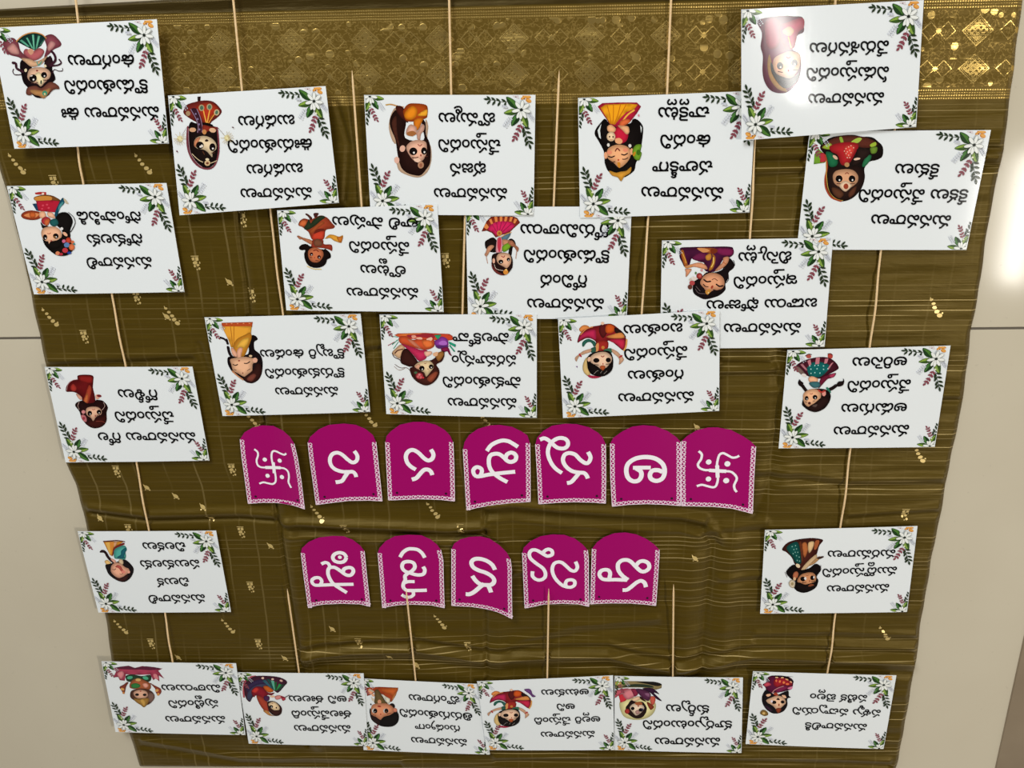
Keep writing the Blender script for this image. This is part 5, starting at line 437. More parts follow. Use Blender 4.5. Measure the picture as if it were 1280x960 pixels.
[65,124,66,106,70,89,77,75,86,63,97,53,112,45,128,41,148,39,162,40,195,50,217,70,229,99,229,144,217,174,195,195,185,200,174,204,134,206,122,204,111,200,85,182,70,156],[132,207,102,213,82,228,65,255,60,267,56,285,106,301,122,263,132,256,143,257,160,270,222,342,254,362,283,368,298,367,302,320,270,313,255,304,203,243,176,219,155,210]],[[181,-12,143,-6,118,10,100,42,100,78,103,87,107,95,124,115,184,164,196,180,194,200,157,215,177,254,192,253,202,251,211,248,220,243,227,239,233,234,245,215,249,182,246,171,241,160,220,135,158,82,150,61,157,45,160,42,165,40,172,38,181,37,205,45,212,58,210,85,206,93,200,101,175,122,164,127,152,131,139,134,126,136,86,134,67,122,61,103,69,68,23,54,18,63,9,94,11,126,24,153,31,161,40,168,76,182,91,184,108,185,149,181,188,168,225,145,235,136,244,126,263,90,265,77,266,62,265,46,260,32,253,19,243,8,230,-1,215,-7,199,-11],[137,207,107,213,87,228,70,255,65,267,61,285,111,301,127,263,137,256,148,257,165,270,227,342,259,362,288,368,303,367,307,320,275,313,260,304,208,243,181,219,160,210]],[[132,-12,86,-7,48,9,19,35,12,46,7,58,4,76,55,90,66,67,80,52,101,43,111,41,122,40,173,44,195,58,197,78,185,92,167,98,60,112,37,124,19,147,13,170,13,179,13,189,26,219,52,241,92,254,142,256,194,246,205,240,214,234,223,226,230,217,237,207,243,195,247,177,196,164,185,185,173,197,137,206,88,202,69,189,68,170,80,160,179,148,214,137,238,117,248,95,251,71,251,58,248,46,230,16,197,-3,183,-7,167,-10,150,-11],[247,276,241,246,219,221,196,211,150,207,113,208,113,254,182,258,192,265,195,276,190,290,175,297,15,300,15,346,152,347,197,343,220,333,242,307],[189,422,204,421,217,419,229,414,240,408,249,400,256,392,262,381,267,365,221,353,206,373,183,377,166,368,161,355,168,339,186,320,142,301,132,309,127,316,116,337,112,360,118,386,122,394,128,400,135,406,142,411,150,415,159,418]],[[132,-12,86,-7,48,9,19,35,12,46,7,58,4,76,55,90,66,67,80,52,101,43,111,41,122,40,173,44,195,58,197,78,185,92,167,98,60,112,37,124,19,147,13,170,13,179,13,189,26,219,52,241,92,254,142,256,194,246,205,240,214,234,223,226,230,217,237,207,243,195,247,177,196,164,185,185,173,197,137,206,88,202,69,189,68,170,80,160,179,148,214,137,238,117,248,95,251,71,251,58,248,46,230,16,197,-3,183,-7,167,-10,150,-11],[117,207,87,213,66,228,49,255,45,267,41,285,90,301,107,263,116,256,128,257,145,270,206,342,238,362,267,368,282,367,286,320,254,313,240,304,187,243,161,219,140,210]],
[[176,-12,106,-3,87,4,70,13,54,23,41,36,31,50,22,66,16,84,13,104,12,124,12,140,15,155,19,170,41,205,73,229,112,236,150,228,158,223,165,218,170,211,175,204,179,196,182,187,184,177,184,167,184,156,182,146,179,137,175,128,156,107,126,94,84,93,48,108,23,131,40,169,63,149,78,142,98,139,120,143,131,154,132,159,133,165,129,180,120,187,91,185,71,163,66,152,64,139,63,125,63,119,64,107,66,96,70,85,75,76,99,55,111,49,125,45,177,39,227,46,258,59,266,65,274,72,281,80,287,90,292,100,296,112,299,125,300,140,301,156,300,173,298,190,295,206,290,220,284,234,277,247,268,260,259,271,249,281,213,304,180,310,156,306,144,292,147,275,160,267,185,272,188,275,190,279,191,297,175,333,219,342,231,322,237,302,234,260,228,249,220,238,209,230,197,225,182,221,143,222,134,226,125,230,117,236,111,242,106,248,102,256,95,278,95,286,95,296,97,307,101,316,119,338,127,344,136,349,147,352,157,355,210,354,250,341,285,319,314,288,336,250,350,206,354,157,354,137,352,118,337,68,329,54,320,41,309,30,297,20,283,11,269,4,253,-2,235,-6]],[[431,119,405,122,378,136,363,157,357,186,362,216,376,241,428,242,408,207,405,185,416,168,440,164,446,165,450,168,453,171,456,174,458,198,449,214,427,221,240,220,219,210,203,176,157,176,145,205,139,211,133,215,127,218,121,220,97,219,82,207,81,193,87,170,39,156,30,178,28,202,28,211,30,220,43,244,66,261,75,265,86,268,126,270,155,261,180,238,185,229,189,214,171,218,175,230,179,237,201,258,224,268,391,270,447,266,474,256,497,234,506,210,506,175,502,161,496,148,487,138,475,129,462,123,447,120],[444,345,459,345,473,342,485,338,495,332,504,324,512,315,518,305,523,289,477,276,461,297,439,300,422,292,417,279,424,263,442,244,398,225,388,233,383,239,372,260,368,283,374,310,398,334,406,338,415,341],[236,-12,202,-7,174,7,150,30,102,89,94,96,82,99,68,91,61,71,67,41,85,5,37,-12,29,-1,12,38,9,82,18,111,36,133,62,146,102,147,132,133,162,100,194,60,210,47,226,41,250,40,259,43,267,47,274,53,279,61,283,71,285,84,286,99,285,117,270,170,262,187,252,203,240,218,227,234,223,245,175,282,112,316,133,362,156,353,175,344,194,332,214,320,233,306,251,291,268,274,285,256,319,192,326,175,332,157,336,138,339,119,337,68,321,28,313,18,303,9,293,1,280,-5]],[[243,-12,208,-7,180,9,156,32,113,85,92,97,75,96,64,86,60,62,68,46,83,38,104,40,119,51,137,76,170,41,164,30,136,2,115,-8,107,-10,97,-12,87,-12,74,-11,62,-9,51,-5,27,14,21,22,16,31,9,59,11,91,14,101,19,110,24,118,31,126,38,132,47,137,55,142,65,145,94,147,119,140,142,126,197,62,217,46,245,39,272,47,287,71,290,116,287,132,283,147,263,191,254,205,243,220,239,231,227,244,212,256,168,287,116,316,138,362,156,356,170,349,211,324,274,270,285,257,296,244,333,169,338,152,341,135,343,83,332,40,308,9,297,1,285,-5],[438,104,403,110,376,131,363,166,368,202,382,227,435,228,414,193,413,165,427,151,447,150,452,151,456,153,464,164,465,184,463,190,460,195,442,205,44,208,44,254,402,256,412,256,467,248,494,231,507,212,514,186,514,176,513,161,509,146,502,134,493,123,482,115,469,109,454,105]],
[[243,-12,208,-7,180,9,108,90,86,98,71,93,61,81,62,56,72,42,90,37,109,42,137,76,170,41,142,7,115,-8,74,-11,42,0,21,22,9,59,9,69,9,80,11,91,14,101,31,126,38,132,47,137,55,142,65,145,75,146,85,147,112,143,119,140,127,136,149,120,212,49,238,40,265,43,272,47,279,54,284,61,287,71,290,83,291,97,284,134,280,144,274,154,267,164,259,172,203,210,226,256,245,248,260,240,300,208,329,166,335,151,340,134,343,83,332,40,308,9,297,1,285,-5],[107,210,72,214,37,227,54,267,105,256,129,260,142,268,149,282,151,289,151,298,144,327,123,345,94,347,81,338,81,323,91,316,111,316,132,324,159,351,183,323,161,293,141,279,133,276,124,273,94,272,69,277,48,290,43,296,38,303,35,311,33,320,32,330,33,343,37,355,43,366,52,375,63,383,76,388,90,391,133,389,144,385,155,380,181,355,187,345,192,334,198,297,196,276,192,258,184,242,172,230,158,221,143,215,126,211]],[[273,-12,235,-9,197,6,178,24,173,31,167,44,185,50,181,32,175,23,168,15,139,-5,99,-12,80,-10,63,-5,48,5,35,18,25,34,17,52,13,73,12,97,13,121,17,143,24,164,34,183,46,199,61,214,78,227,97,237,118,245,141,251,165,255,218,255,264,245,315,223,327,213,298,173,244,198,199,206,189,207,169,206,152,203,136,199,97,178,87,169,79,157,73,145,69,131,66,115,65,98,71,60,88,43,115,40,123,43,131,47,147,71,149,81,153,97,200,97,207,68,220,50,247,40,284,38,291,39,297,42,307,53,308,76,299,85,272,86,258,75,257,51,272,21,231,12,225,20,212,46,210,54,209,62,209,71,210,85,214,98,220,110,230,120,241,128,254,134,269,137,306,136,333,124,352,104,356,96,359,87,361,58,355,32,341,13,322,-1,299,-9],[184,210,148,214,114,227,130,267,181,256,206,260,218,268,226,282,227,289,228,298,220,327,200,345,170,347,157,338,158,323,168,316,188,316,209,324,236,351,259,323,237,293,217,279,209,276,200,273,171,272,146,277,125,290,119,296,114,303,111,311,109,320,109,330,110,343,114,355,120,366,129,375,140,383,152,388,167,391,209,389,221,385,232,380,258,355,264,345,268,334,274,297,273,276,268,258,260,242,249,230,235,221,219,215,202,211]],[[178,-12,152,-11,128,-7,107,-2,87,7,70,17,54,29,41,43,31,59,22,76,16,94,13,114,12,134,19,186,25,200,32,213,61,242,73,248,86,252,99,255,112,256,135,253,159,241,173,227,182,208,184,186,183,171,179,157,173,144,164,132,152,123,137,117,120,113,101,112,92,112,68,117,48,128,28,144,23,151,40,189,63,168,84,160,114,160,128,169,133,190,123,205,100,207,91,204,83,199,76,191,71,182,66,170,64,157,67,106,78,82,97,62,125,47,162,40,176,39,201,41,224,45,243,51,260,61,273,72,282,87,288,105,290,127,288,141,286,155,265,190,232,216,255,255,270,256,304,227,326,196,339,162,343,125,342,106,339,88,334,71,326,55,317,40,304,27,290,16,273,6,253,-2,231,-8,206,-11],
[454,204,427,207,401,221,385,242,379,272,384,302,398,327,451,328,430,293,428,270,438,253,463,250,468,251,472,253,476,256,478,260,481,284,471,299,449,306,368,304,351,289,341,261,294,261,290,275,287,284,282,291,277,296,258,306,237,306,217,296,215,292,213,287,215,271,220,263,230,258,267,254,267,208,223,209,193,220,185,226,177,234,163,261,161,272,160,284,161,294,163,304,166,313,171,322,177,329,184,336,210,351,246,356,286,350,312,330,317,323,322,315,326,299,308,303,312,315,332,339,353,351,381,356,392,356,414,356,479,349,504,336,519,319,528,295,529,261,525,246,518,234,509,223,498,215,485,209,470,205]],[[-83,-199,-113,-194,-136,-178,-143,-170,-150,-155,-129,-153,-134,-167,-149,-184,-166,-194,-184,-198,-220,-196,-230,-192,-239,-187,-247,-181,-254,-174,-269,-147,-273,-115,-273,-101,-271,-88,-255,-56,-231,-35,-222,-30,-212,-27,-202,-25,-192,-25,-160,-32,-141,-54,-138,-84,-153,-112,-186,-126,-227,-122,-248,-111,-254,-107,-260,-100,-247,-68,-223,-83,-217,-85,-210,-87,-192,-86,-182,-80,-182,-70,-195,-65,-213,-72,-218,-76,-222,-83,-225,-90,-227,-99,-228,-120,-224,-139,-216,-149,-202,-155,-181,-153,-168,-143,-160,-122,-119,-122,-107,-148,-93,-155,-87,-155,-80,-154,-74,-153,-70,-151,-62,-139,-60,-133,-60,-126,-61,-115,-64,-106,-83,-85,-120,-63,-99,-25,-63,-41,-37,-64,-30,-73,-24,-82,-19,-92,-15,-103,-13,-114,-13,-126,-14,-142,-17,-156,-23,-169,-32,-180,-42,-188,-55,-194,-68,-198]],[[242,-10,213,-6,184,7,158,31,108,90,86,98,71,93,61,81,62,56,72,42,90,37,109,42,137,76,170,41,148,12,123,-5,87,-12,51,-5,42,0,34,6,16,31,9,59,11,91,24,118,47,137,75,146,103,145,112,143,119,140,142,126,197,62,217,46,245,39,272,47,279,54,284,61,287,71,290,83,291,97,290,110,288,122,284,134,259,172,203,210,226,256,245,248,287,219,320,181,340,134,343,117,344,99,342,75,337,53,329,34,317,18,302,6,285,-3,264,-9],[348,-79,299,-73,256,-56,201,-13,186,2,170,24,231,26,265,-4,291,-19,321,-26,357,-27,391,-17,416,3,431,35,433,49,434,64,428,110,409,150,379,182,335,210,358,256,381,246,398,235,414,223,454,179,479,126,487,65,478,5,471,-12,461,-28,450,-41,437,-52,422,-62,405,-69],[98,207,68,213,48,228,31,255,26,267,22,285,72,301,88,263,98,256,109,257,126,270,188,342,220,362,249,368,264,367,268,320,236,313,221,304,169,243,142,219,121,210]],[[147,256,201,247,217,241,231,232,262,196,277,147,277,128,277,112,271,71,261,37,242,1,234,-10,185,13,216,70,224,111,222,145,220,155,216,165,212,174,207,182,200,189,192,195,183,200,172,204,133,206,103,197,82,177,77,169,73,159,70,148,68,136,70,92,73,78,78,66,106,13,57,-10,31,36,17,86,15,140,18,157,22,173,48,216,60,228,74,238,89,246,107,251,126,255],
[338,204,311,207,285,221,269,242,263,272,268,302,282,327,335,328,314,293,312,270,322,253,347,250,352,251,356,253,360,256,362,260,365,284,355,299,333,306,241,304,224,289,214,261,167,261,155,291,150,296,144,301,138,304,131,306,96,302,86,292,85,278,89,266,97,259,138,254,138,208,118,207,106,207,74,215,49,234,43,242,38,251,32,284,33,299,37,313,45,325,55,336,67,345,82,351,97,355,115,356,159,350,185,330,190,323,195,315,199,299,181,303,185,315,205,339,226,351,254,356,265,356,298,356,363,349,388,336,403,319,412,295,413,261,409,246,402,234,393,223,382,215,369,209,354,205],[351,431,366,430,380,428,392,423,402,417,411,409,419,401,425,390,430,374,384,362,368,382,346,386,328,377,324,364,330,348,348,329,304,310,295,318,289,325,278,346,275,369,280,395,285,403,291,409,297,415,304,420,313,424,322,427]],[[241,-12,207,-7,180,9,113,85,108,90,103,93,86,98,71,93,61,81,62,56,72,42,90,37,109,42,137,76,170,41,148,12,123,-5,87,-12,51,-5,42,0,34,6,16,31,9,59,11,91,24,118,47,137,75,146,103,145,112,143,119,140,142,126,212,48,231,40,258,41,278,55,289,88,290,128,280,176,274,192,267,207,240,249,230,261,218,272,206,282,193,291,152,307,120,310,113,308,108,306,97,296,99,275,112,267,136,272,143,285,142,302,127,333,171,342,188,309,189,273,186,260,180,248,171,238,160,230,148,225,106,221,95,223,85,226,77,230,69,236,63,242,58,249,48,271,49,307,64,332,89,349,135,356,155,355,175,352,194,346,213,338,231,327,249,315,265,301,280,285,294,268,307,249,318,229,327,208,334,185,340,161,343,137,344,112,337,57,332,43,325,30,317,18,307,9,296,1,284,-5]],[[241,-12,207,-7,180,9,113,85,108,90,103,93,86,98,71,93,61,81,62,56,72,42,90,37,109,42,137,76,170,41,148,12,123,-5,87,-12,51,-5,42,0,34,6,16,31,9,59,11,91,24,118,47,137,75,146,103,145,112,143,119,140,142,126,212,48,231,40,258,41,278,55,289,88,290,128,280,176,274,192,267,207,240,249,230,261,218,272,206,282,193,291,152,307,120,310,113,308,108,306,97,296,99,275,112,267,136,272,143,285,142,302,127,333,171,342,188,309,189,273,186,260,180,248,171,238,160,230,148,225,106,221,95,223,85,226,77,230,69,236,63,242,58,249,48,271,49,307,64,332,89,349,135,356,155,355,175,352,194,346,213,338,231,327,249,315,265,301,280,285,294,268,307,249,318,229,327,208,334,185,340,161,343,137,344,112,337,57,332,43,325,30,317,18,307,9,296,1,284,-5],[414,-12,397,-11,381,-8,366,-2,352,6,339,16,327,26,316,39,305,55,330,94,362,62,382,48,410,40,438,43,445,47,452,54,457,62,461,71,463,83,464,97,463,110,461,122,458,134,453,144,432,172,376,210,398,256,418,248,433,240,473,208,484,195,493,181,502,167,509,151,514,135,517,118,517,99,516,75,511,54,503,34,491,18,476,5,458,-5,437,-10]],[[15,118,25,173,53,214,97,240,151,248,207,240,250,215,262,203,271,189,279,174,288,118,279,66,251,24,208,-3,151,-12,96,-3,53,24,25,65],[68,124,70,106,74,89,80,75,89,63,101,53,115,45,132,41,152,39,165,40,198,50,220,70,233,99,233,144,221,174,199,195,189,200,178,204,138,206,125,204,114,200,89,182,74,156],
[119,123,120,131,121,139,124,145,128,150,152,158,175,150,179,145,182,139,184,131,184,123,184,115,182,107,179,101,175,96,152,87,128,96,124,101,121,107,120,115],[391,104,356,110,329,131,316,166,321,202,335,227,388,228,367,193,366,165,380,151,400,150,405,151,409,153,417,164,418,184,416,190,413,195,395,205,17,208,17,254,355,256,365,256,420,248,447,231,460,212,467,186,467,176,466,161,462,146,455,134,446,123,435,115,422,109,407,105]],[[12,118,21,173,49,217,93,246,148,256,204,246,247,218,275,175,285,118,276,66,248,24,204,-3,148,-12,92,-3,49,24,21,65],[65,123,66,105,70,89,77,75,86,63,97,53,112,45,128,41,148,39,162,40,195,50,217,69,229,98,229,143,217,172,195,193,185,198,174,202,134,204,122,202,111,198,85,180,70,154],[355,-12,337,-11,321,-8,306,-2,292,6,280,16,268,26,257,39,245,55,271,94,303,62,323,48,351,40,378,43,386,47,392,54,398,62,401,71,404,83,405,97,404,110,402,122,398,134,393,144,372,172,317,210,339,256,359,248,374,240,413,208,424,195,434,181,442,167,449,151,454,135,457,118,458,99,456,75,451,54,443,34,431,18,416,5,399,-5,378,-10],[528,-12,511,-11,495,-8,480,-2,466,6,453,16,441,26,430,39,419,55,444,94,476,62,496,48,524,40,552,43,559,47,566,54,571,62,575,71,577,83,578,97,577,110,575,122,572,134,567,144,546,172,490,210,512,256,532,248,547,240,587,208,598,195,607,181,616,167,623,151,628,135,631,118,631,99,630,75,625,54,617,34,605,18,590,5,572,-5,551,-10]],[[276,-12,237,-9,200,6,180,24,175,31,170,44,188,50,183,32,177,23,171,15,142,-5,101,-12,83,-10,66,-5,51,5,38,18,27,34,20,52,15,73,14,97,15,121,20,143,26,163,36,181,49,197,63,211,80,222,100,231,121,238,143,243,168,246,250,244,297,232,312,225,329,213,300,173,255,195,211,206,154,203,111,187,82,157,76,145,71,131,68,115,67,98,74,60,91,43,99,40,108,39,117,40,126,43,145,61,156,97,203,97,210,68,213,61,217,55,222,50,228,47,259,38,286,38,304,45,311,58,308,79,291,88,265,82,262,79,260,75,258,57,275,21,234,12,215,46,211,71,212,85,216,98,223,110,232,120,244,128,257,134,271,137,287,138,318,133,342,118,358,96,362,87,363,77,364,68,364,58,357,32,344,13,325,-1,302,-9],[432,104,398,110,370,131,358,166,363,202,377,227,429,228,409,193,408,165,422,151,441,150,447,151,451,153,458,164,459,184,457,190,454,195,437,205,17,208,17,254,397,256,407,256,461,248,488,231,501,212,508,186,508,176,507,161,503,146,497,134,488,123,476,115,463,109,448,105]],[[431,119,405,122,378,136,363,157,357,186,362,216,376,241,428,242,408,207,405,185,416,168,440,164,446,165,450,168,453,171,456,174,458,198,449,214,427,221,240,220,219,210,203,176,157,176,145,205,139,211,133,215,127,218,121,220,97,219,82,207,81,193,87,170,39,156,30,178,28,202,28,211,30,220,43,244,66,261,75,265,86,268,126,270,155,261,180,238,185,229,189,214,171,218,175,230,179,237,201,258,224,268,391,270,447,266,474,256,497,234,506,210,506,175,502,161,496,148,487,138,475,129,462,123,447,120],[444,345,459,345,473,342,485,338,495,332,504,324,512,315,518,305,523,289,477,276,461,297,439,300,422,292,417,279,424,263,442,244,398,225,388,233,383,239,372,260,368,283,374,310,398,334,406,338,415,341],
[243,-12,208,-7,180,9,156,32,113,85,92,97,75,96,64,86,60,62,68,46,83,38,104,40,119,51,137,76,170,41,164,30,136,2,115,-8,107,-10,97,-12,87,-12,74,-11,62,-9,51,-5,27,14,21,22,16,31,9,59,11,91,14,101,19,110,24,118,31,126,38,132,47,137,55,142,65,145,94,147,119,140,142,126,197,62,217,46,245,39,272,47,287,72,290,85,291,100,290,118,287,136,267,187,232,234,228,245,221,251,213,258,170,288,116,316,138,362,161,353,180,344,199,332,218,320,273,274,290,256,331,175,337,156,341,138,343,83,332,40,308,9,297,1,285,-5],[136,-67,139,12,185,12,189,-67]],[[265,-12,229,-6,201,11,183,33,178,47,198,48,191,32,170,9,163,3,155,-1,131,-9,102,-12,89,-11,76,-9,64,-6,54,-2,30,18,24,27,20,36,17,45,15,55,17,85,20,95,24,103,50,130,123,165,128,169,131,174,132,179,133,186,129,199,118,206,92,207,84,206,78,203,66,188,69,159,24,146,13,171,14,205,27,228,51,246,62,251,74,254,87,255,102,256,141,250,151,245,160,239,167,233,173,226,186,193,181,158,167,136,145,120,93,97,73,83,70,78,68,72,67,65,68,60,80,44,104,39,129,43,150,59,164,97,211,97,215,80,218,68,223,59,229,52,254,40,282,42,289,44,294,48,302,64,301,86,291,112,335,132,342,123,346,116,355,84,356,56,354,45,350,34,346,25,340,16,314,-3,303,-7,291,-10,279,-11],[342,188,341,175,337,162,330,150,320,139,307,131,292,125,275,121,230,122,195,132,169,149,144,178,167,213,199,185,234,172,273,171,283,175,289,183,288,197,278,204,226,205,220,249,246,255,283,255,317,242,336,221],[483,188,482,175,477,162,470,150,460,139,447,131,432,125,415,121,373,121,343,129,311,147,293,165,307,213,339,185,374,172,414,171,424,175,430,183,429,197,419,204,367,205,361,249,386,255,424,255,458,242,476,221]],[[150,-12,102,-7,67,9,59,16,52,24,47,34,43,44,42,82,48,97,56,110,68,121,84,130,102,136,123,139,146,140,170,139,193,135,214,129,233,120,278,84,298,53,307,28,310,0,307,-32,298,-54,254,-44,260,-4,257,26,239,57,207,79,163,90,122,89,113,87,106,84,100,80,97,76,95,71,94,66,97,54,106,46,124,40,184,40,227,53,238,60,248,68,257,77,262,83,274,106,279,133,278,164,270,186,257,199,235,205,217,201,200,187,187,154,140,154,135,170,132,180,116,200,109,204,101,206,78,205,73,202,69,199,62,187,68,150,22,136,9,172,11,206,15,215,20,223,41,243,50,247,59,251,90,256,125,250,152,232,168,211,173,196,154,195,159,211,178,235,200,249,223,255,248,256,276,248,299,233,306,226,312,218,329,179,333,143,327,96,308,58,288,35,240,6,191,-9,171,-11]],
[[270,-12,232,-7,202,10,184,33,178,48,198,48,191,32,170,9,163,3,155,-1,131,-9,102,-12,89,-11,76,-9,64,-6,54,-2,45,4,37,11,30,18,24,27,15,55,17,85,20,95,24,103,50,130,123,165,128,169,131,174,132,179,133,186,129,199,118,206,92,207,84,206,78,203,66,188,69,159,24,146,14,166,13,196,21,221,42,241,51,246,62,251,74,254,87,255,102,256,116,255,130,253,141,250,151,245,160,239,167,233,173,226,186,193,184,166,173,143,145,120,78,88,68,72,72,51,76,47,80,44,86,41,94,40,104,39,113,40,135,46,154,64,164,97,211,97,222,62,225,57,230,52,245,43,262,39,290,45,307,60,317,86,320,136,312,178,297,218,290,231,282,243,255,275,245,283,235,291,193,308,167,310,160,308,155,306,144,296,146,275,159,267,184,272,187,275,189,279,190,297,174,333,218,342,230,322,236,302,233,260,227,249,219,238,208,230,196,225,181,221,165,220,153,221,142,223,132,226,105,249,101,256,98,264,94,286,94,297,96,307,100,316,105,325,111,332,118,339,146,352,156,355,168,356,180,356,200,355,220,352,238,345,257,337,305,300,318,284,331,267,359,209,366,188,370,167,373,104,362,53,338,15,301,-8,286,-11]],[[236,-12,202,-7,174,7,150,30,102,89,94,96,82,99,68,91,61,71,67,41,85,5,37,-12,19,18,10,49,9,82,18,111,36,133,62,146,92,149,118,142,144,121,205,51,226,41,251,40,274,54,279,62,283,71,285,83,286,97,280,134,275,144,269,154,262,164,254,172,198,210,221,256,241,248,256,240,270,230,306,195,316,181,324,166,331,151,336,134,339,117,339,99,333,53,313,18,303,9,293,1,280,-5,267,-9,252,-11],[202,276,196,246,174,221,151,211,105,207,68,208,68,254,137,258,147,265,150,276,145,290,130,297,-12,300,-12,346,107,347,152,343,175,333,197,307]],[[80,-174,62,-174,45,-171,8,-151,-15,-120,-19,-108,-23,-96,-24,-84,-25,-72,-25,-59,-23,-47,-14,-12,35,85,45,123,43,155,41,165,37,175,32,184,24,193,14,203,0,218,31,256,68,224,87,193,96,164,98,124,90,89,72,47,37,-22,28,-50,27,-60,26,-70,27,-83,30,-95,34,-104,40,-112,48,-119,56,-123,67,-126,80,-127,89,-127,97,-125,116,-116,127,-102,132,-82,130,-55,127,-45,122,-35,116,-25,109,-16,101,-8,89,2,99,41,241,41,241,-4,131,-2,143,11,155,2,162,-8,169,-18,174,-29,184,-74,182,-97,177,-117,167,-135,154,-149,138,-160,121,-168,101,-173]],[[116,-199,90,-196,65,-182,48,-160,45,-148,63,-148,56,-165,49,-174,40,-182,31,-188,21,-193,9,-196,-3,-198,-17,-199,-33,-198,-47,-195,-59,-190,-83,-164,-87,-132,-73,-106,-64,-98,-53,-92,-4,-71,5,-61,-5,-52,-34,-53,-43,-59,-40,-78,-83,-89,-91,-73,-92,-51,-85,-33,-80,-28,-74,-23,-41,-10,-6,-9,5,-10,15,-13,43,-30,47,-36,50,-41,54,-59,50,-80,39,-96,20,-108,-28,-128,-37,-137,-35,-146,-16,-151,11,-146,17,-142,22,-137,34,-114,77,-114,83,-134,93,-146,112,-151,128,-147,143,-135,154,-107,159,-59,158,-37,155,-15,137,45,129,64,118,83,107,100,95,117,52,162,-15,214,10,256,65,220,115,173,159,114,172,92,183,69,192,45,200,19,206,-7,209,-34,210,-62,209,-84,207,-104,203,-122,198,-138,192,-152,184,-164,175,-175,165,-184,154,-190]],
[[140,347,157,347,173,344,188,339,202,332,214,323,224,314,246,277,253,235,250,207,250,204,246,197,203,216,201,243,194,267,178,287,171,291,162,295,129,297,120,295,114,293,109,289,106,285,103,280,102,275,102,260,124,233,73,218,55,244,50,281,52,291,55,301,59,309,65,318,72,325,80,332,89,337,100,342],[12,118,21,173,49,217,93,246,148,256,204,246,247,218,275,175,285,118,276,66,248,24,204,-3,148,-12,92,-3,49,24,21,65],[65,124,66,106,70,89,77,75,86,63,97,53,112,45,128,41,148,39,162,40,195,50,217,70,229,99,229,144,217,174,195,195,185,200,174,204,134,206,122,204,111,200,85,182,70,156]],[[243,-12,208,-7,180,9,108,90,86,98,71,93,61,81,62,56,72,42,90,37,109,42,137,76,170,41,142,7,115,-8,74,-11,42,0,21,22,9,59,9,69,9,80,11,91,14,101,31,126,38,132,47,137,55,142,65,145,75,146,85,147,112,143,119,140,127,136,149,120,212,49,238,40,265,43,272,47,279,54,284,61,287,71,290,83,291,97,284,134,280,144,274,154,267,164,259,172,203,210,226,256,245,248,260,240,300,208,329,166,335,151,340,134,343,83,332,40,308,9,297,1,285,-5],[98,207,68,213,48,228,31,255,26,267,22,285,72,301,88,263,98,256,109,257,126,270,188,342,220,362,249,368,264,367,268,320,236,313,221,304,169,243,142,219,121,210]],[[241,-12,207,-7,180,9,113,85,108,90,103,93,86,98,71,93,61,81,62,56,72,42,90,37,109,42,137,76,170,41,142,7,115,-8,74,-11,42,0,34,6,27,14,21,22,16,31,9,69,9,80,11,91,14,101,19,110,24,118,31,126,38,132,47,137,55,142,65,145,75,146,85,147,119,140,149,120,212,48,237,40,264,43,284,61,291,96,284,133,267,162,259,170,249,178,216,195,176,205,116,210,161,256,191,253,216,248,239,241,260,232,280,220,296,207,311,192,323,176,332,158,339,139,343,118,341,68,327,30,319,19,309,10,272,-9,257,-11],[414,-12,396,-11,380,-8,365,-2,351,6,339,16,327,26,316,39,304,55,330,94,361,62,388,45,416,39,445,47,460,70,463,82,464,95,457,131,439,161,412,187,376,211,398,256,425,242,478,196,500,163,506,151,511,138,514,125,516,111,517,97,515,74,510,53,502,34,490,18,475,5,458,-5,437,-10],[612,104,577,110,550,131,537,166,542,202,556,227,609,228,588,193,587,165,601,151,621,150,626,151,630,153,638,164,639,184,637,190,634,195,616,205,390,209,396,255,596,256,634,250,657,239,673,225,684,204,688,176,687,161,683,146,676,134,667,123,656,115,643,109,628,105],[119,207,89,213,69,228,52,255,47,267,43,285,93,301,109,263,119,256,130,257,147,270,209,342,241,362,270,368,285,367,289,320,257,313,242,304,190,243,163,219,142,210]],[[165,-174,136,-169,117,-158,40,-83,10,-63,-16,-61,-34,-68,-43,-84,-44,-91,-43,-100,-40,-107,-37,-113,-16,-125,21,-126,36,-123,50,-119,62,-112,74,-104,84,-94,93,-82,111,-36,114,-17,115,4,114,24,111,44,94,100,85,117,74,134,61,151,46,166,-15,214,10,256,49,232,79,206,105,177,127,146,144,113,156,78,164,42,166,5,165,-15,163,-33,159,-51,154,-69,147,-85,139,-101,107,-138,68,-162,53,-168,37,-171,-11,-174,-47,-165,-58,-159,-67,-153,-75,-145,-82,-136,-94,-103,-95,-91,-94,-81,-93,-70,-89,-61,-85,-52,-79,-43,-73,-36,-65,-29,-56,-23,-45,-19,-34,-15,-22,-13,24,-17,61,-39,149,-122,162,-127,173,-126,197,-109,227,-141,198,-167]],
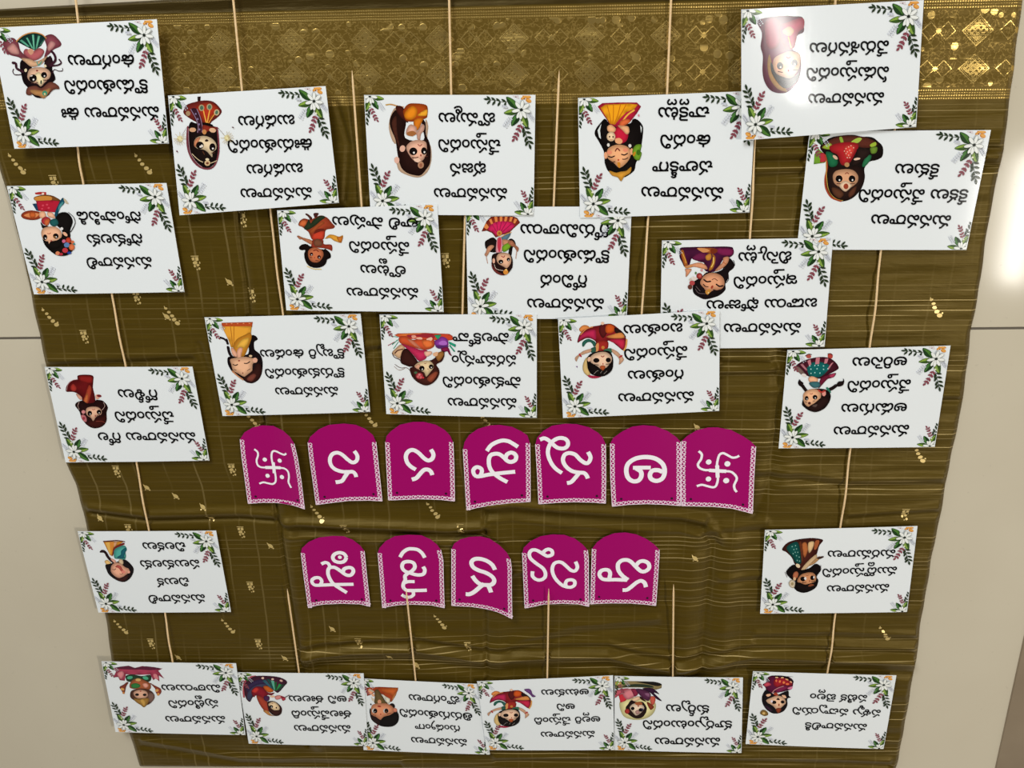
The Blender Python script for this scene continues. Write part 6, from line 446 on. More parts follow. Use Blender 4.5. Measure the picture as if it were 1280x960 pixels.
[[132,-12,86,-7,48,9,19,35,12,46,7,58,4,76,55,90,66,67,80,52,101,43,111,41,122,40,173,44,195,58,197,78,185,92,167,98,60,112,37,124,19,147,13,170,13,179,13,189,26,219,52,241,92,254,142,256,194,246,205,240,214,234,223,226,230,217,237,207,243,195,247,177,196,164,185,185,173,197,137,206,88,202,69,189,68,170,80,160,179,148,214,137,238,117,248,95,251,71,251,58,248,46,230,16,197,-3,183,-7,167,-10,150,-11],[325,204,299,207,272,221,257,242,251,272,256,302,270,327,322,328,302,293,299,270,310,253,334,250,340,251,344,253,347,256,350,260,352,284,343,299,321,306,229,304,212,289,201,261,155,261,143,291,137,296,131,301,125,304,119,306,84,302,74,292,72,278,77,266,85,259,126,254,126,208,106,207,94,207,61,215,36,234,30,242,25,251,19,284,20,299,25,313,32,325,42,336,55,345,69,351,85,355,102,356,146,350,172,330,178,323,183,315,187,299,169,303,173,315,193,339,214,351,242,356,252,356,285,356,351,349,376,336,391,319,400,295,400,261,396,246,390,234,381,223,369,215,356,209,341,205],[339,431,354,430,367,428,379,423,390,417,399,409,406,401,412,390,417,374,371,362,355,382,333,386,316,377,311,364,318,348,336,329,292,310,282,318,277,325,266,346,262,369,268,395,272,403,278,409,285,415,292,420,300,424,309,427]],[[241,-12,207,-7,180,9,113,85,108,90,103,93,86,98,71,93,61,81,62,56,72,42,90,37,109,42,137,76,170,41,142,7,115,-8,74,-11,42,0,21,22,9,59,9,69,9,80,11,91,14,101,31,126,38,132,47,137,55,142,65,145,75,146,85,147,112,143,119,140,127,136,149,120,212,48,237,40,264,43,284,61,287,71,290,82,291,96,290,112,287,126,282,139,276,150,268,161,260,170,250,179,184,214,266,225,278,219,315,186,334,152,343,112,341,68,327,30,319,19,309,10,272,-9,257,-11],[446,104,412,110,384,131,372,166,377,202,391,227,443,228,423,193,422,165,436,151,455,150,461,151,465,153,472,164,473,184,471,190,468,195,451,205,44,208,44,254,411,256,421,256,475,248,502,231,515,212,522,186,522,176,521,161,517,146,511,134,502,123,490,115,477,109,462,105]],[[195,-12,133,-6,115,-1,98,5,83,12,70,21,58,30,47,41,37,53,30,65,23,78,18,92,15,106,13,121,12,136,13,154,15,171,19,187,25,201,32,213,41,224,50,234,61,242,73,248,112,256,142,251,165,237,179,215,182,206,184,197,182,166,170,140,164,132,156,126,147,121,137,117,101,112,65,118,30,142,23,151,40,189,64,168,79,161,107,159,125,166,132,179,129,199,120,207,100,207,91,204,84,199,77,191,71,182,67,170,64,156,64,124,67,112,71,101,76,90,84,79,93,70,104,61,118,54,133,48,195,39,229,41,258,46,282,54,301,65,316,79,327,96,333,117,335,143,332,167,324,188,310,202,290,207,277,203,267,192,266,187,265,180,266,172,268,164,271,158,276,152,311,131,310,88,147,88,147,133,267,131,257,120,230,139,216,166,214,195,226,227,232,234,240,240,248,246,257,250,292,256,305,255,318,252,352,233,376,200,388,158,385,106,368,60,359,47,348,36,308,9,257,-7]],
[[165,-12,131,-8,100,7,85,30,84,38,84,46,84,55,87,64,105,87,141,102,152,112,221,121,254,138,272,167,275,180,276,195,272,225,263,252,246,275,224,294,214,298,204,302,168,309,139,308,123,296,125,275,138,267,163,272,166,275,168,279,169,297,152,333,197,342,209,322,215,302,215,273,212,260,206,248,197,238,186,230,174,225,159,221,121,222,111,226,103,230,95,236,89,242,84,248,80,256,73,278,73,286,73,296,75,307,79,316,97,339,126,352,163,356,214,350,230,345,245,338,259,330,271,321,283,311,293,300,317,261,328,215,329,198,328,179,325,162,320,146,313,131,305,118,294,107,281,97,267,89,251,82,233,77,214,73,160,69,144,63,136,55,135,45,142,38,179,35,193,40,195,42,196,45,194,56,191,60,187,63,180,66,172,69,100,78,57,91,25,114,18,124,13,135,9,169,18,193,24,200,30,207,38,213,47,218,79,226,117,225,146,212,164,192,172,161,170,147,165,134,156,122,145,113,131,105,115,98,98,92,75,88,54,119,99,133,117,146,119,150,120,154,119,166,111,176,106,178,99,179,77,178,64,169,61,155,69,137,101,124,198,108,230,83,245,63,247,37,235,11,228,5,220,0,212,-4,203,-7],[169,432,184,432,198,429,210,425,220,419,229,411,237,402,243,392,248,376,202,363,186,384,164,387,146,379,142,366,148,350,166,331,122,312,113,320,107,326,96,347,93,370,98,397,103,404,109,411,115,416,122,421,131,425,140,428]],[[270,-12,234,-7,212,5,188,32,182,47,203,49,197,33,191,24,184,16,156,-5,114,-12,102,-11,90,-9,79,-6,69,-2,60,4,51,11,44,19,38,28,33,38,30,49,28,81,30,91,33,101,38,110,44,120,52,129,62,136,80,141,72,124,8,125,8,170,134,170,134,127,98,111,82,91,80,67,82,60,85,54,89,49,94,45,116,39,145,48,162,71,165,81,169,97,215,97,227,62,231,57,235,52,251,43,275,40,297,47,310,64,317,98,315,144,312,160,307,175,302,190,295,205,270,246,225,288,178,308,140,308,135,306,130,303,123,292,124,279,131,270,156,268,169,279,169,302,154,333,198,342,213,315,217,287,216,273,213,260,207,248,198,238,187,230,175,225,161,221,145,220,133,221,122,223,96,236,81,256,74,279,76,307,91,332,116,349,162,356,182,355,202,352,221,346,240,338,258,327,276,315,321,268,334,250,345,230,354,208,361,186,367,163,370,139,368,75,364,59,359,44,335,9,325,2,313,-4]],[[252,-12,217,-7,189,11,172,33,166,48,186,49,181,33,175,24,168,16,139,-5,99,-12,80,-10,63,-4,48,5,35,18,25,35,17,54,13,76,12,100,13,122,17,143,23,163,32,181,43,198,56,213,72,225,90,236,109,245,131,251,154,255,179,256,203,255,226,251,247,245,266,236,284,225,299,212,312,197,322,181,331,162,337,143,341,83,339,68,335,53,318,18,289,-5],[248,39,257,40,264,43,271,47,277,53,282,61,285,71,287,85,288,101,287,116,285,130,281,144,276,156,253,185,242,193,229,199,215,203,200,206,141,203,103,186,78,157,72,145,68,132,66,118,65,102,66,86,68,72,82,47,88,43,96,40,123,43,142,62,153,97,200,97,212,59,218,52,225,47],
[375,204,348,207,322,221,306,242,300,272,305,302,319,327,372,328,351,293,349,270,359,253,384,250,389,251,393,253,397,256,399,260,402,284,392,299,370,306,278,304,261,289,251,261,204,261,192,291,187,296,181,301,175,304,168,306,133,302,123,292,122,278,126,266,134,259,175,254,175,208,155,207,143,207,111,215,86,234,80,242,75,251,69,284,70,299,74,313,82,325,92,336,104,345,119,351,134,355,152,356,196,350,222,330,227,323,232,315,236,299,218,303,222,315,242,339,263,351,291,356,302,356,335,356,400,349,425,336,440,319,449,295,450,261,446,246,439,234,430,223,419,215,406,209,391,205]],[[-78,-199,-106,-195,-129,-179,-136,-170,-141,-153,-121,-154,-128,-170,-135,-178,-157,-194,-198,-198,-224,-188,-241,-168,-250,-143,-251,-109,-248,-95,-243,-82,-217,-51,-206,-43,-193,-36,-179,-31,-164,-27,-148,-25,-132,-25,-114,-25,-98,-28,-56,-44,-45,-52,-35,-62,-27,-73,-21,-84,-16,-97,-13,-110,-14,-143,-22,-168,-27,-176,-33,-182,-57,-196,-67,-198],[-84,-155,-78,-155,-74,-153,-64,-143,-61,-113,-65,-102,-70,-93,-78,-84,-88,-78,-101,-73,-150,-70,-164,-73,-177,-77,-187,-84,-194,-92,-204,-124,-197,-147,-180,-155,-164,-149,-153,-122,-111,-122,-99,-149]],[[278,-12,242,-7,213,10,194,33,188,48,209,49,203,32,183,9,160,-5,135,-11,106,-11,94,-10,83,-7,73,-3,64,3,40,24,20,65,14,116,19,164,23,178,28,191,33,202,40,213,64,237,93,251,133,255,162,248,170,243,177,237,183,231,188,223,196,197,192,157,188,148,183,140,176,132,169,126,139,114,96,113,58,128,32,151,49,189,75,169,91,161,111,158,133,163,143,174,145,190,139,202,127,208,107,206,100,203,94,199,73,170,66,135,66,98,73,70,87,50,109,40,142,43,162,59,175,97,222,97,229,68,241,52,261,41,285,40,295,43,303,47,318,71,320,82,321,96,316,132,292,175,235,223,252,242,271,253,288,244,301,235,335,204,361,165,367,150,371,134,374,117,374,99,368,53,363,39,356,28,348,17,339,8,329,1,317,-5],[145,316,142,235,95,235,92,316],[269,210,233,214,199,227,215,267,266,256,291,260,303,268,311,282,312,289,313,298,305,327,285,345,255,347,242,338,243,323,253,316,273,316,294,324,321,351,344,323,322,293,302,279,294,276,285,273,256,272,231,277,210,290,204,296,199,303,196,311,194,320,194,330,195,343,199,355,205,366,214,375,225,383,237,388,252,391,294,389,306,385,317,380,343,355,349,345,353,334,359,297,358,276,353,258,345,242,334,230,320,221,304,215,287,211]],[[413,8,379,13,370,18,362,23,355,29,350,36,338,66,341,96,350,115,367,129,431,126,394,99,385,77,386,71,387,66,397,56,413,52,430,57,438,68,439,87,437,93,434,99,417,108,11,112,11,157,376,158,386,158,441,150,463,138,481,113,488,88,488,78,487,63,483,49,477,37,468,26,457,18,444,12,429,9],[414,247,442,244,463,232,478,213,481,205,482,196,483,188,483,180,477,160,464,143,441,126,433,122,378,139,423,165,434,185,431,195,423,201,401,199,378,175,335,193,342,208,366,233,376,239,388,244,400,247],[41,118,50,173,78,217,122,246,177,256,233,246,276,218,304,175,314,118,305,66,277,24,233,-3,177,-12,121,-3,78,24,50,65],
[93,124,94,106,98,89,105,75,113,63,125,53,139,45,156,41,177,39,191,40,225,50,247,70,259,99,259,144,247,174,225,195,215,200,204,204,163,206,150,204,139,200,113,182,98,156],[161,207,131,213,110,228,93,255,89,267,85,285,134,301,151,263,160,256,172,257,189,270,250,342,282,362,311,368,326,367,330,320,298,313,284,304,231,243,205,219,184,210]],[[165,347,184,347,201,344,218,339,233,332,246,324,257,314,282,278,290,235,288,207,287,204,283,197,240,216,238,243,229,267,210,286,201,291,190,295,151,297,141,295,133,292,127,289,123,284,119,280,118,275,118,260,140,233,89,218,74,237,67,257,66,281,68,291,71,301,76,310,82,318,90,325,99,332,109,337,121,342],[252,-12,217,-7,189,11,172,33,166,48,186,49,181,33,175,24,168,16,139,-5,99,-12,80,-10,63,-4,48,5,35,18,25,35,17,54,13,76,12,100,13,122,17,143,23,163,32,181,43,198,56,213,72,225,90,236,109,245,131,251,154,255,179,256,203,255,226,251,247,245,266,236,284,225,299,212,312,197,322,181,331,162,337,143,341,83,339,68,335,53,318,18,289,-5],[248,39,257,40,264,43,271,47,277,53,282,61,285,71,287,85,288,101,287,116,285,130,281,144,276,156,253,185,242,193,229,199,215,203,200,206,141,203,103,186,78,157,72,145,68,132,66,118,65,102,66,86,68,72,82,47,88,43,96,40,123,43,142,62,153,97,200,97,212,59,218,52,225,47]],[[84,256,98,255,112,252,124,248,136,242,146,234,155,225,177,191,190,152,196,108,196,93,196,68,193,44,189,20,184,-3,177,-25,148,-86,137,-105,124,-123,80,-174,27,-221,-5,-184,50,-131,87,-87,117,-35,125,-16,132,4,144,69,143,122,130,170,111,199,90,209,70,208,57,199,53,179,57,168,65,162,92,159,115,168,147,192,169,151,156,139,145,132,134,126,124,121,90,113,47,117,34,123,23,132,13,142,7,155,2,195,4,204,7,213,12,221,18,229,24,236,32,242,41,247,51,251]],[[197,-12,168,-11,141,-8,116,-3,94,5,75,14,58,25,44,37,33,51,24,67,17,83,13,133,24,171,49,199,59,206,70,211,83,215,95,218,139,214,148,210,156,205,162,200,168,193,173,186,177,178,182,150,181,135,176,121,169,108,159,97,147,89,132,82,86,78,42,92,36,97,42,140,85,125,110,127,125,136,128,140,129,145,128,160,121,168,117,170,112,171,94,169,78,161,66,148,60,130,65,94,81,72,88,66,96,61,139,45,194,39,248,44,285,57,294,63,302,69,319,88,327,109,328,144,314,163,296,170,278,169,263,158,261,142,267,131,271,128,275,126,294,125,315,133,334,163,348,110,334,95,314,83,295,78,272,78,245,86,237,90,230,96,224,102,219,110,210,137,215,176,219,184,224,192,230,199,237,205,265,216,305,217,327,208,346,191,359,185,365,178,368,171,375,147,375,95,371,82,367,69,361,57,353,46,322,18,308,10,293,4,277,-2,259,-6],[190,350,244,345,261,340,277,334,293,328,307,319,320,310,332,299,360,260,366,245,370,229,373,211,374,193,369,158,365,150,323,171,324,207,321,221,316,234,290,270,277,279,262,288,245,295,225,300,162,302,155,300,151,297,143,286,144,273,154,262,176,262,188,273,189,296,174,327,218,336,230,316,236,296,237,288,237,281,236,267,233,254,227,242,218,232,207,224,195,219,180,215,165,214,153,215,142,216,132,220,124,224,116,230,110,236,105,242,101,250,94,273,94,280,94,291,96,301,100,310,105,319,112,326,138,343]],
[[58,-12,41,-11,25,-8,10,-2,-4,6,-17,16,-29,26,-40,39,-51,55,-26,94,6,62,32,45,60,39,89,47,105,70,107,82,108,95,102,131,84,161,57,187,21,211,42,256,70,242,122,196,145,163,151,151,155,138,159,125,161,111,161,97,160,74,155,53,147,34,135,18,120,5,102,-5,81,-10],[256,104,222,110,194,131,182,166,187,202,201,227,253,228,233,193,232,165,246,151,265,150,271,151,275,153,282,164,283,184,281,190,278,195,261,205,35,209,41,255,241,256,279,250,302,239,317,225,329,204,332,176,331,161,327,146,321,134,312,123,300,115,287,109,272,105]],[[112,-174,81,-168,58,-153,45,-138,42,-127,62,-124,53,-141,45,-150,36,-158,7,-172,-30,-173,-43,-170,-55,-165,-66,-157,-76,-147,-82,-135,-87,-99,-73,-69,-67,-62,-59,-56,-43,-51,-48,-70,-103,-70,-103,-27,5,-27,5,-67,-24,-80,-35,-94,-36,-115,-26,-124,-12,-127,9,-121,14,-117,18,-111,29,-87,73,-87,82,-112,98,-125,117,-127,133,-120,146,-104,154,-75,153,-8,135,49,127,68,117,85,106,102,94,119,52,163,-15,213,10,256,65,220,115,174,158,117,170,96,181,74,203,2,206,-24,207,-51,206,-78,201,-102,194,-124,183,-142,169,-156,153,-166,133,-172]],[[140,347,157,347,173,344,188,339,202,332,214,323,224,314,246,277,253,235,250,207,250,204,246,197,203,216,201,243,194,267,178,287,171,291,162,295,129,297,120,295,114,293,109,289,106,285,103,280,102,275,102,260,124,233,73,218,55,244,50,281,52,291,55,301,59,309,65,318,72,325,80,332,89,337,100,342],[12,118,21,173,49,217,93,246,148,256,204,246,247,218,275,175,285,118,276,66,248,24,204,-3,148,-12,92,-3,49,24,21,65],[65,124,66,106,70,89,77,75,86,63,97,53,112,45,128,41,148,39,162,40,195,50,217,70,229,99,229,144,217,174,195,195,185,200,174,204,134,206,122,204,111,200,85,182,70,156],[159,428,174,428,187,425,199,421,210,415,219,407,226,398,232,388,237,372,191,359,176,380,153,383,136,375,131,362,138,346,156,327,112,308,102,316,97,322,86,343,82,366,88,393,92,400,98,407,105,412,112,417,120,421,129,424]],[[132,-12,86,-7,48,9,19,35,12,46,7,58,4,76,55,90,66,67,80,52,101,43,111,41,122,40,173,44,195,58,197,78,185,92,167,98,60,112,37,124,19,147,13,170,13,179,13,189,26,219,52,241,92,254,142,256,194,246,205,240,214,234,223,226,230,217,237,207,243,195,247,177,196,164,185,185,173,197,137,206,88,202,69,189,68,170,80,160,179,148,214,137,238,117,248,95,251,71,251,58,248,46,230,16,197,-3,183,-7,167,-10,150,-11],[118,210,83,214,48,227,65,267,116,256,140,260,153,268,160,282,162,289,162,298,155,327,134,345,105,347,92,338,92,323,102,316,122,316,143,324,170,351,194,323,172,293,152,279,144,276,135,273,105,272,80,277,59,290,54,296,49,303,46,311,44,320,43,330,44,343,48,355,54,366,63,375,74,383,87,388,101,391,144,389,155,385,166,380,192,355,198,345,203,334,209,297,207,276,203,258,195,242,183,230,169,221,154,215,137,211]],
[[165,-12,131,-8,100,7,85,30,84,55,97,80,105,87,116,93,128,98,140,101,149,112,216,119,227,123,236,127,254,143,259,167,248,186,222,201,187,209,191,255,244,244,258,238,270,232,281,225,291,217,299,208,305,198,309,187,312,175,313,162,312,150,301,119,274,93,262,86,247,81,231,76,213,73,167,70,141,61,134,49,142,38,166,33,189,38,193,40,195,42,196,52,180,66,100,78,57,91,25,114,18,124,13,135,9,169,24,200,30,207,38,213,47,218,56,222,91,227,128,222,153,206,168,185,172,161,170,147,165,134,156,122,115,98,98,92,75,88,54,119,92,130,113,142,117,146,119,150,120,162,114,173,111,176,106,178,83,179,64,169,61,155,69,137,101,124,195,110,207,104,211,95,236,77,241,70,245,63,247,55,247,47,247,37,244,27,240,19,235,11,228,5,220,0,212,-4,203,-7],[183,207,153,213,132,228,115,255,111,267,107,285,156,301,173,263,182,256,194,257,211,270,272,342,304,362,333,368,348,367,352,320,320,313,306,304,253,243,227,219,206,210]],[[74,-199,43,-195,17,-182,5,-162,6,-133,23,-114,51,-103,53,-95,100,-86,127,-68,141,-46,144,-38,146,-28,145,26,130,72,92,129,52,166,-15,213,10,256,32,245,82,209,98,196,113,181,128,166,141,150,154,133,165,115,191,57,196,37,199,15,197,-33,181,-77,161,-102,136,-118,108,-127,65,-133,52,-139,49,-148,58,-154,95,-153,100,-143,87,-133,31,-127,15,-125,1,-122,-33,-108,-42,-101,-49,-93,-62,-66,-61,-41,-45,-16,-22,-3,10,1,42,-3,64,-15,77,-33,80,-62,78,-70,75,-77,57,-95,31,-108,-4,-117,-23,-89,14,-77,31,-66,33,-51,16,-43,-4,-45,-14,-51,-14,-66,-6,-74,18,-82,96,-94,125,-111,140,-125,143,-132,145,-140,146,-147,145,-156,135,-178,108,-194]],[[12,118,21,173,49,217,93,246,148,256,204,246,247,218,275,175,285,118,276,66,248,24,204,-3,148,-12,92,-3,49,24,21,65],[65,123,66,105,70,89,77,75,86,63,97,53,112,45,128,41,148,39,162,40,195,50,217,69,229,98,229,143,217,172,195,193,185,198,174,202,134,204,122,202,111,198,85,180,70,154],[355,-12,337,-11,321,-8,306,-2,292,6,280,16,268,26,257,39,245,55,271,94,303,62,323,48,351,40,378,43,386,47,392,54,398,62,401,71,404,83,405,97,404,110,402,122,398,134,393,145,372,173,315,211,338,252,357,244,372,236,412,204,424,192,433,178,442,164,449,149,454,133,457,117,458,99,456,75,451,54,443,34,431,18,416,5,399,-5,378,-10],[528,-12,511,-11,495,-8,480,-2,466,6,453,16,441,26,430,39,419,55,444,94,476,62,496,48,524,40,552,43,559,47,566,54,571,62,575,71,577,83,578,97,577,110,575,122,572,134,567,144,546,172,490,210,512,256,532,248,547,240,587,208,598,195,607,181,616,167,623,151,628,135,631,118,631,99,630,75,625,54,617,34,605,18,590,5,572,-5,551,-10],[317,207,287,213,267,228,250,255,245,267,241,285,291,301,307,263,317,256,328,257,345,270,407,342,439,362,468,368,483,367,487,320,455,313,440,304,388,243,361,219,340,210]],
[[267,-12,231,-7,202,10,183,32,177,48,198,48,191,32,170,9,147,-5,122,-11,89,-11,76,-9,64,-6,54,-2,45,4,24,27,20,36,17,45,15,55,15,65,20,95,24,103,29,111,59,136,123,165,128,169,131,174,132,179,133,186,129,199,118,206,92,207,84,206,78,203,66,188,69,159,24,146,13,177,13,196,14,205,17,213,34,235,62,251,102,256,116,255,130,253,141,250,151,245,173,226,186,193,184,166,181,158,178,150,161,130,93,97,73,83,70,78,68,72,67,65,68,60,80,44,113,40,141,50,154,64,164,97,211,97,222,62,225,57,230,52,245,43,274,40,298,53,303,61,307,71,309,82,310,96,309,110,307,122,304,134,299,145,279,173,226,213,255,243,273,236,288,229,301,220,313,210,324,199,334,187,343,174,350,161,356,146,360,131,363,115,363,99,363,82,361,67,357,53,352,39,345,28,337,17,328,8,318,1,306,-5,294,-9,281,-11],[349,276,343,246,321,221,297,211,251,207,197,208,197,254,280,258,292,263,296,276,290,291,271,298,58,300,58,346,254,347,298,343,321,333,337,319,346,301]]]
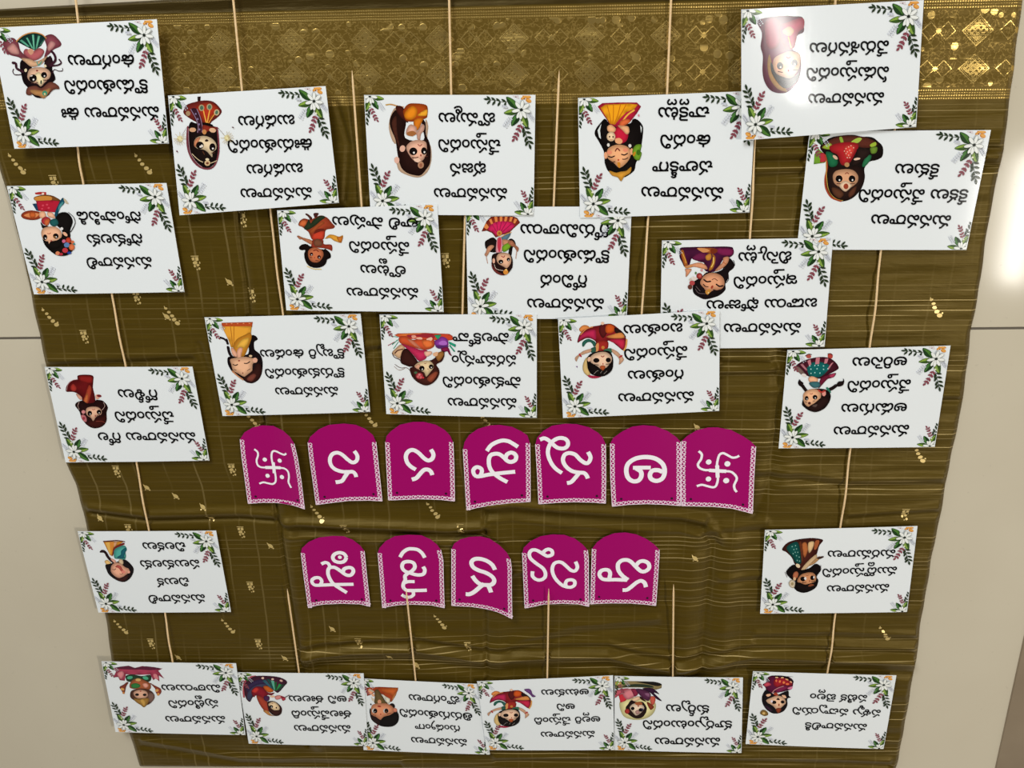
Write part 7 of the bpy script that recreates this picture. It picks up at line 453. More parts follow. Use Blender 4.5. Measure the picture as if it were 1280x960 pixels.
TEXT = {'A1':[[(1965,960,711,934),29,5828,[(0,0,0),(1,1058,0),(2,1760,0),(3,2471,0),(4,3408,0),(5,4117,0),(6,4763,0)]],[(1860,650,806,623),18,4861,[(7,0,0),(8,772,0),(5,1512,0),(9,1858,0),(5,2636,0),(10,2982,0),(11,3489,0),(12,4195,0)]],[(1722,371,902,342),35,3845,[(13,0,0),(10,798,0),(14,1305,0),(3,1888,0),(4,2825,0),(5,3534,0)]]],'A2':[[(1729,1174,823,1127),29,4428,[(0,0,0),(1,1058,0),(2,1760,0),(3,2471,0),(4,3408,0),(5,4117,0)]],[(1645,876,932,847),36,3439,[(15,0,0),(5,750,0),(8,1096,0),(14,1836,0),(4,2419,0),(5,3128,0)]],[(1796,595,722,546),35,5150,[(6,0,0),(11,1095,0),(5,1801,0),(9,2147,0),(5,2925,0),(10,3271,0),(11,3778,0),(12,4484,0)]],[(1608,305,889,280),36,3439,[(15,0,0),(5,750,0),(8,1096,0),(14,1836,0),(4,2419,0),(5,3128,0)]]],'A3':[[(1717,1066,812,1071),29,4428,[(0,0,0),(1,1058,0),(2,1760,0),(3,2471,0),(4,3408,0),(5,4117,0)]],[(1455,776,1018,778),36,2148,[(16,0,0),(17,750,0),(1,1481,0)]],[(1635,504,882,501),25,3687,[(18,0,0),(19,760,0),(20,1462,-60),(5,1462,0),(10,1808,0),(11,2315,0),(12,3021,0)]],[(1568,201,893,201),36,3353,[(21,0,0),(0,1016,0),(22,2074,0),(4,2333,0),(5,3042,0)]]],'A4':[[(1723,1082,747,1042),29,4428,[(0,0,0),(1,1058,0),(2,1760,0),(3,2471,0),(4,3408,0),(5,4117,0)]],[(1582,768,874,754),25,3235,[(23,0,0),(24,760,0),(25,1807,0),(26,2329,0)]],[(1545,470,964,449),35,2677,[(13,0,0),(10,798,0),(11,1305,0),(12,2011,0)]],[(1521,157,933,141),25,2708,[(27,0,0),(28,1103,0),(29,1655,-60),(30,1625,0),(29,2302,-60),(5,2397,0)]]],'A5':[[(1659,971,785,931),29,4428,[(0,0,0),(1,1058,0),(2,1760,0),(3,2471,0),(4,3408,0),(5,4117,0)]],[(1700,692,759,648),29,4724,[(31,0,0),(8,711,0),(5,1451,0),(19,1797,0),(20,2499,-60),(5,2499,0),(10,2845,0),(11,3352,0),(12,4058,0)]],[(1685,409,788,385),29,4505,[(32,0,0),(33,711,0),(5,1304,0),(34,1650,0),(1,2200,0),(14,2902,0),(4,3485,0),(5,4194,0)]]],'A6':[[(1788,977,848,965),29,4428,[(0,0,0),(1,1058,0),(2,1760,0),(3,2471,0),(4,3408,0),(5,4117,0)]],[(1933,672,657,669),18,6037,[(35,0,0),(36,522,0),(4,1044,0),(5,1753,0),(32,2399,0),(19,3110,0),(20,3812,-60),(5,3812,0),(10,4158,0),(11,4665,0),(12,5371,0)]],[(1544,378,1037,376),18,2410,[(35,0,0),(36,522,0),(5,1044,0),(4,1390,0),(5,2099,0)]]],'L2':[[(1688,924,824,918),29,4105,[(0,0,0),(1,1058,0),(2,1760,0),(3,2471,0),(37,3408,0)]],[(1619,627,895,622),29,3428,[(38,0,0),(36,1018,0),(5,1540,0),(4,1886,0),(36,2595,0),(5,3117,0)]],[(1654,347,829,332),29,3978,[(38,0,0),(10,1018,0),(39,1525,0),(40,2556,0),(41,3267,0)]]],'C8':[[(1739,1071,815,1065),29,4428,[(0,0,0),(1,1058,0),(2,1760,0),(3,2471,0),(4,3408,0),(5,4117,0)]],[(1598,779,1018,754),35,2821,[(42,0,0),(30,1029,0),(43,1701,-60),(4,1801,0),(5,2510,0)]],[(1663,469,896,439),29,3638,[(32,0,0),(19,711,0),(20,1413,-60),(5,1413,0),(10,1759,0),(11,2266,0),(12,2972,0)]],[(1791,169,706,108),35,5129,[(24,0,0),(37,1047,0),(39,2080,0),(44,3111,0),(4,4109,0),(5,4818,0)]]],'C9':[[(1748,1134,770,1131),29,4428,[(0,0,0),(1,1058,0),(2,1760,0),(3,2471,0),(4,3408,0),(5,4117,0)]],
[(1526,835,938,830),40,2685,[(45,0,0),(46,796,0),(10,1507,0),(11,2014,0)]],[(1800,529,726,519),18,4861,[(7,0,0),(8,772,0),(5,1512,0),(9,1858,0),(5,2636,0),(10,2982,0),(11,3489,0),(12,4195,0)]],[(1781,214,683,209),40,4981,[(45,0,0),(33,796,0),(5,1389,0),(47,1735,0),(48,2793,0),(49,3730,0)]]],'C10':[[(1737,1068,791,1066),29,4428,[(0,0,0),(1,1058,0),(2,1760,0),(3,2471,0),(4,3408,0),(5,4117,0)]],[(1913,752,565,761),36,6362,[(15,0,0),(50,750,0),(49,1770,0),(51,3356,0),(52,4374,0),(4,5342,0),(5,6051,0)]],[(1653,456,885,465),29,3616,[(53,0,0),(19,689,0),(20,1391,-60),(5,1391,0),(10,1737,0),(11,2244,0),(12,2950,0)]],[(1565,159,930,162),36,3039,[(54,0,0),(55,771,0),(56,1473,0),(30,1956,0),(29,2633,-60),(5,2728,0)]]],'C11':[[(1646,1010,792,997),29,4428,[(0,0,0),(1,1058,0),(2,1760,0),(3,2471,0),(4,3408,0),(5,4117,0)]],[(1761,742,692,728),18,5582,[(7,0,0),(33,772,0),(5,1365,0),(36,1711,0),(5,2233,0),(9,2579,0),(5,3357,0),(10,3703,0),(11,4210,0),(12,4916,0)]],[(1786,477,667,460),18,5895,[(7,0,0),(15,772,0),(57,1522,0),(58,1937,0),(13,2830,0),(10,3628,0),(8,4135,0),(4,4875,0),(5,5584,0)]]],'C12':[[(1777,1123,851,1136),29,4428,[(0,0,0),(1,1058,0),(2,1760,0),(3,2471,0),(4,3408,0),(5,4117,0)]],[(1835,831,795,839),29,4902,[(39,0,0),(36,1031,0),(5,1553,0),(9,1899,0),(5,2677,0),(10,3023,0),(11,3530,0),(12,4236,0)]],[(1776,539,928,549),29,4205,[(59,0,0),(33,711,0),(60,1304,0),(1,2683,0),(61,3385,0),(10,3731,0)]],[(1684,245,951,246),29,3545,[(39,0,0),(4,1031,0),(62,1740,0),(63,2512,0)]]],'C13':[[(1720,1092,741,1073),29,4428,[(0,0,0),(1,1058,0),(2,1760,0),(3,2471,0),(4,3408,0),(5,4117,0)]],[(1590,777,874,758),40,3234,[(14,0,0),(10,583,0),(9,1090,0),(5,1868,0),(4,2214,0),(5,2923,0)]],[(1639,458,834,457),29,3638,[(32,0,0),(19,711,0),(20,1413,-60),(5,1413,0),(10,1759,0),(11,2266,0),(12,2972,0)]],[(1581,145,836,130),36,3401,[(15,0,0),(10,750,0),(9,1257,0),(5,2035,0),(4,2381,0),(5,3090,0)]]],'C14':[[(1673,1069,699,1082),29,4428,[(0,0,0),(1,1058,0),(2,1760,0),(3,2471,0),(4,3408,0),(5,4117,0)]],[(1607,760,766,760),36,3835,[(64,0,0),(8,800,0),(5,1540,0),(14,1886,0),(5,2469,0),(4,2815,0),(5,3524,0)]],[(1612,440,812,443),29,3638,[(32,0,0),(19,711,0),(20,1413,-60),(5,1413,0),(10,1759,0),(11,2266,0),(12,2972,0)]],[(1526,130,840,123),36,3115,[(64,0,0),(58,800,0),(55,1393,0),(4,2095,0),(5,2804,0)]]],'L3':[[(1918,958,551,945),29,6233,[(0,0,0),(1,1058,0),(2,1760,0),(3,2471,0),(4,3408,0),(5,4117,0),(45,4763,0),(4,5559,0)]],[(1669,645,850,639),25,3687,[(18,0,0),(19,760,0),(20,1462,-60),(5,1462,0),(10,1808,0),(11,2315,0),(12,3021,0)]],[(1499,322,957,319),40,2491,[(45,0,0),(65,796,0),(4,1471,0),(5,2180,0)]]],'L4':[[(1697,1075,836,1082),29,4105,[(0,0,0),(1,1058,0),(2,1760,0),(3,2471,0),(37,3408,0)]],[(1505,781,1013,792),25,2384,[(66,0,0),(4,766,0),(5,1475,0),(36,1821,0)]],[(1714,480,831,484),29,4176,[(59,0,0),(4,711,0),(5,1420,0),(36,1766,0),(5,2288,0),(4,2634,0),(36,3343,0),(5,3865,0)]],[(1561,188,928,184),25,3017,[(66,0,0),(4,766,0),(36,1475,0),(4,1997,0),(5,2706,0)]]],
'R5':[[(1758,916,906,924),29,4428,[(0,0,0),(1,1058,0),(2,1760,0),(3,2471,0),(4,3408,0),(5,4117,0)]],[(1837,636,824,646),29,5201,[(0,0,0),(5,1058,0),(67,1404,0),(68,2103,-60),(19,2274,0),(20,2976,-60),(5,2976,0),(10,3322,0),(11,3829,0),(12,4535,0)]],[(1789,361,877,352),29,4666,[(0,0,0),(33,1058,0),(0,1651,0),(3,2709,0),(4,3646,0),(5,4355,0)]]],'B1':[[(1768,1015,837,1036),29,4428,[(0,0,0),(1,1058,0),(2,1760,0),(3,2471,0),(4,3408,0),(5,4117,0)]],[(1693,704,926,726),29,3649,[(44,0,0),(69,998,0),(43,1670,-60),(10,1770,0),(11,2277,0),(12,2983,0)]],[(1760,406,860,421),29,4301,[(47,0,0),(48,1058,0),(49,1995,0),(4,3281,0),(5,3990,0)]]],'B2':[[(1775,983,824,994),29,4428,[(0,0,0),(1,1058,0),(2,1760,0),(3,2471,0),(4,3408,0),(5,4117,0)]],[(1807,697,813,713),30,4640,[(70,0,0),(4,994,0),(32,1703,0),(19,2414,0),(20,3116,-60),(5,3116,0),(10,3462,0),(71,3969,0)]],[(1745,418,800,423),36,4525,[(64,0,0),(12,800,0),(70,1802,0),(4,2796,0),(4,3505,0),(5,4214,0)]]],'B3':[[(1711,1090,799,1084),29,4428,[(0,0,0),(1,1058,0),(2,1760,0),(3,2471,0),(4,3408,0),(5,4117,0)]],[(1632,821,885,817),40,4009,[(14,0,0),(5,583,0),(10,929,0),(8,1436,0),(72,2176,0),(10,2596,0),(26,3103,0)]],[(1873,565,653,540),36,5653,[(73,0,0),(33,782,0),(5,1375,0),(14,1721,0),(5,2304,0),(9,2650,0),(5,3428,0),(10,3774,0),(11,4281,0),(12,4987,0)]],[(1697,253,834,250),36,4063,[(21,0,0),(10,1016,0),(14,1523,0),(3,2106,0),(4,3043,0),(5,3752,0)]]],'B4':[[(1747,1013,900,1018),29,4428,[(0,0,0),(1,1058,0),(2,1760,0),(3,2471,0),(4,3408,0),(5,4117,0)]],[(1838,737,816,740),36,5388,[(64,0,0),(4,800,0),(29,1446,-60),(58,1509,0),(18,2402,0),(19,3162,0),(20,3864,-60),(5,3864,0),(10,4210,0),(71,4717,0)]],[(1457,486,1183,479),36,1466,[(64,0,0),(12,800,0)]],[(1680,221,963,202),36,3806,[(64,0,0),(30,800,0),(5,1572,0),(36,1918,0),(5,2440,0),(4,2786,0),(5,3495,0)]]],'B5':[[(1701,1105,655,1128),29,4428,[(0,0,0),(1,1058,0),(2,1760,0),(3,2471,0),(4,3408,0),(5,4117,0)]],[(1890,782,460,805),18,6039,[(36,0,0),(74,522,0),(33,1190,0),(75,1783,0),(5,2189,0),(10,2535,0),(30,3042,0),(5,3814,0),(10,4160,0),(11,4667,0),(12,5373,0)]],[(1521,502,832,500),18,2887,[(36,0,0),(5,522,0),(76,868,0),(75,1461,0),(4,1867,0),(5,2576,0)]]],'B6':[[(1744,914,843,920),29,4632,[(0,0,0),(1,1058,0),(2,1760,0),(3,2471,0),(37,3408,0),(77,4141,0)]],[(1911,641,632,639),29,6579,[(59,0,0),(78,711,0),(79,1356,0),(5,1761,0),(2,2407,0),(27,3118,0),(75,4221,0),(80,4627,0),(12,5913,0)]],[(1681,371,861,371),29,4238,[(59,0,0),(69,711,0),(36,1483,0),(81,2305,0),(4,3055,0),(29,3700,-60),(10,3764,0)]]]}
STICKS = {'A1':[[-5473,1826,130,0],[-5516,1076,163],[-5567,178,165]],'A2':[[-3630,2159,140,0],[-3687,315,146],[-3714,-585,148]],'A3':[[-1157,2073,140,0],[-1209,191,112],[-1234,-709,114]],'A4':[[1310,1911,140,0],[1303,119,112],[1299,-781,114]],'A5':[[3035,2228,130,0],[3115,1008,125],[3174,110,125]],'A6':[[3891,728,93,0],[3941,-349,97],[3982,-1248,98]],'L2':[[-5847,-69,90,15.0],[-5866,-742,95],[-5893,-1642,97]],'C8':[[-2350,490,160,0],[-2378,-1058,129],[-2395,-1958,131]],'C9':[[57,427,150,0],[-19,-1135,95],[-62,-2034,97]],'C10':[[2342,-126,94,40],[2369,-1551,112],[2387,-2451,114]],'C11':[[-3541,-875,94,30],[-3537,-2439,95],[-3534,-3339,97]],'C12':[[-1090,-923,93,10],[-1196,-2462,112],[-1258,-3360,114]],'C13':[[1141,-1014,93,30],[1081,-2480,146],[1045,-3379,148]],'C14':[[3956,-1475,91,40],[3966,-2941,101],[3972,-3841,103]],'L3':[[-5775,-1872,91,20],[-5769,-3130,95],[-5764,-4030,97]],'L4':[[-5879,-4228,91,20],[-5889,-5618,95],[-5895,-6518,97]],'R5':[[3888,-4071,91,40],[3880,-5540,95],[3874,-6440,97]],'B1':[[-5882,-6711,91,20],[-5899,-7871,129],[-5912,-8771,131]],'B2':[[-3929,-6497,200,0],[-3954,-8105,112],[-3967,-9005,114]],'B3':[[-2188,-6495,180,0],[-2169,-8162,95],[-2159,-9062,97]],'B4':[[-126,-6463,200,0],[-165,-8099,112],[-187,-8999,114]],'B5':[[1635,-6375,200,0],[1707,-8052,95],[1746,-8951,97]],'B6':[[3965,-6630,91,40],[3953,-7943,95],[3945,-8843,97]]}
LABELS = {
    'A1': ('white placard printed with a wavy-haired girl in a green pleated skirt and flaring pink sleeves', 'girl with curling hair, green pleated skirt and pink sleeves'),
    'A2': ('white placard printed with a girl in a red dotted skirt holding two lit sparklers', 'girl in red holding two sparklers'),
    'A3': ('white placard printed with a long-haired girl in orange holding her palms together', 'long-haired girl in orange with joined palms'),
    'A4': ('white placard printed with a girl with closed eyes, gold tiara and a green parrot', 'girl in yellow with closed eyes and a green parrot'),
    'A5': ('white placard lifted on its left side, lamp glare across its printed girl', 'veiled girl in magenta under the glare'),
    'A6': ('white placard printed with a girl in a sparkling red skirt with dark scalloped hem', 'girl in a sparkling red skirt with green blouse'),
    'L2': ('white placard printed with a girl carrying a round tray, bright flowers in her hair', 'girl in a red skirt carrying a round tray'),
    'C8': ('white placard printed with a girl in orange running with one arm stretched out', 'running girl in orange with a flying scarf'),
    'C9': ('white placard printed with a girl whose pink and orange skirt opens like a fan', 'girl with a pink fan skirt'),
    'C10': ('white placard printed with a girl in purple resting her cheek, eyes closed, flowers in hair', 'dreaming girl in purple with closed eyes'),
    'C11': ('white placard printed with a girl in a yellow sari with two black braids', 'girl in a yellow sari with two braids'),
    'C12': ('white placard printed with a seated girl beside a purple pot, brown hair blowing', 'seated girl in pink with a purple pot'),
    'C13': ('white placard printed with a dancing girl in red, just above the magenta tags', 'dancing girl in a swirling red dress'),
    'C14': ('white placard printed with a girl with two raised pigtails and a teal and maroon skirt', 'girl with two pigtails and a teal skirt'),
    'L3': ('white placard printed with a girl in a dark red dress, rose in her brown hair', 'girl in a dark red dress'),
    'L4': ('white placard printed with a laughing girl in a teal shawl and orange skirt', 'laughing girl in a teal shawl'),
    'R5': ('white placard printed with a girl in a brown sari with a teal dotted panel', 'girl in a brown sari with a teal panel'),
    'B1': ('white placard printed with a gold-crowned girl sitting on pink lotus petals', 'crowned girl on pink lotus petals'),
    'B2': ('white placard printed with a veiled girl bending sideways in a rainbow coloured skirt', 'veiled girl in a rainbow skirt'),
    'B3': ('white placard printed with a large-faced child with short black hair in orange clothes', 'large-faced child with short black hair'),
    'B4': ('white placard in the bottom row printed with a dancing girl trailing a violet scarf', 'dancing girl in red with a violet scarf'),
    'B5': ('white placard printed with a girl inside a pink lotus before a pale yellow moon', 'girl in a lotus before a yellow moon'),
    'B6': ('white placard printed with a black-haired girl in a maroon skirt beside a clay pot', 'girl in a maroon skirt beside a clay pot')}
TAGS = {'T1':{'outline':[(-4364,-5163),(-4359,-4783),(-4357,-4433),(-4345,-4178),(-4269,-4076),(-4144,-4002),(-3999,-3969),(-3847,-3976),(-3714,-4038),(-3622,-4119),(-3569,-4214),(-3543,-4434),(-3530,-4783),(-3531,-5204),(-3691,-5168),(-3951,-5140),(-4149,-5140)],'z':10.2,'lift':9.0,'strokes':[(27,[(-3709,-4372),(-3738,-4395),(-3782,-4385),(-3855,-4351),(-3900,-4351),(-3924,-4392),(-3933,-4461),(-3926,-4559),(-3912,-4656),(-3911,-4755),(-3925,-4818),(-3968,-4851),(-4032,-4840),(-4096,-4826),(-4158,-4847)]),(27,[(-4161,-4323),(-4121,-4364),(-4122,-4419),(-4150,-4489),(-4146,-4558),(-4105,-4593),(-4028,-4598),(-3924,-4598),(-3820,-4598),(-3757,-4608),(-3716,-4650),(-3712,-4727),(-3729,-4811),(-3699,-4894)]),(45,[(-3919,-4517),(-3919,-4598),(-3922,-4685)]),(45,[(-4041,-4598),(-3924,-4598),(-3820,-4598)])],'dots':[(-4032,-4478,31),(-3820,-4489,31),(-4024,-4724,31),(-3818,-4738,32)],'lace':[[(-4345,-4178),(-4357,-4433),(-4359,-4783),(-4364,-5163)],[(-4364,-5163),(-4149,-5140),(-3951,-5140),(-3691,-5168),(-3531,-5204)],[(-3531,-5204),(-3530,-4783),(-3543,-4434),(-3569,-4214)]],'eyelets':[(-4240,-5050),(-3625,-5081)],'mark':'swastika_print','label':'magenta arched tag with white swastika,leftmost in the upper row of seven','group':'magenta bunting tags,upper row'},'T2':{'outline':[(-3389,-5179),(-3396,-4813),(-3404,-4433),(-3403,-4231),(-3366,-4149),(-3229,-4032),(-3084,-3967),(-2876,-3948),(-2713,-3968),(-2582,-4034),(-2493,-4123),(-2460,-4226),(-2454,-4585),(-2445,-5122),(-2630,-5104),(-2914,-5107),(-3130,-5136)],'z':10.2,'lift':0.0,'strokes':[(54,[(-2768,-4352),(-2733,-4419),(-2746,-4494),(-2805,-4524),(-2870,-4479),(-2934,-4411),(-3000,-4376),(-3072,-4396),(-3116,-4463),(-3115,-4554),(-3066,-4622),(-2971,-4660),(-2874,-4665),(-2817,-4665),(-2785,-4698),(-2775,-4744)]),(56,[(-2881,-4668),(-2937,-4744),(-2985,-4806),(-3072,-4824)])],'dots':[],'lace':[[(-3403,-4231),(-3404,-4433),(-3396,-4813),(-3389,-5179)],[(-3389,-5179),(-3130,-5136),(-2914,-5107),(-2630,-5104),(-2445,-5122)],[(-2445,-5122),(-2454,-4585),(-2460,-4226)]],'eyelets':[(-3254,-5054),(-2557,-5012)],'mark':'letter_print','label':'magenta arched tag with white letter,second from left in the upper row','group':'magenta bunting tags,upper row'},'T3':{'outline':[(-2354,-5106),(-2342,-4661),(-2329,-4226),(-2309,-4138),(-2241,-4065),(-2112,-3970),(-1932,-3928),(-1782,-3928),(-1622,-3972),(-1504,-4053),(-1440,-4133),(-1404,-4229),(-1408,-4586),(-1424,-5120),(-1628,-5090),(-1908,-5078),(-2120,-5090)],'z':10.2,'lift':0.0,'strokes':[(58,[(-1711,-4331),(-1680,-4398),(-1698,-4465),(-1755,-4495),(-1814,-4458),(-1879,-4383),(-1952,-4338),(-2022,-4360),(-2061,-4435),(-2047,-4525),(-2002,-4585),(-1936,-4631)]),(59,[(-2001,-4782),(-1937,-4759),(-1877,-4691),(-1825,-4638),(-1769,-4631),(-1730,-4661),(-1712,-4714)])],'dots':[],'lace':[[(-2329,-4226),(-2342,-4661),(-2354,-5106)],[(-2354,-5106),(-2120,-5090),(-1908,-5078),(-1628,-5090),(-1424,-5120)],[(-1424,-5120),(-1408,-4586),(-1404,-4229)]],
'eyelets':[(-2224,-4991),(-1538,-5002)],'mark':'letter_print','label':'magenta arched tag with white letter,third from left in the upper row','group':'magenta bunting tags,upper row'},'T4':{'outline':[(-1260,-5260),(-1266,-4813),(-1270,-4332),(-1247,-4229),(-1182,-4127),(-1056,-4033),(-892,-3982),(-757,-3976),(-597,-4005),(-464,-4078),(-391,-4137),(-362,-4246),(-365,-4737),(-371,-5126),(-638,-5137),(-918,-5174),(-1101,-5213)],'z':10.2,'lift':0.0,'strokes':[(56,[(-946,-4355),(-888,-4274),(-805,-4223),(-723,-4201),(-643,-4216),(-563,-4268),(-523,-4297)]),(56,[(-569,-4666),(-764,-4684),(-930,-4707),(-1069,-4737),(-1124,-4722),(-1146,-4661),(-1126,-4616),(-1084,-4596),(-1037,-4616),(-1025,-4661),(-1048,-4725)]),(57,[(-679,-4820),(-780,-4759),(-874,-4676),(-919,-4586),(-923,-4481),(-893,-4415),(-824,-4395),(-770,-4407),(-717,-4452),(-677,-4497),(-630,-4519),(-568,-4497),(-550,-4437),(-579,-4393),(-626,-4381),(-675,-4408),(-694,-4455)])],'dots':[],'lace':[[(-1270,-4332),(-1266,-4813),(-1260,-5260)],[(-1260,-5260),(-1101,-5213),(-918,-5174),(-638,-5137),(-371,-5126)],[(-371,-5126),(-365,-4737),(-362,-4246)]],'eyelets':[(-1139,-5125),(-484,-5027)],'mark':'letter_print','label':'magenta arched tag with arc over a looped white letter,middle of the upper row','group':'magenta bunting tags,upper row'},'T5':{'outline':[(-253,-5161),(-265,-4737),(-285,-4261),(-264,-4173),(-182,-4072),(-61,-3993),(126,-3961),(273,-3970),(433,-4016),(553,-4096),(614,-4161),(655,-4263),(666,-4737),(667,-5150),(482,-5129),(234,-5120),(-1,-5133)],'z':10.2,'lift':0.0,'strokes':[(56,[(422,-4373),(456,-4454),(429,-4528),(382,-4535),(314,-4483),(247,-4409),(166,-4387),(105,-4416),(84,-4498),(125,-4587),(206,-4654),(301,-4677),(369,-4684),(404,-4722),(422,-4767)]),(57,[(301,-4684),(247,-4759),(193,-4820),(138,-4835)]),(55,[(-224,-4195),(-170,-4174),(-116,-4196),(-63,-4247),(4,-4306),(85,-4321),(139,-4291),(152,-4233),(119,-4182),(45,-4167),(-29,-4196),(-90,-4262),(-118,-4350),(-112,-4438),(-72,-4542),(-11,-4624),(70,-4684)])],'dots':[],'lace':[[(-285,-4261),(-265,-4737),(-253,-5161)],[(-253,-5161),(-1,-5133),(234,-5120),(482,-5129),(667,-5150)],[(667,-5150),(666,-4737),(655,-4263)]],'eyelets':[(-131,-5044),(547,-5036)],'mark':'letter_print','label':'magenta arched tag with two joined white letters,third from right in the upper row','group':'magenta bunting tags,upper row'},'T6':{'outline':[(761,-5196),(732,-4751),(720,-4255),(756,-4175),(875,-4079),(1003,-4009),(1147,-3987),(1308,-4002),(1472,-4072),(1588,-4160),(1652,-4231),(1674,-4660),(1694,-5185),(1481,-5161),(1231,-5148),(981,-5162)],'z':10.2,'lift':0.0,'strokes':[(62,[(1070,-4615),(1134,-4660),(1144,-4733),(1105,-4797),(1031,-4806),(964,-4751),(940,-4642),(967,-4542),(1063,-4470),(1193,-4447),(1324,-4471),(1425,-4552),(1457,-4660),(1433,-4760),(1360,-4802),(1285,-4778),(1259,-4715),(1289,-4651),(1363,-4642),(1429,-4669)]),(56,[(1029,-4607),(1149,-4604),(1267,-4604)])],'dots':[],'lace':[[(720,-4255),(732,-4751),(761,-5196)],
[(761,-5196),(981,-5162),(1231,-5148),(1481,-5161),(1694,-5185)],[(1694,-5185),(1674,-4660),(1652,-4231)]],'eyelets':[(881,-5079),(1569,-5071)],'mark':'letter_print','label':'magenta arched tag with round white letter,second from right in the upper row','group':'magenta bunting tags,upper row'},'T7':{'outline':[(1709,-5185),(1677,-4660),(1671,-4222),(1732,-4152),(1856,-4065),(1998,-4025),(2125,-4022),(2302,-4058),(2467,-4146),(2568,-4216),(2633,-4283),(2642,-4751),(2661,-5276),(2393,-5211),(2144,-5189),(1912,-5184)],'z':10.2,'lift':5.0,'strokes':[(32,[(2430,-4424),(2400,-4445),(2344,-4454),(2277,-4419),(2219,-4392),(2172,-4418),(2153,-4499),(2149,-4570),(2159,-4655),(2170,-4733),(2171,-4806),(2151,-4879),(2111,-4897),(2045,-4882),(1962,-4861),(1897,-4883)]),(32,[(1895,-4364),(1938,-4409),(1934,-4480),(1897,-4552),(1916,-4606),(1983,-4639),(2064,-4642),(2159,-4651),(2260,-4655),(2341,-4664),(2401,-4715),(2421,-4769),(2394,-4860),(2407,-4924),(2434,-4961)]),(52,[(2151,-4570),(2159,-4655),(2169,-4751)]),(50,[(2048,-4644),(2159,-4651),(2276,-4657)])],'dots':[(2036,-4522,38),(2285,-4547,40),(2047,-4773,37),(2284,-4795,40)],'lace':[[(1671,-4222),(1677,-4660),(1709,-5185)],[(1709,-5185),(1912,-5184),(2144,-5189),(2393,-5211),(2661,-5276)],[(2661,-5276),(2642,-4751),(2633,-4283)]],'eyelets':[(1827,-5081),(2529,-5149)],'mark':'swastika_print','label':'magenta arched tag with white swastika,rightmost in the upper row of seven','group':'magenta bunting tags,upper row'},'U1':{'outline':[(-3687,-6885),(-3694,-6384),(-3693,-5956),(-3672,-5881),(-3560,-5775),(-3405,-5700),(-3202,-5670),(-3044,-5676),(-2917,-5735),(-2819,-5831),(-2767,-5921),(-2766,-6299),(-2760,-6851),(-2904,-6805),(-3176,-6792),(-3452,-6811),(-3593,-6844)],'z':10.2,'lift':0.0,'strokes':[(54,[(-3032,-6020),(-3068,-6081),(-3137,-6101),(-3209,-6077),(-3230,-6017),(-3191,-5961),(-3122,-5941),(-3058,-5964),(-3032,-6020)]),(51,[(-3410,-6132),(-3353,-6105),(-3307,-6120),(-3289,-6166)]),(55,[(-3080,-6608),(-3179,-6534),(-3267,-6457),(-3312,-6365),(-3327,-6273),(-3302,-6196),(-3239,-6181),(-3188,-6203),(-3125,-6256),(-3063,-6309),(-2996,-6313),(-2953,-6255),(-2966,-6201),(-3018,-6187),(-3081,-6210),(-3101,-6253)]),(52,[(-2969,-6467),(-3146,-6469),(-3282,-6473),(-3446,-6485),(-3542,-6488),(-3581,-6445),(-3573,-6398),(-3522,-6364),(-3461,-6366),(-3433,-6420),(-3459,-6478)])],'dots':[(-3127,-6016,28)],'lace':[[(-3693,-5956),(-3694,-6384),(-3687,-6885)],[(-3687,-6885),(-3593,-6844),(-3452,-6811),(-3176,-6792),(-2904,-6805),(-2760,-6851)],[(-2760,-6851),(-2766,-6299),(-2767,-5921)]],'eyelets':[(-3552,-6750),(-2869,-6726)],
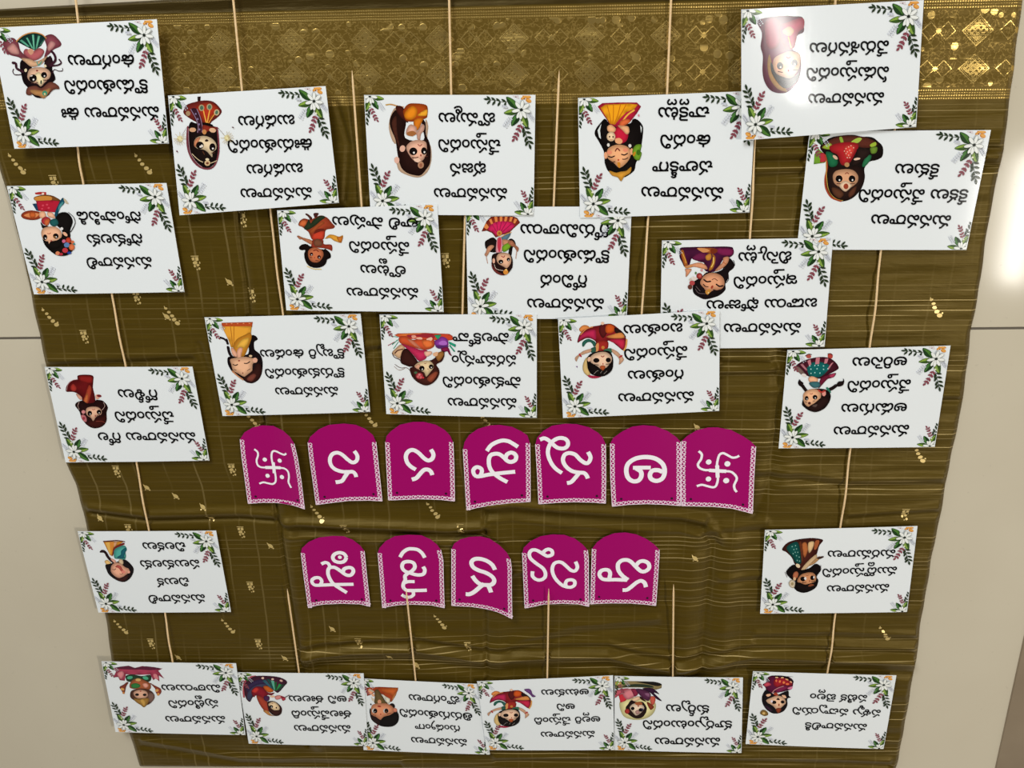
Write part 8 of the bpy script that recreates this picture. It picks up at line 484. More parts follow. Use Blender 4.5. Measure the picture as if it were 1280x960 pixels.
'mark':'letter_print','label':'magenta arched tag with ringed dot over a looped letter,leftmost of the lower row','group':'magenta bunting tags,lower row'},'U2':{'outline':[(-2576,-6873),(-2571,-6374),(-2571,-5949),(-2545,-5874),(-2443,-5755),(-2305,-5673),(-2106,-5647),(-1923,-5656),(-1796,-5722),(-1709,-5810),(-1661,-5896),(-1637,-6064),(-1650,-6444),(-1659,-6863),(-1845,-6810),(-2115,-6797),(-2320,-6810),(-2458,-6837)],'z':10.2,'lift':0.0,'strokes':[(54,[(-2252,-6010),(-2204,-5932),(-2135,-5880),(-2068,-5872),(-1990,-5886),(-1928,-5946),(-1895,-6017)]),(55,[(-1928,-6164),(-1907,-6224),(-1935,-6288),(-2016,-6301),(-2108,-6276),(-2199,-6237),(-2234,-6173),(-2209,-6101),(-2135,-6079),(-2063,-6104),(-2048,-6172),(-2092,-6233),(-2162,-6279),(-2202,-6325),(-2202,-6387),(-2233,-6449),(-2238,-6510),(-2201,-6556),(-2127,-6563),(-1898,-6557)]),(50,[(-2067,-6413),(-2157,-6413),(-2212,-6433)]),(50,[(-2101,-6579),(-2098,-6633),(-2148,-6672),(-2215,-6673),(-2273,-6635)])],'dots':[],'lace':[[(-2571,-5949),(-2571,-6374),(-2576,-6873)],[(-2576,-6873),(-2458,-6837),(-2320,-6810),(-2115,-6797),(-1845,-6810),(-1659,-6863)],[(-1659,-6863),(-1650,-6444),(-1637,-6064),(-1661,-5896)]],'eyelets':[(-2447,-6742),(-1770,-6736)],'mark':'letter_print','label':'magenta arched tag with white arc,skewer tip lying on its letter,lower row','group':'magenta bunting tags,lower row'},'U3':{'outline':[(-1548,-6823),(-1525,-6366),(-1501,-5876),(-1465,-5794),(-1370,-5720),(-1237,-5678),(-1081,-5667),(-952,-5696),(-812,-5791),(-711,-5894),(-667,-5983),(-651,-6132),(-660,-6512),(-665,-6978),(-858,-6902),(-1058,-6857),(-1258,-6828)],'z':10.2,'lift':9.0,'strokes':[(63,[(-892,-6194),(-927,-6119),(-1003,-6059),(-1107,-6027),(-1187,-6038),(-1228,-6091),(-1205,-6166),(-1128,-6218),(-1023,-6255),(-933,-6315),(-909,-6384),(-950,-6445),(-1030,-6457),(-1110,-6447),(-1174,-6394),(-1224,-6310)]),(65,[(-1056,-6438),(-1125,-6500),(-1208,-6578),(-1277,-6618),(-1333,-6618)]),(64,[(-1004,-6453),(-979,-6515),(-961,-6576)])],'dots':[],'lace':[[(-1501,-5876),(-1525,-6366),(-1548,-6823)],[(-1548,-6823),(-1258,-6828),(-1058,-6857),(-858,-6902),(-665,-6978)],[(-665,-6978),(-660,-6512),(-651,-6132),(-667,-5983)]],'eyelets':[(-1427,-6714),(-776,-6829)],'mark':'letter_print','label':'magenta arched tag with single bold white S-like letter,middle of the lower row','group':'magenta bunting tags,lower row'},'U4':{'outline':[(-478,-6854),(-486,-6434),(-496,-5937),(-475,-5855),(-375,-5744),(-232,-5663),(-64,-5633),(102,-5640),(244,-5698),(360,-5799),(425,-5887),(438,-6020),(444,-6426),(450,-6817),(298,-6772),(60,-6759),(-206,-6778),(-340,-6818)],
'z':10.2,'lift':0.0,'strokes':[(53,[(-355,-6232),(-358,-6311),(-307,-6364),(-241,-6371),(-181,-6325),(-174,-6249),(-212,-6174),(-303,-6100),(-380,-6025),(-398,-5951),(-365,-5892),(-306,-5884),(-248,-5913),(-184,-5957),(-132,-5979),(-73,-5949),(-79,-5890),(-131,-5868),(-183,-5898),(-203,-5935)]),(52,[(257,-6069),(283,-6155),(251,-6219),(192,-6209),(127,-6142),(62,-6082),(-3,-6075),(-55,-6113),(-75,-6203),(-50,-6308),(9,-6399),(87,-6467),(179,-6489),(238,-6458),(245,-6397),(205,-6367),(140,-6375),(113,-6429),(126,-6477)])],'dots':[],'lace':[[(-496,-5937),(-486,-6434),(-478,-6854)],[(-478,-6854),(-340,-6818),(-206,-6778),(60,-6759),(298,-6772),(450,-6817)],[(450,-6817),(444,-6426),(438,-6020),(425,-5887)]],'eyelets':[(-355,-6721),(330,-6695)],'mark':'letter_print','label':'magenta arched tag with two curly white letters,second from right in the lower row','group':'magenta bunting tags,lower row'},'U5':{'outline':[(475,-6775),(482,-6350),(491,-5865),(555,-5762),(656,-5674),(795,-5611),(948,-5596),(1101,-5628),(1243,-5700),(1360,-5794),(1427,-5878),(1430,-5970),(1420,-6417),(1411,-6792),(1236,-6763),(1039,-6745),(776,-6747),(618,-6758)],'z':10.2,'lift':0.0,'strokes':[(60,[(1260,-6479),(1239,-6411),(1186,-6374),(1121,-6405),(1058,-6466),(994,-6520),(929,-6528)]),(57,[(990,-6361),(834,-6356),(717,-6360),(639,-6348),(597,-6288),(611,-6228),(663,-6198),(721,-6205),(748,-6257),(736,-6340)]),(59,[(1003,-6357),(924,-6293),(864,-6204),(856,-6107),(900,-6047),(970,-6032),(1035,-6061),(1101,-6135),(1181,-6216),(1246,-6216),(1296,-6163),(1280,-6089),(1215,-6052),(1151,-6067),(1108,-6127)])],'dots':[],'lace':[[(491,-5865),(482,-6350),(475,-6775)],[(475,-6775),(618,-6758),(776,-6747),(1039,-6745),(1236,-6763),(1411,-6792)],[(1411,-6792),(1420,-6417),(1430,-5970),(1427,-5878)]],'eyelets':[(596,-6651),(1286,-6663)],'mark':'letter_print','label':'magenta arched tag with looped white letter,rightmost of the lower row','group':'magenta bunting tags,lower row'}}
SARI_L, SARI_R = ([[-6962,1271],[-6925,1183],[-6961,691],[-6992,162],[-6972,-425],[-6920,-818],[-6912,-1321],[-6906,-1946],[-6924,-2708],[-6934,-3102],[-6950,-3742],[-6962,-4555],[-6883,-4907],[-6857,-5356],[-6868,-5644],[-6861,-6153],[-6876,-7101],[-6941,-7891],[-6956,-8238],[-6931,-8934],[-6903,-9492],[-6872,-9834],[-6866,-10025]],[[5246,1511],[5182,1072],[5193,516],[5224,-12],[5256,-569],[5226,-795],[5218,-1383],[5235,-2066],[5223,-2780],[5255,-3171],[5262,-3861],[5242,-4605],[5230,-4876],[5227,-5360],[5224,-5632],[5212,-6073],[5206,-6966],[5241,-7707],[5218,-7962],[5235,-8688],[5216,-9260],[5212,-9599],[5192,-9819]])
FOLDS = [(-5.3,3.0,[(-397.9,-108.9),(-399.7,-143.8),(-398.8,-198.3),(-400.9,-246.0),(-402.5,-306.4),(-402.2,-363.3),(-400.7,-394.9),(-400.4,-519.7),(-397.5,-553.0),(-397.9,-605.5),(-396.7,-666.5),(-395.1,-736.7),(-396.3,-824.6),(-399.8,-948.7)]),(3.6,10,[(-384.6,-109.1),(-386.2,-144.0),(-385.1,-198.5),(-387.0,-246.2),(-388.3,-306.5),(-387.8,-363.4),(-386.2,-395.0),(-385.3,-519.7),(-382.3,-553.0),(-382.5,-605.4),(-381.0,-666.3),(-379.1,-736.5),(-380.0,-824.3),(-382.9,-948.3)]),(-5,3.6,[(-672.6,-535.8),(-591.3,-547.2),(-502.0,-544.3),(-454.7,-542.9),(-406.1,-546.6)]),(5.0,7,[(-670.3,-524.1),(-589.2,-535.5),(-500.2,-532.7),(-453.1,-531.3),(-404.6,-535.0)]),(8.0,7.5,[(-387.4,-546.5),(-304.2,-551.4),(-223.5,-553.7),(-154.9,-557.2),(-104.6,-553.2)]),(-5.3,6.5,[(-388.9,-559.5),(-305.4,-564.3),(-224.5,-566.5),(-155.6,-570.1),(-105.1,-566.0)]),(2.0,3.5,[(-390.4,-572.5),(-306.6,-577.3),(-225.4,-579.5),(-156.3,-583.1),(-105.5,-578.9)]),(7.5,7,[(-97.8,-520.4),(-62.9,-517.8),(4.1,-525.1),(93.0,-531.1),(170.4,-534.7),(201.6,-542.1)]),(-5.2,6,[(-98.2,-532.9),(-63.2,-530.3),(4.0,-537.7),(93.3,-543.7),(171.0,-547.2),(202.2,-554.6)]),(2.4,4,[(-98.7,-545.6),(-63.5,-542.9),(4.0,-550.3),(93.6,-556.3),(171.5,-559.7),(202.9,-567.2)]),(-3.6,3.0,[(-101.6,-532.9),(-103.2,-610.2),(-106.0,-691.1),(-107.3,-762.9),(-108.1,-819.7)]),(2.4,13,[(-83.5,-532.9),(-84.7,-610.1),(-87.1,-690.9),(-88.1,-762.6),(-88.5,-819.3)]),(-4.8,7,[(219.5,-567.1),(217.8,-595.2),(214.7,-660.8),(213.3,-742.8),(213.2,-806.9)]),(4.0,15,[(246.0,-567.0),(244.5,-595.1),(241.9,-660.5),(241.2,-742.5),(241.5,-806.4)]),(3.4,14,[(192.9,-567.2),(191.0,-595.4),(187.4,-661.0),(185.4,-743.2),(184.8,-807.4)]),(5.0,8,[(214.4,-554.5),(227.2,-567.1)]),(-4,4,[(205.1,-567.2),(214.5,-577.3),(225.9,-582.3)]),(8.0,7,[(-387.5,-778.6),(-312.2,-767.3),(-207.8,-761.4),(-117.6,-778.9),(-93.4,-778.5),(2.9,-769.9),(74.4,-767.4),(122.2,-782.4),(169.8,-790.3),(216.7,-783.8),(239.7,-776.3),(285.8,-767.1),(390.1,-768.4),(516.6,-772.1)]),(-5.3,9,[(-390.2,-803.6),(-314.4,-792.1),(-209.3,-786.1),(-118.5,-803.7),(-94.1,-803.3),(2.8,-794.4),(74.7,-791.8),(122.8,-807.0),(170.8,-814.9),(218.0,-808.3),(241.2,-800.7),(287.6,-791.3),(392.5,-792.5),(519.8,-796.1)]),(2.8,4,[(-384.9,-755.2),(-310.1,-744.2),(-206.3,-738.5),(-116.7,-755.8),(-92.7,-755.5),(3.0,-747.1),(74.0,-744.7),(121.5,-759.6),(168.9,-767.4),(215.5,-761.1),(238.4,-753.7),(284.2,-744.7),(387.8,-746.0),(513.6,-749.8)]),(-2,4,[(-386.2,-766.9),(-311.1,-755.7),(-207.0,-749.9),(-117.2,-767.3),(-93.0,-767.0),(3.0,-758.4),(74.2,-756.0),(121.8,-771.0),(169.3,-778.8),(216.1,-772.4),(239.1,-765.0),(285.0,-755.9),(389.0,-757.2),(515.1,-760.9)]),(3.6,5,[(210.7,-324.7),(281.1,-322.0)]),(-3.0,3,[(211.1,-332.4),(281.8,-330.8)]),(2.4,4,[(214.8,-308.5),(273.0,-310.0)]),(-2.0,3,[(215.2,-315.0),(273.5,-316.5)]),(2.4,5,[(214.6,-355.7),(302.2,-354.0)]),(-3.0,7,[(284.1,-297.2),(291.3,-384.2),(288.8,-483.2),(274.2,-531.9)]),(3.0,15,[(302.3,-297.4),(310.0,-384.3),(308.0,-483.1)]),(5,5,[(466.0,-60.0),(526.1,-65.8)]),(-3.5,4,[(458.2,-68.9),(525.1,-75.8)]),(3.2,6,[(441.2,-46.9),(523.8,-46.9)]),(-3.0,4,[(442.3,-54.1),(525.3,-55.9)]),(3.6,5,[(201.2,-54.3),(292.9,-54.4)]),(-4.0,4,[(201.8,-63.5),(293.9,-64.5)]),(-3.0,4,[(236.2,-82.7),(292.5,-80.2)]),(2.5,5,[(235.5,-73.4),(291.6,-70.9)]),(3.5,5,[(496.1,-359.7),(526.3,-359.9)]),(-3.5,4,[(497.4,-368.5),(525.6,-368.7)]),(3.2,6,[(231.7,-462.8),(328.1,-468.8),(392.9,-480.7),(518.3,-476.0)]),(-2.8,5,[(232.5,-476.0),(329.3,-481.9),(394.3,-493.9),(520.2,-489.0)]),(3.0,5,[(231.2,-634.1),(286.9,-628.5)]),(-2.5,4,[(231.9,-644.7),(287.8,-640.3)]),(2.8,5,[(288.7,-727.9),(385.3,-721.2),(521.4,-725.0)]),(-2.6,5,[(289.6,-740.4),(386.6,-733.6),(523.1,-737.3)]),(3.0,6,[(231.7,-550.7),(286.0,-544.3)]),(-3.0,5,[(232.5,-563.3),(287.2,-559.3)]),(2.6,4,[(398.5,-531.6),(519.7,-521.5)]),(-2.4,4,[(399.5,-541.4),(521.2,-531.2)]),(3.0,5,[(-65.6,-629.8),(49.2,-596.2),(117.3,-608.8)]),(2.6,6,[(-68.5,-746.6),(26.7,-717.3),(143.1,-702.1)]),(-2.4,6,[(-68.9,-763.8),(26.8,-734.1),(143.7,-718.7)]),(2.4,7,[(-335.1,-750.2),(-212.1,-734.3),(-128.4,-747.4)]),(2.6,6,[(-251.2,12.6),(-240.7,-33.5),(-251.7,-99.8)]),(-3.5,3,[(-258.9,12.8),(-249.6,-33.3),(-259.7,-99.7)]),(3.0,5,[(-668.0,-942.0),(-514.2,-974.0),(-253.0,-970.8)]),(-3.0,5,[(-670.9,-958.2),(-516.3,-988.7),(-254.1,-987.0)]),(3.6,5,[(-99.1,-963.9),(127.0,-955.2),(323.8,-953.5),(505.4,-955.3)]),(-3.0,4,[(-99.5,-976.7),(127.3,-967.8),(324.7,-966.0),(507.0,-967.7)]),(2.4,5,[(-231.6,-100.2),(-248.8,-242.5)]),(2.0,7,[(-685.1,-304.0),(-586.2,-300.3),(-486.0,-294.5)]),(-3.0,5,[(-691.4,-311.9),(-587.9,-309.4),(-487.6,-304.6)]),(-3.0,2.6,[(-89.5,-250.7),(-96.9,-399.7)]),(-2.5,4,[(-473.3,-283.5),(-467.0,-328.5),(-466.8,-386.4)]),(-2.8,4,[(-253.4,-296.6),(-228.5,-292.5)]),(2.6,5,[(-252.5,-285.6),(-227.9,-283.7)])]
MOTIFS = {'sprig':[[-6691,-478],[-5084,-512],[-6697,-2440],[-5039,-2438],[-3406,-5336],[-1751,-5293],[-6649,-7286],[-4972,-7251],[4725,-2448],[4697,-7256],[-1749,-7141],[-4159,-3913],[-2537,-3897],[-956,-3938],[4793,-4432]],'box':[[-6280,-2709],[-4606,-1745],[-3914,-1209],[-5470,-2185],[-3928,-2173],[-6266,-711],[-1387,-1763],[-6216,-4683],[-4545,-4659],[-4554,-5649],[-6214,-5617],[-4534,-6560],[-6225,-7585],[-4543,-7562],[-2997,-7512],[-1348,-7561],[4724,-5326],[-3025,-5578],[-1367,-5572]],'bud':[[-2147,-7935],[-4201,-2001],[-5817,-4934],[-5420,-5073],[-5047,-5238],[-6610,-5435],[-4971,-5430],[-4146,-5871],[-5837,-7829],[-4165,-7819],[-3379,-7288],[-2553,-7780],[1869,-4042],[1935,-6018],[-5105,-2448]]}
COL = [lin(c) for c in PALETTE]

# ------------------------------------------------------------------ the sari
def polydist(X, Y, pts):
    """distance to a polyline and signed side (mm)"""
    best = np.full(X.shape, 1e9)
    side = np.zeros(X.shape)
    for (ax, ay), (bx, by) in zip(pts[:-1], pts[1:]):
        dx, dy = bx - ax, by - ay
        L2 = dx*dx + dy*dy
        t = np.clip(((X-ax)*dx + (Y-ay)*dy) / L2, 0, 1)
        px, py = X - ax - t*dx, Y - ay - t*dy
        d = np.hypot(px, py)
        s = np.sign(dx*py - dy*px)
        k = d < best
        best = np.where(k, d, best)
        side = np.where(k, s, side)
    return best, side

RNG = np.random.default_rng(7)
def waves(X, Y, n, fx, fy, amp):
    z = np.zeros(X.shape)
    for _ in range(n):
        a, b, p = RNG.normal(0, fx), RNG.normal(0, fy), RNG.uniform(0, 6.28)
        z += np.sin(6.2832 * (a*X + b*Y) / 1000 + p)
    return z * amp / math.sqrt(n)

def inside(X, Y, poly):
    r = np.zeros(X.shape, bool)
    x0_, y0_ = poly[-1]
    for x1_, y1_ in poly:
        c = ((y0_ <= Y) != (y1_ <= Y))
        xi = (x1_-x0_) * (Y-y0_) / ((y1_-y0_) if y1_ != y0_ else 1e-9) + x0_
        r ^= c & (xi > X)
        x0_, y0_ = x1_, y1_
    return r

def card_poly(n):
    return [(p[0]*0.1, p[1]*0.1) for p in CARDS[n]]

def sari_height(X, Y, u, v, state):
    """height in mm of the cloth over the floor"""
    global RNG
    RNG = np.random.default_rng(7)
    V0, V1 = (0.0264, 0.1316)
    z = 6.0 + waves(X, Y, 8, 5, 7, 0.45) + waves(X, Y, 12, 4, 24, 0.75) * np.clip((u - 0.25) / 0.4 + np.clip((v-0.75)*2, 0, 1), 0.15, 1.2)
    bz = np.clip(1 - np.abs(v - (V0+V1)/2) / 0.10, 0, 1)
    z += waves(X, Y, 10, 16, 1.0, 1.5) * bz
    z -= np.clip((V0 - v) / 0.03, 0, 1.0) * -2.0
    z += np.exp(-((v - V0) / 0.004) ** 2) * 1.2
    for amp, w, pts in FOLDS:
        d, s = polydist(X, Y, pts)
        z += amp * np.exp(-(d / w) ** 2)
    flat = np.zeros(X.shape, bool)
    for n in CARDS:
        flat |= inside(X, Y, card_poly(n))
    for tname in TAGS:
        flat |= inside(X, Y, [(x*0.1, y*0.1) for x, y in TAGS[tname]['outline']])
    z = np.where(flat, np.minimum(z, 7.0), z)
    for (a, b, c) in STICKS.values():
        pts = [(q[0]*0.1, q[1]*0.1) for q in (a, b, c)]
        d, s = polydist(X, Y, pts)
        lo = min(a[2], b[2]) * 0.1 - 2.2
        z = np.where(d < 5, np.minimum(z, max(lo, 1.0) + np.clip(d - 3, 0, 2)*2), z)
    return np.maximum(z, 0.7)

def build_sari():
    NX, NY = 600, 560
    L = np.array(SARI_L) * 0.1
    R = np.array(SARI_R) * 0.1
    mid = (L + R) / 2
    t = np.r_[0, np.cumsum(np.hypot(*(mid[1:] - mid[:-1]).T))]
    T = np.linspace(0, t[-1], NY)
    lx, ly = np.interp(T, t, L[:, 0]), np.interp(T, t, L[:, 1])
    rx, ry = np.interp(T, t, R[:, 0]), np.interp(T, t, R[:, 1])
    k = np.sin(T / 9.0) * 0.4 + np.sin(T / 23.0 + 1) * 0.5
    S = np.linspace(0, 1, NX)
    X = lx[:, None] + (rx - lx)[:, None] * S[None] + (k[:, None]) * (1 - 2*S[None])
    Y = ly[:, None] + (ry - ly)[:, None] * S[None]
    U = np.repeat(S[None] * 1.15, NY, 0)
    Vv = np.repeat(T[:, None] / 1000, NX, 1)
    Z = sari_height(X, Y, U, Vv, None)
    edge = np.minimum(np.minimum(S, 1 - S)[None] * 1150, np.minimum(T, T[-1] - T)[:, None])
    Z = np.where(edge < 6, np.minimum(Z, 1.2 + edge * 0.8), Z)
    verts = np.stack([X, Y, Z], -1).reshape(-1, 3) * MM
    i = np.arange(NX - 1)
    j = np.arange(NY - 1)
    a = (j[:, None] * NX + i[None]).ravel()
    faces = np.stack([a, a + NX, a + NX + 1, a + 1], -1)
    # hem: edge of the cloth turned down to the floor
    ring = list(range(0, NX)) + [q * NX + NX - 1 for q in range(1, NY)] + [(NY-1)*NX + q for q in range(NX-2, -1, -1)] + [q*NX for q in range(NY-2, 0, -1)]
    base = len(verts)
    hem = verts[ring].copy()
    hem[:, 2] = 0.0002
    verts = np.r_[verts, hem]
    nr = len(ring)
    hf = [(ring[q], ring[(q+1) % nr], base + (q+1) % nr, base + q) for q in range(nr)]
    uvs = np.stack([U, Vv], -1).reshape(-1, 2)
    uvs = np.r_[uvs, uvs[ring]]
    verts = verts.tolist()
    faces = faces.tolist() + hf
    midx = [0] * len(faces)
    # woven gold motifs lie on the cloth
    def zat(x, y):
        jj = np.argmin((X - x)**2 + (Y - y)**2)
        return Z.ravel()[jj]
    def add(poly_list, cx, cy):
        for poly in poly_list:
            s = len(verts)
            for (px, py) in poly:
                verts.append(((cx+px)*MM, (cy+py)*MM, (zat(cx+px, cy+py) + 0.35) * MM))
            faces.append(tuple(range(s, s + len(poly))))
            midx.append(1)
    rnd = random.Random(3)
    for kind, lst in MOTIFS.items():
        for (mx, my) in lst:
            cx, cy = mx * 0.1, my * 0.1
            if kind == 'sprig':
                parts = []
                for q in range(5):
                    f = q - 2
                    a = rnd.uniform(-0.5, 0.5)
                    rx_, ry_ = 2.2 + 0.35*q, 1.5 + 0.3*q
                    parts.append(ellipse(f*3.3 + rnd.uniform(-.8, .8), -f*5.0, rx_*math.cos(a), rx_*math.sin(a), -ry_*math.sin(a), ry_*math.cos(a), 9))
                parts.append([(-8, 14), (-5.5, 10), (-8.2, 9.5)])
                parts.append(ellipse(9.5, -7, 1.2, 0, 0, 1.2, 7))
            elif kind == 'box':
                parts = [[(-5, 8.2), (-5, 9.2), (5, 9.2), (5, 8.2)], [(-4.2, 6.8), (-4.2, 3.2), (-0.6, 3.2), (-0.6, 7.4)], [(0.4, 7.4), (0.4, 2.4), (4.4, 3.0), (4.4, 7.4)],
                         ellipse(-0.6, 0.2, 3.2, 0.5, -0.3, 2.2, 9), ellipse(2.6, -2.8, 2.0, 0, 0, 1.7, 8), ellipse(-1.6, -4.0, 1.5, 0, 0, 1.8, 8),
                         ellipse(3.8, -7.4, 1.5, 0, 0, 1.8, 8), ellipse(0.9, -8.6, 1.0, 0, 0, 1.0, 7), ellipse(5.4, 0.2, 0.9, 0, 0, 1.6, 7)]
            else:
                parts = [ellipse(0, 0, 3.4, -2.6, 1.6, 2.4, 9), [(-5, 6), (-1.6, 3), (-4, 2)], ellipse(3.6, -4, 1.4, 0, 0, 1.2, 7), ellipse(-2.5, -3.4, 1.0, 0, 0, 1.0, 6)]
            add(parts, cx, cy)
    o = link('sari', verts, faces, [M_SILK, M_ZARI], midx=midx, smooth=True)
    lay = o.data.uv_layers.new(name='UVMap')
    li = np.empty(len(o.data.loops), dtype=np.int32)
    o.data.loops.foreach_get('vertex_index', li)
    allv = np.zeros((len(verts), 2))
    allv[:len(uvs)] = uvs
    lay.data.foreach_set('uv', allv[li].astype(np.float32).ravel())
    o['label'] = 'olive brown silk sari with gold brocade border spread over cream floor tiles'
    o['category'] = 'sari'
build_sari()

# ------------------------------------------------------------------ placards
def surface(n):
    """card coordinates (0.1 mm) -> world mm"""
    P = [np.array(p) * 0.1 for p in CARDS[n]]
    lifted = n == 'A5'
    def f(x, y, off=0.0):
        u, v = x / W, y / H
        p = P[0]*(1-u)*(1-v) + P[1]*u*(1-v) + P[2]*u*v + P[3]*(1-u)*v
        if lifted:
            zl = P[0][2]*(1-v) + P[3][2]*v
            zr = P[1][2]*(1-v) + P[2][2]*v
            z = zr + (zl - zr) * max(0.0, 1 - u) ** 1.9
        else:
            z = p[2] + 0.7 * (1 - (2*u-1)**2)
        return (p[0], p[1], z + off)
    return f

class Print:
    """collects flat printed shapes into one thin mesh"""
    def __init__(s, f, root, grid=0.0, paint=False):
        s.f, s.root, s.grid, s.paint = f, root, grid, paint
        s.v, s.fc, s.c, s.k = [], [], [], 0
    def add(s, V, F, col):
        off = 0.22 + s.k * 0.012
        b = len(s.v)
        for x, y in V:
            p = s.f(x, y, off)
            s.v.append((p[0]*MM - s.root[0], p[1]*MM - s.root[1], p[2]*MM - s.root[2]))
            s.c.append(col if not isinstance(col, list) else col[len(s.v) - b - 1])
        s.fc += [tuple(b + i for i in t) for t in F]
        s.k += 1
    def poly(s, pts, col):
        xs = [p[0] for p in pts]; ys = [p[1] for p in pts]
        size = min(max(xs)-min(xs), max(ys)-min(ys))
        g = s.grid
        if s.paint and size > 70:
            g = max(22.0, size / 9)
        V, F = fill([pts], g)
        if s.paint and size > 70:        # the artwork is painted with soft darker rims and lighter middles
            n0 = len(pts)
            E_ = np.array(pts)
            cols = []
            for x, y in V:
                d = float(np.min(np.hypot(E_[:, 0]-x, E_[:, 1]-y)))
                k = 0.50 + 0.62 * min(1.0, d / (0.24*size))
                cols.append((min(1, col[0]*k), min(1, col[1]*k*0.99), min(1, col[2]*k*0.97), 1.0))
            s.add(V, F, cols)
            return
        s.add(V, F, col)
    def shape(s, sh, tf=None, clip=None):
        kind, col, d = sh[0], COL[sh[1]], sh[2:]
        if kind == 'E':
            pts = ellipse(*d[:6])
        elif kind == 'L':
            w, q = d[0], d[1:]
            pl = [(q[i], q[i+1]) for i in range(0, len(q), 2)]
            if tf:
                pl = [tf(*p) for p in pl]
                w = w * tf.scale
            V, F = stroke(pl, w, 4)
            if clip and any(not (clip[0] <= x <= clip[2] and clip[1] <= y <= clip[3]) for x, y in V):
                for face in F:
                    c = clip_rect([V[i] for i in face], *clip)
                    if c:
                        s.add(c, [tuple(range(len(c)))], col)
                        s.k -= 1
                s.k += 1
                return
            s.add(V, F, col)
            return
        else:
            pts = [(d[i], d[i+1]) for i in range(0, len(d), 2)]
            if kind == 'P':
                pts = smooth_closed(pts, 4)
        if tf:
            pts = [tf(*p) for p in pts]
        if clip:
            pts = clip_rect(pts, *clip)
            if not pts:
                return
        s.poly(pts, col)
    def build(s, name, mat, parent):
        return link(name, s.v, s.fc, [mat], parent, cols=s.c)

class TF:
    def __init__(s, fn, scale):
        s.fn, s.scale = fn, scale
    def __call__(s, x, y):
        return s.fn(x, y)
FX, FY = (1886, 164)          # centre of the flower in the first corner
K = 0.80
CORNERS = [TF(lambda x, y: (x, y), 1.0),
           TF(lambda x, y: (W - x, H - y), 1.0),
           TF(lambda x, y: (72 - (x - FX)*K, 14 + (y - FY)*K), K),
           TF(lambda x, y: (W - 72 + (x - FX)*K, H - 14 - (y - FY)*K), K)]
INK = lin('#050506')
GCACHE = {}
def glyph(i):
    if i not in GCACHE:
        cs = [[(c[k]*2.0, c[k+1]*2.0) for k in range(0, len(c), 2)] for c in GLYPHS[i]]
        GCACHE[i] = fill(cs)
    return GCACHE[i]

def tube(pts, radii, seg, ox):
    V, F = [], []
    for k, (p, r) in enumerate(zip(pts, radii)):
        a = Vector(pts[max(0, k-1)])
        b = Vector(pts[min(len(pts)-1, k+1)])
        d = (b - a).normalized()
        e1 = d.cross(Vector((0, 0, 1))).normalized()
        e2 = e1.cross(d)
        for q in range(seg):
            an = 2*math.pi*q/seg
            w = Vector(p) + e1*math.cos(an)*r + e2*math.sin(an)*r
            V.append(((w.x)*MM - ox[0], (w.y)*MM - ox[1], (w.z)*MM - ox[2]))
        if k:
            b0 = (k-1)*seg
            F += [(b0 + q, b0 + (q+1) % seg, b0 + seg + (q+1) % seg, b0 + seg + q) for q in range(seg)]
    F.append(tuple(range(seg))[::-1])
    F.append(tuple(range(len(V)-seg, len(V))))
    return V, F

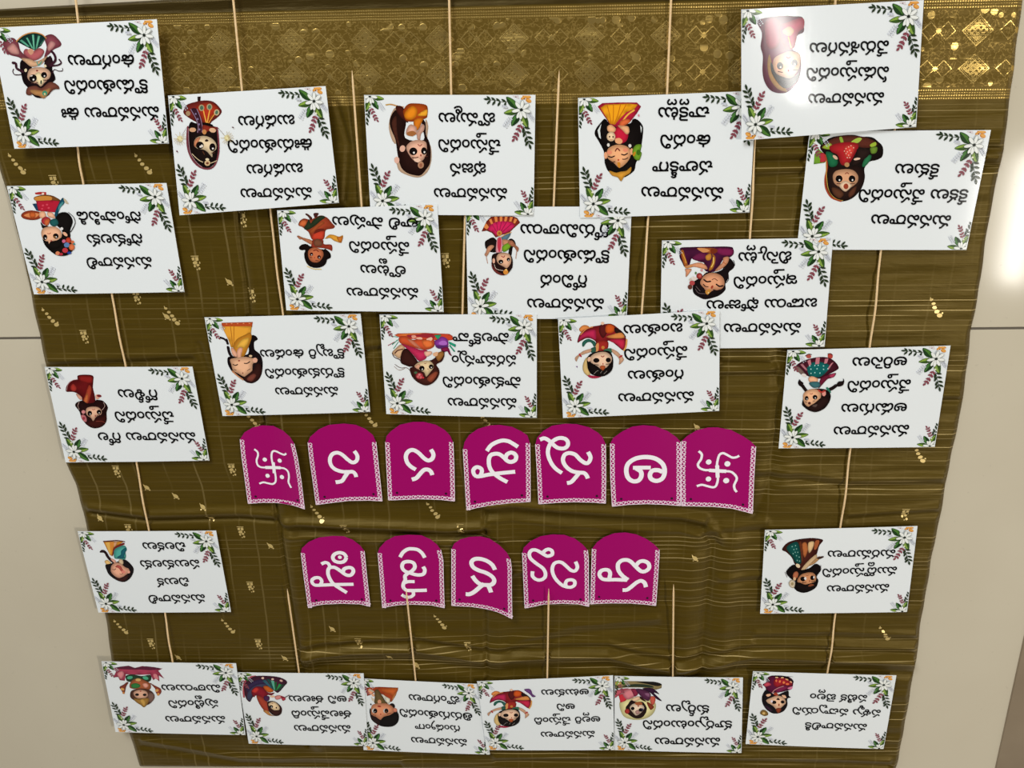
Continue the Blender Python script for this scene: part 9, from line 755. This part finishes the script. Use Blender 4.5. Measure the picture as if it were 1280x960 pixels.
def build_placard(n):
    f = surface(n)
    c = f(W/2, H/2)
    root = (c[0]*MM, c[1]*MM, 0.004)
    label, girl = LABELS[n]
    t = thing('placard', root, label, 'placard', 'rhyme placards on skewers')
    # sheet of card
    NX, NY = 24, 12
    V, F = [], []
    for side in (0, -0.45):
        for j in range(NY+1):
            for i in range(NX+1):
                p = f(W*i/NX, H*j/NY, side)
                V.append((p[0]*MM - root[0], p[1]*MM - root[1], p[2]*MM - root[2]))
    NN = (NX+1)*(NY+1)
    for j in range(NY):
        for i in range(NX):
            a = j*(NX+1) + i
            F.append((a, a+NX+1, a+NX+2, a+1))
            F.append((NN+a, NN+a+1, NN+a+NX+2, NN+a+NX+1))
    for i in range(NX):
        F.append((i, i+1, NN+i+1, NN+i))
        a = NY*(NX+1) + i
        F.append((a+1, a, NN+a, NN+a+1))
    for j in range(NY):
        a = j*(NX+1)
        F.append((a+NX+1, a, NN+a, NN+a+NX+1))
        a += NX
        F.append((a, a+NX+1, NN+a+NX+1, NN+a))
    link('card_sheet', V, F, [M_PAPER], t)
    grid = 60.0 if n == 'A5' else 0.0
    # printed flowers in the four corners
    for tf in CORNERS:
        pr = Print(f, root)
        for sh in FLORAL:
            if sh[0] == 'E':
                q = ellipse(*sh[2:8], n=12)
                pts = clip_rect([tf(*p) for p in q], 8, 8, W-8, H-8)
                if pts:
                    pr.poly(pts, COL[sh[1]])
            else:
                pr.shape(sh, tf, (8, 8, W-8, H-8))
        pr.build('floral_corner', M_INK, t)
    # printed girl
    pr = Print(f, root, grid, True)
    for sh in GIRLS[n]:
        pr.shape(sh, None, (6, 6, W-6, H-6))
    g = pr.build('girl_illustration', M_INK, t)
    g['label'] = girl
    # lettering
    pr = Print(f, root)
    pr.k = 20
    for (x0, y0, x1, y1), b0, b1, gl in TEXT[n]:
        ex, ey = x1 - x0, y1 - y0
        s = math.hypot(ex, ey) / (b1 - b0)
        ex, ey = ex / math.hypot(ex, ey), ey / math.hypot(x1 - x0, y1 - y0)
        for gi, gx, gy in gl:
            V, F = glyph(gi)
            pr.add([(x0 + ex*(gx+px-b0)*s + ey*(gy+py)*s, y0 + ey*(gx+px-b0)*s - ex*(gy+py)*s) for px, py in V], F, INK)
            pr.k -= 1
    pr.build('lettering', M_INK, t)
    # skewer taped behind the card
    a, b, e = STICKS[n]
    A, B, E_ = (Vector((q[0]*.1, q[1]*.1, q[2]*.1)) for q in (a, b, e))
    pts, rad = [], []
    for k in range(13):
        q = k / 12
        p = A.lerp(B, q)
        qq = max(0.0, (q - 0.3) / 0.7)
        p.z += math.sin(math.pi*qq)**2 * a[3]*0.1
        pts.append(tuple(p))
        rad.append(0.22 + 1.08*min(1, q*(A-B).length/14))
    for k in range(1, 5):
        pts.append(tuple(B.lerp(E_, k/4)))
        rad.append(1.3)
    V, F = tube(pts, rad, 10, root)
    link('stick', V, F, [M_WOOD], t, smooth=True)

for n in CARDS:
    build_placard(n)

# ------------------------------------------------------------------ magenta tags
LACE = lin('#fbe2f0')
WHITE = lin('#fdf8fb')
def build_tag(n):
    d = TAGS[n]
    out = [(x*1.0, y*1.0) for x, y in d['outline']]
    xs = [p[0] for p in out]; ys = [p[1] for p in out]
    x0_, x1_, yb, yt = min(xs), max(xs), min(ys), max(ys)
    root = ((x0_+x1_)/2*1e-4, (yb+yt)/2*1e-4, 0.004)
    lift = d['lift']
    def f(x, y, off=0.0):
        u = (x - x0_) / (x1_ - x0_)
        z = d['z'] + 1.6*(1-(2*u-1)**2) + lift*max(0.0, u-0.45)**2/0.3
        return (x*0.1, y*0.1, z + off)
    t = thing('bunting_tag', root, d['label'], 'bunting tag', d['group'])
    V, F = fill([out], 70.0)
    VV = []
    for off in (0, -0.35):
        for x, y in V:
            p = f(x, y, off)
            VV.append((p[0]*MM - root[0], p[1]*MM - root[1], p[2]*MM - root[2]))
    k = len(V)
    FF = [tuple(q) for q in F] + [tuple(k + i for i in q[::-1]) for q in F]
    cnt = {}
    for q in F:
        for i in range(len(q)):
            cnt.setdefault(frozenset((q[i-1], q[i])), []).append((q[i-1], q[i]))
    for e in cnt.values():
        if len(e) == 1:
            a, b = e[0]
            FF.append((b, a, k + a, k + b))
    link('tag_card', VV, FF, [M_TAG], t)
    # lettering or swastika
    pr = Print(f, root)
    for w, pts in d['strokes']:
        V, F = stroke([tuple(p) for p in pts], w, 5, False)
        pr.add(V, F, WHITE)
    for x, y, r in d['dots']:
        pr.poly(ellipse(x, y, r, 0, 0, r), WHITE)
    pr.build(d['mark'], M_TAGINK, t)
    # lace edging printed along both sides and the straight end
    pr = Print(f, root)
    for line in d['lace']:
        pl = [tuple(p) for p in line]
        L = [0.0]
        for a, b in zip(pl[:-1], pl[1:]):
            L.append(L[-1] + math.hypot(b[0]-a[0], b[1]-a[1]))
        m = max(6, int(round(L[-1] / 68)))
        def at(s):
            for i in range(len(pl)-1):
                if s <= L[i+1] or i == len(pl)-2:
                    q = (s - L[i]) / (L[i+1]-L[i])
                    a, b = pl[i], pl[i+1]
                    l = L[i+1]-L[i]
                    return (a[0]+(b[0]-a[0])*q, a[1]+(b[1]-a[1])*q), ((b[0]-a[0])/l, (b[1]-a[1])/l)
        for i in range(m):
            (cx, cy), (tx, ty) = at((i+0.5) * L[-1] / m)
            nx, ny = -ty, tx          # towards the inside
            def loc(a, b):
                return (cx + tx*a + nx*b, cy + ty*a + ny*b)
            for (ca, cb, ra, rb, w) in ((-8, 32, 18, 22, 9.5), (24, 40, 6, 12, 8)):
                ring = [loc(ca + ra*math.cos(q*math.pi/6), cb + rb*math.sin(q*math.pi/6)) for q in range(13)]
                V, F = stroke(ring, w, 1, False)
                pr.add(V, F, LACE)
                pr.k -= 1
        V, F = stroke([at(L[-1]*i/24)[0] for i in range(25)], 10, 1, False)
        pr.add(V, F, LACE)
        pr.k -= 1
    pr.build('lace_trim', M_TAGINK, t)
    for x, y in d['eyelets']:
        pr = Print(f, root)
        pr.poly(ellipse(x, y, 17, 0, 0, 17, 14), lin('#24021a'))
        pr.build('eyelet', M_TAGINK, t)
for n in TAGS:
    build_tag(n)
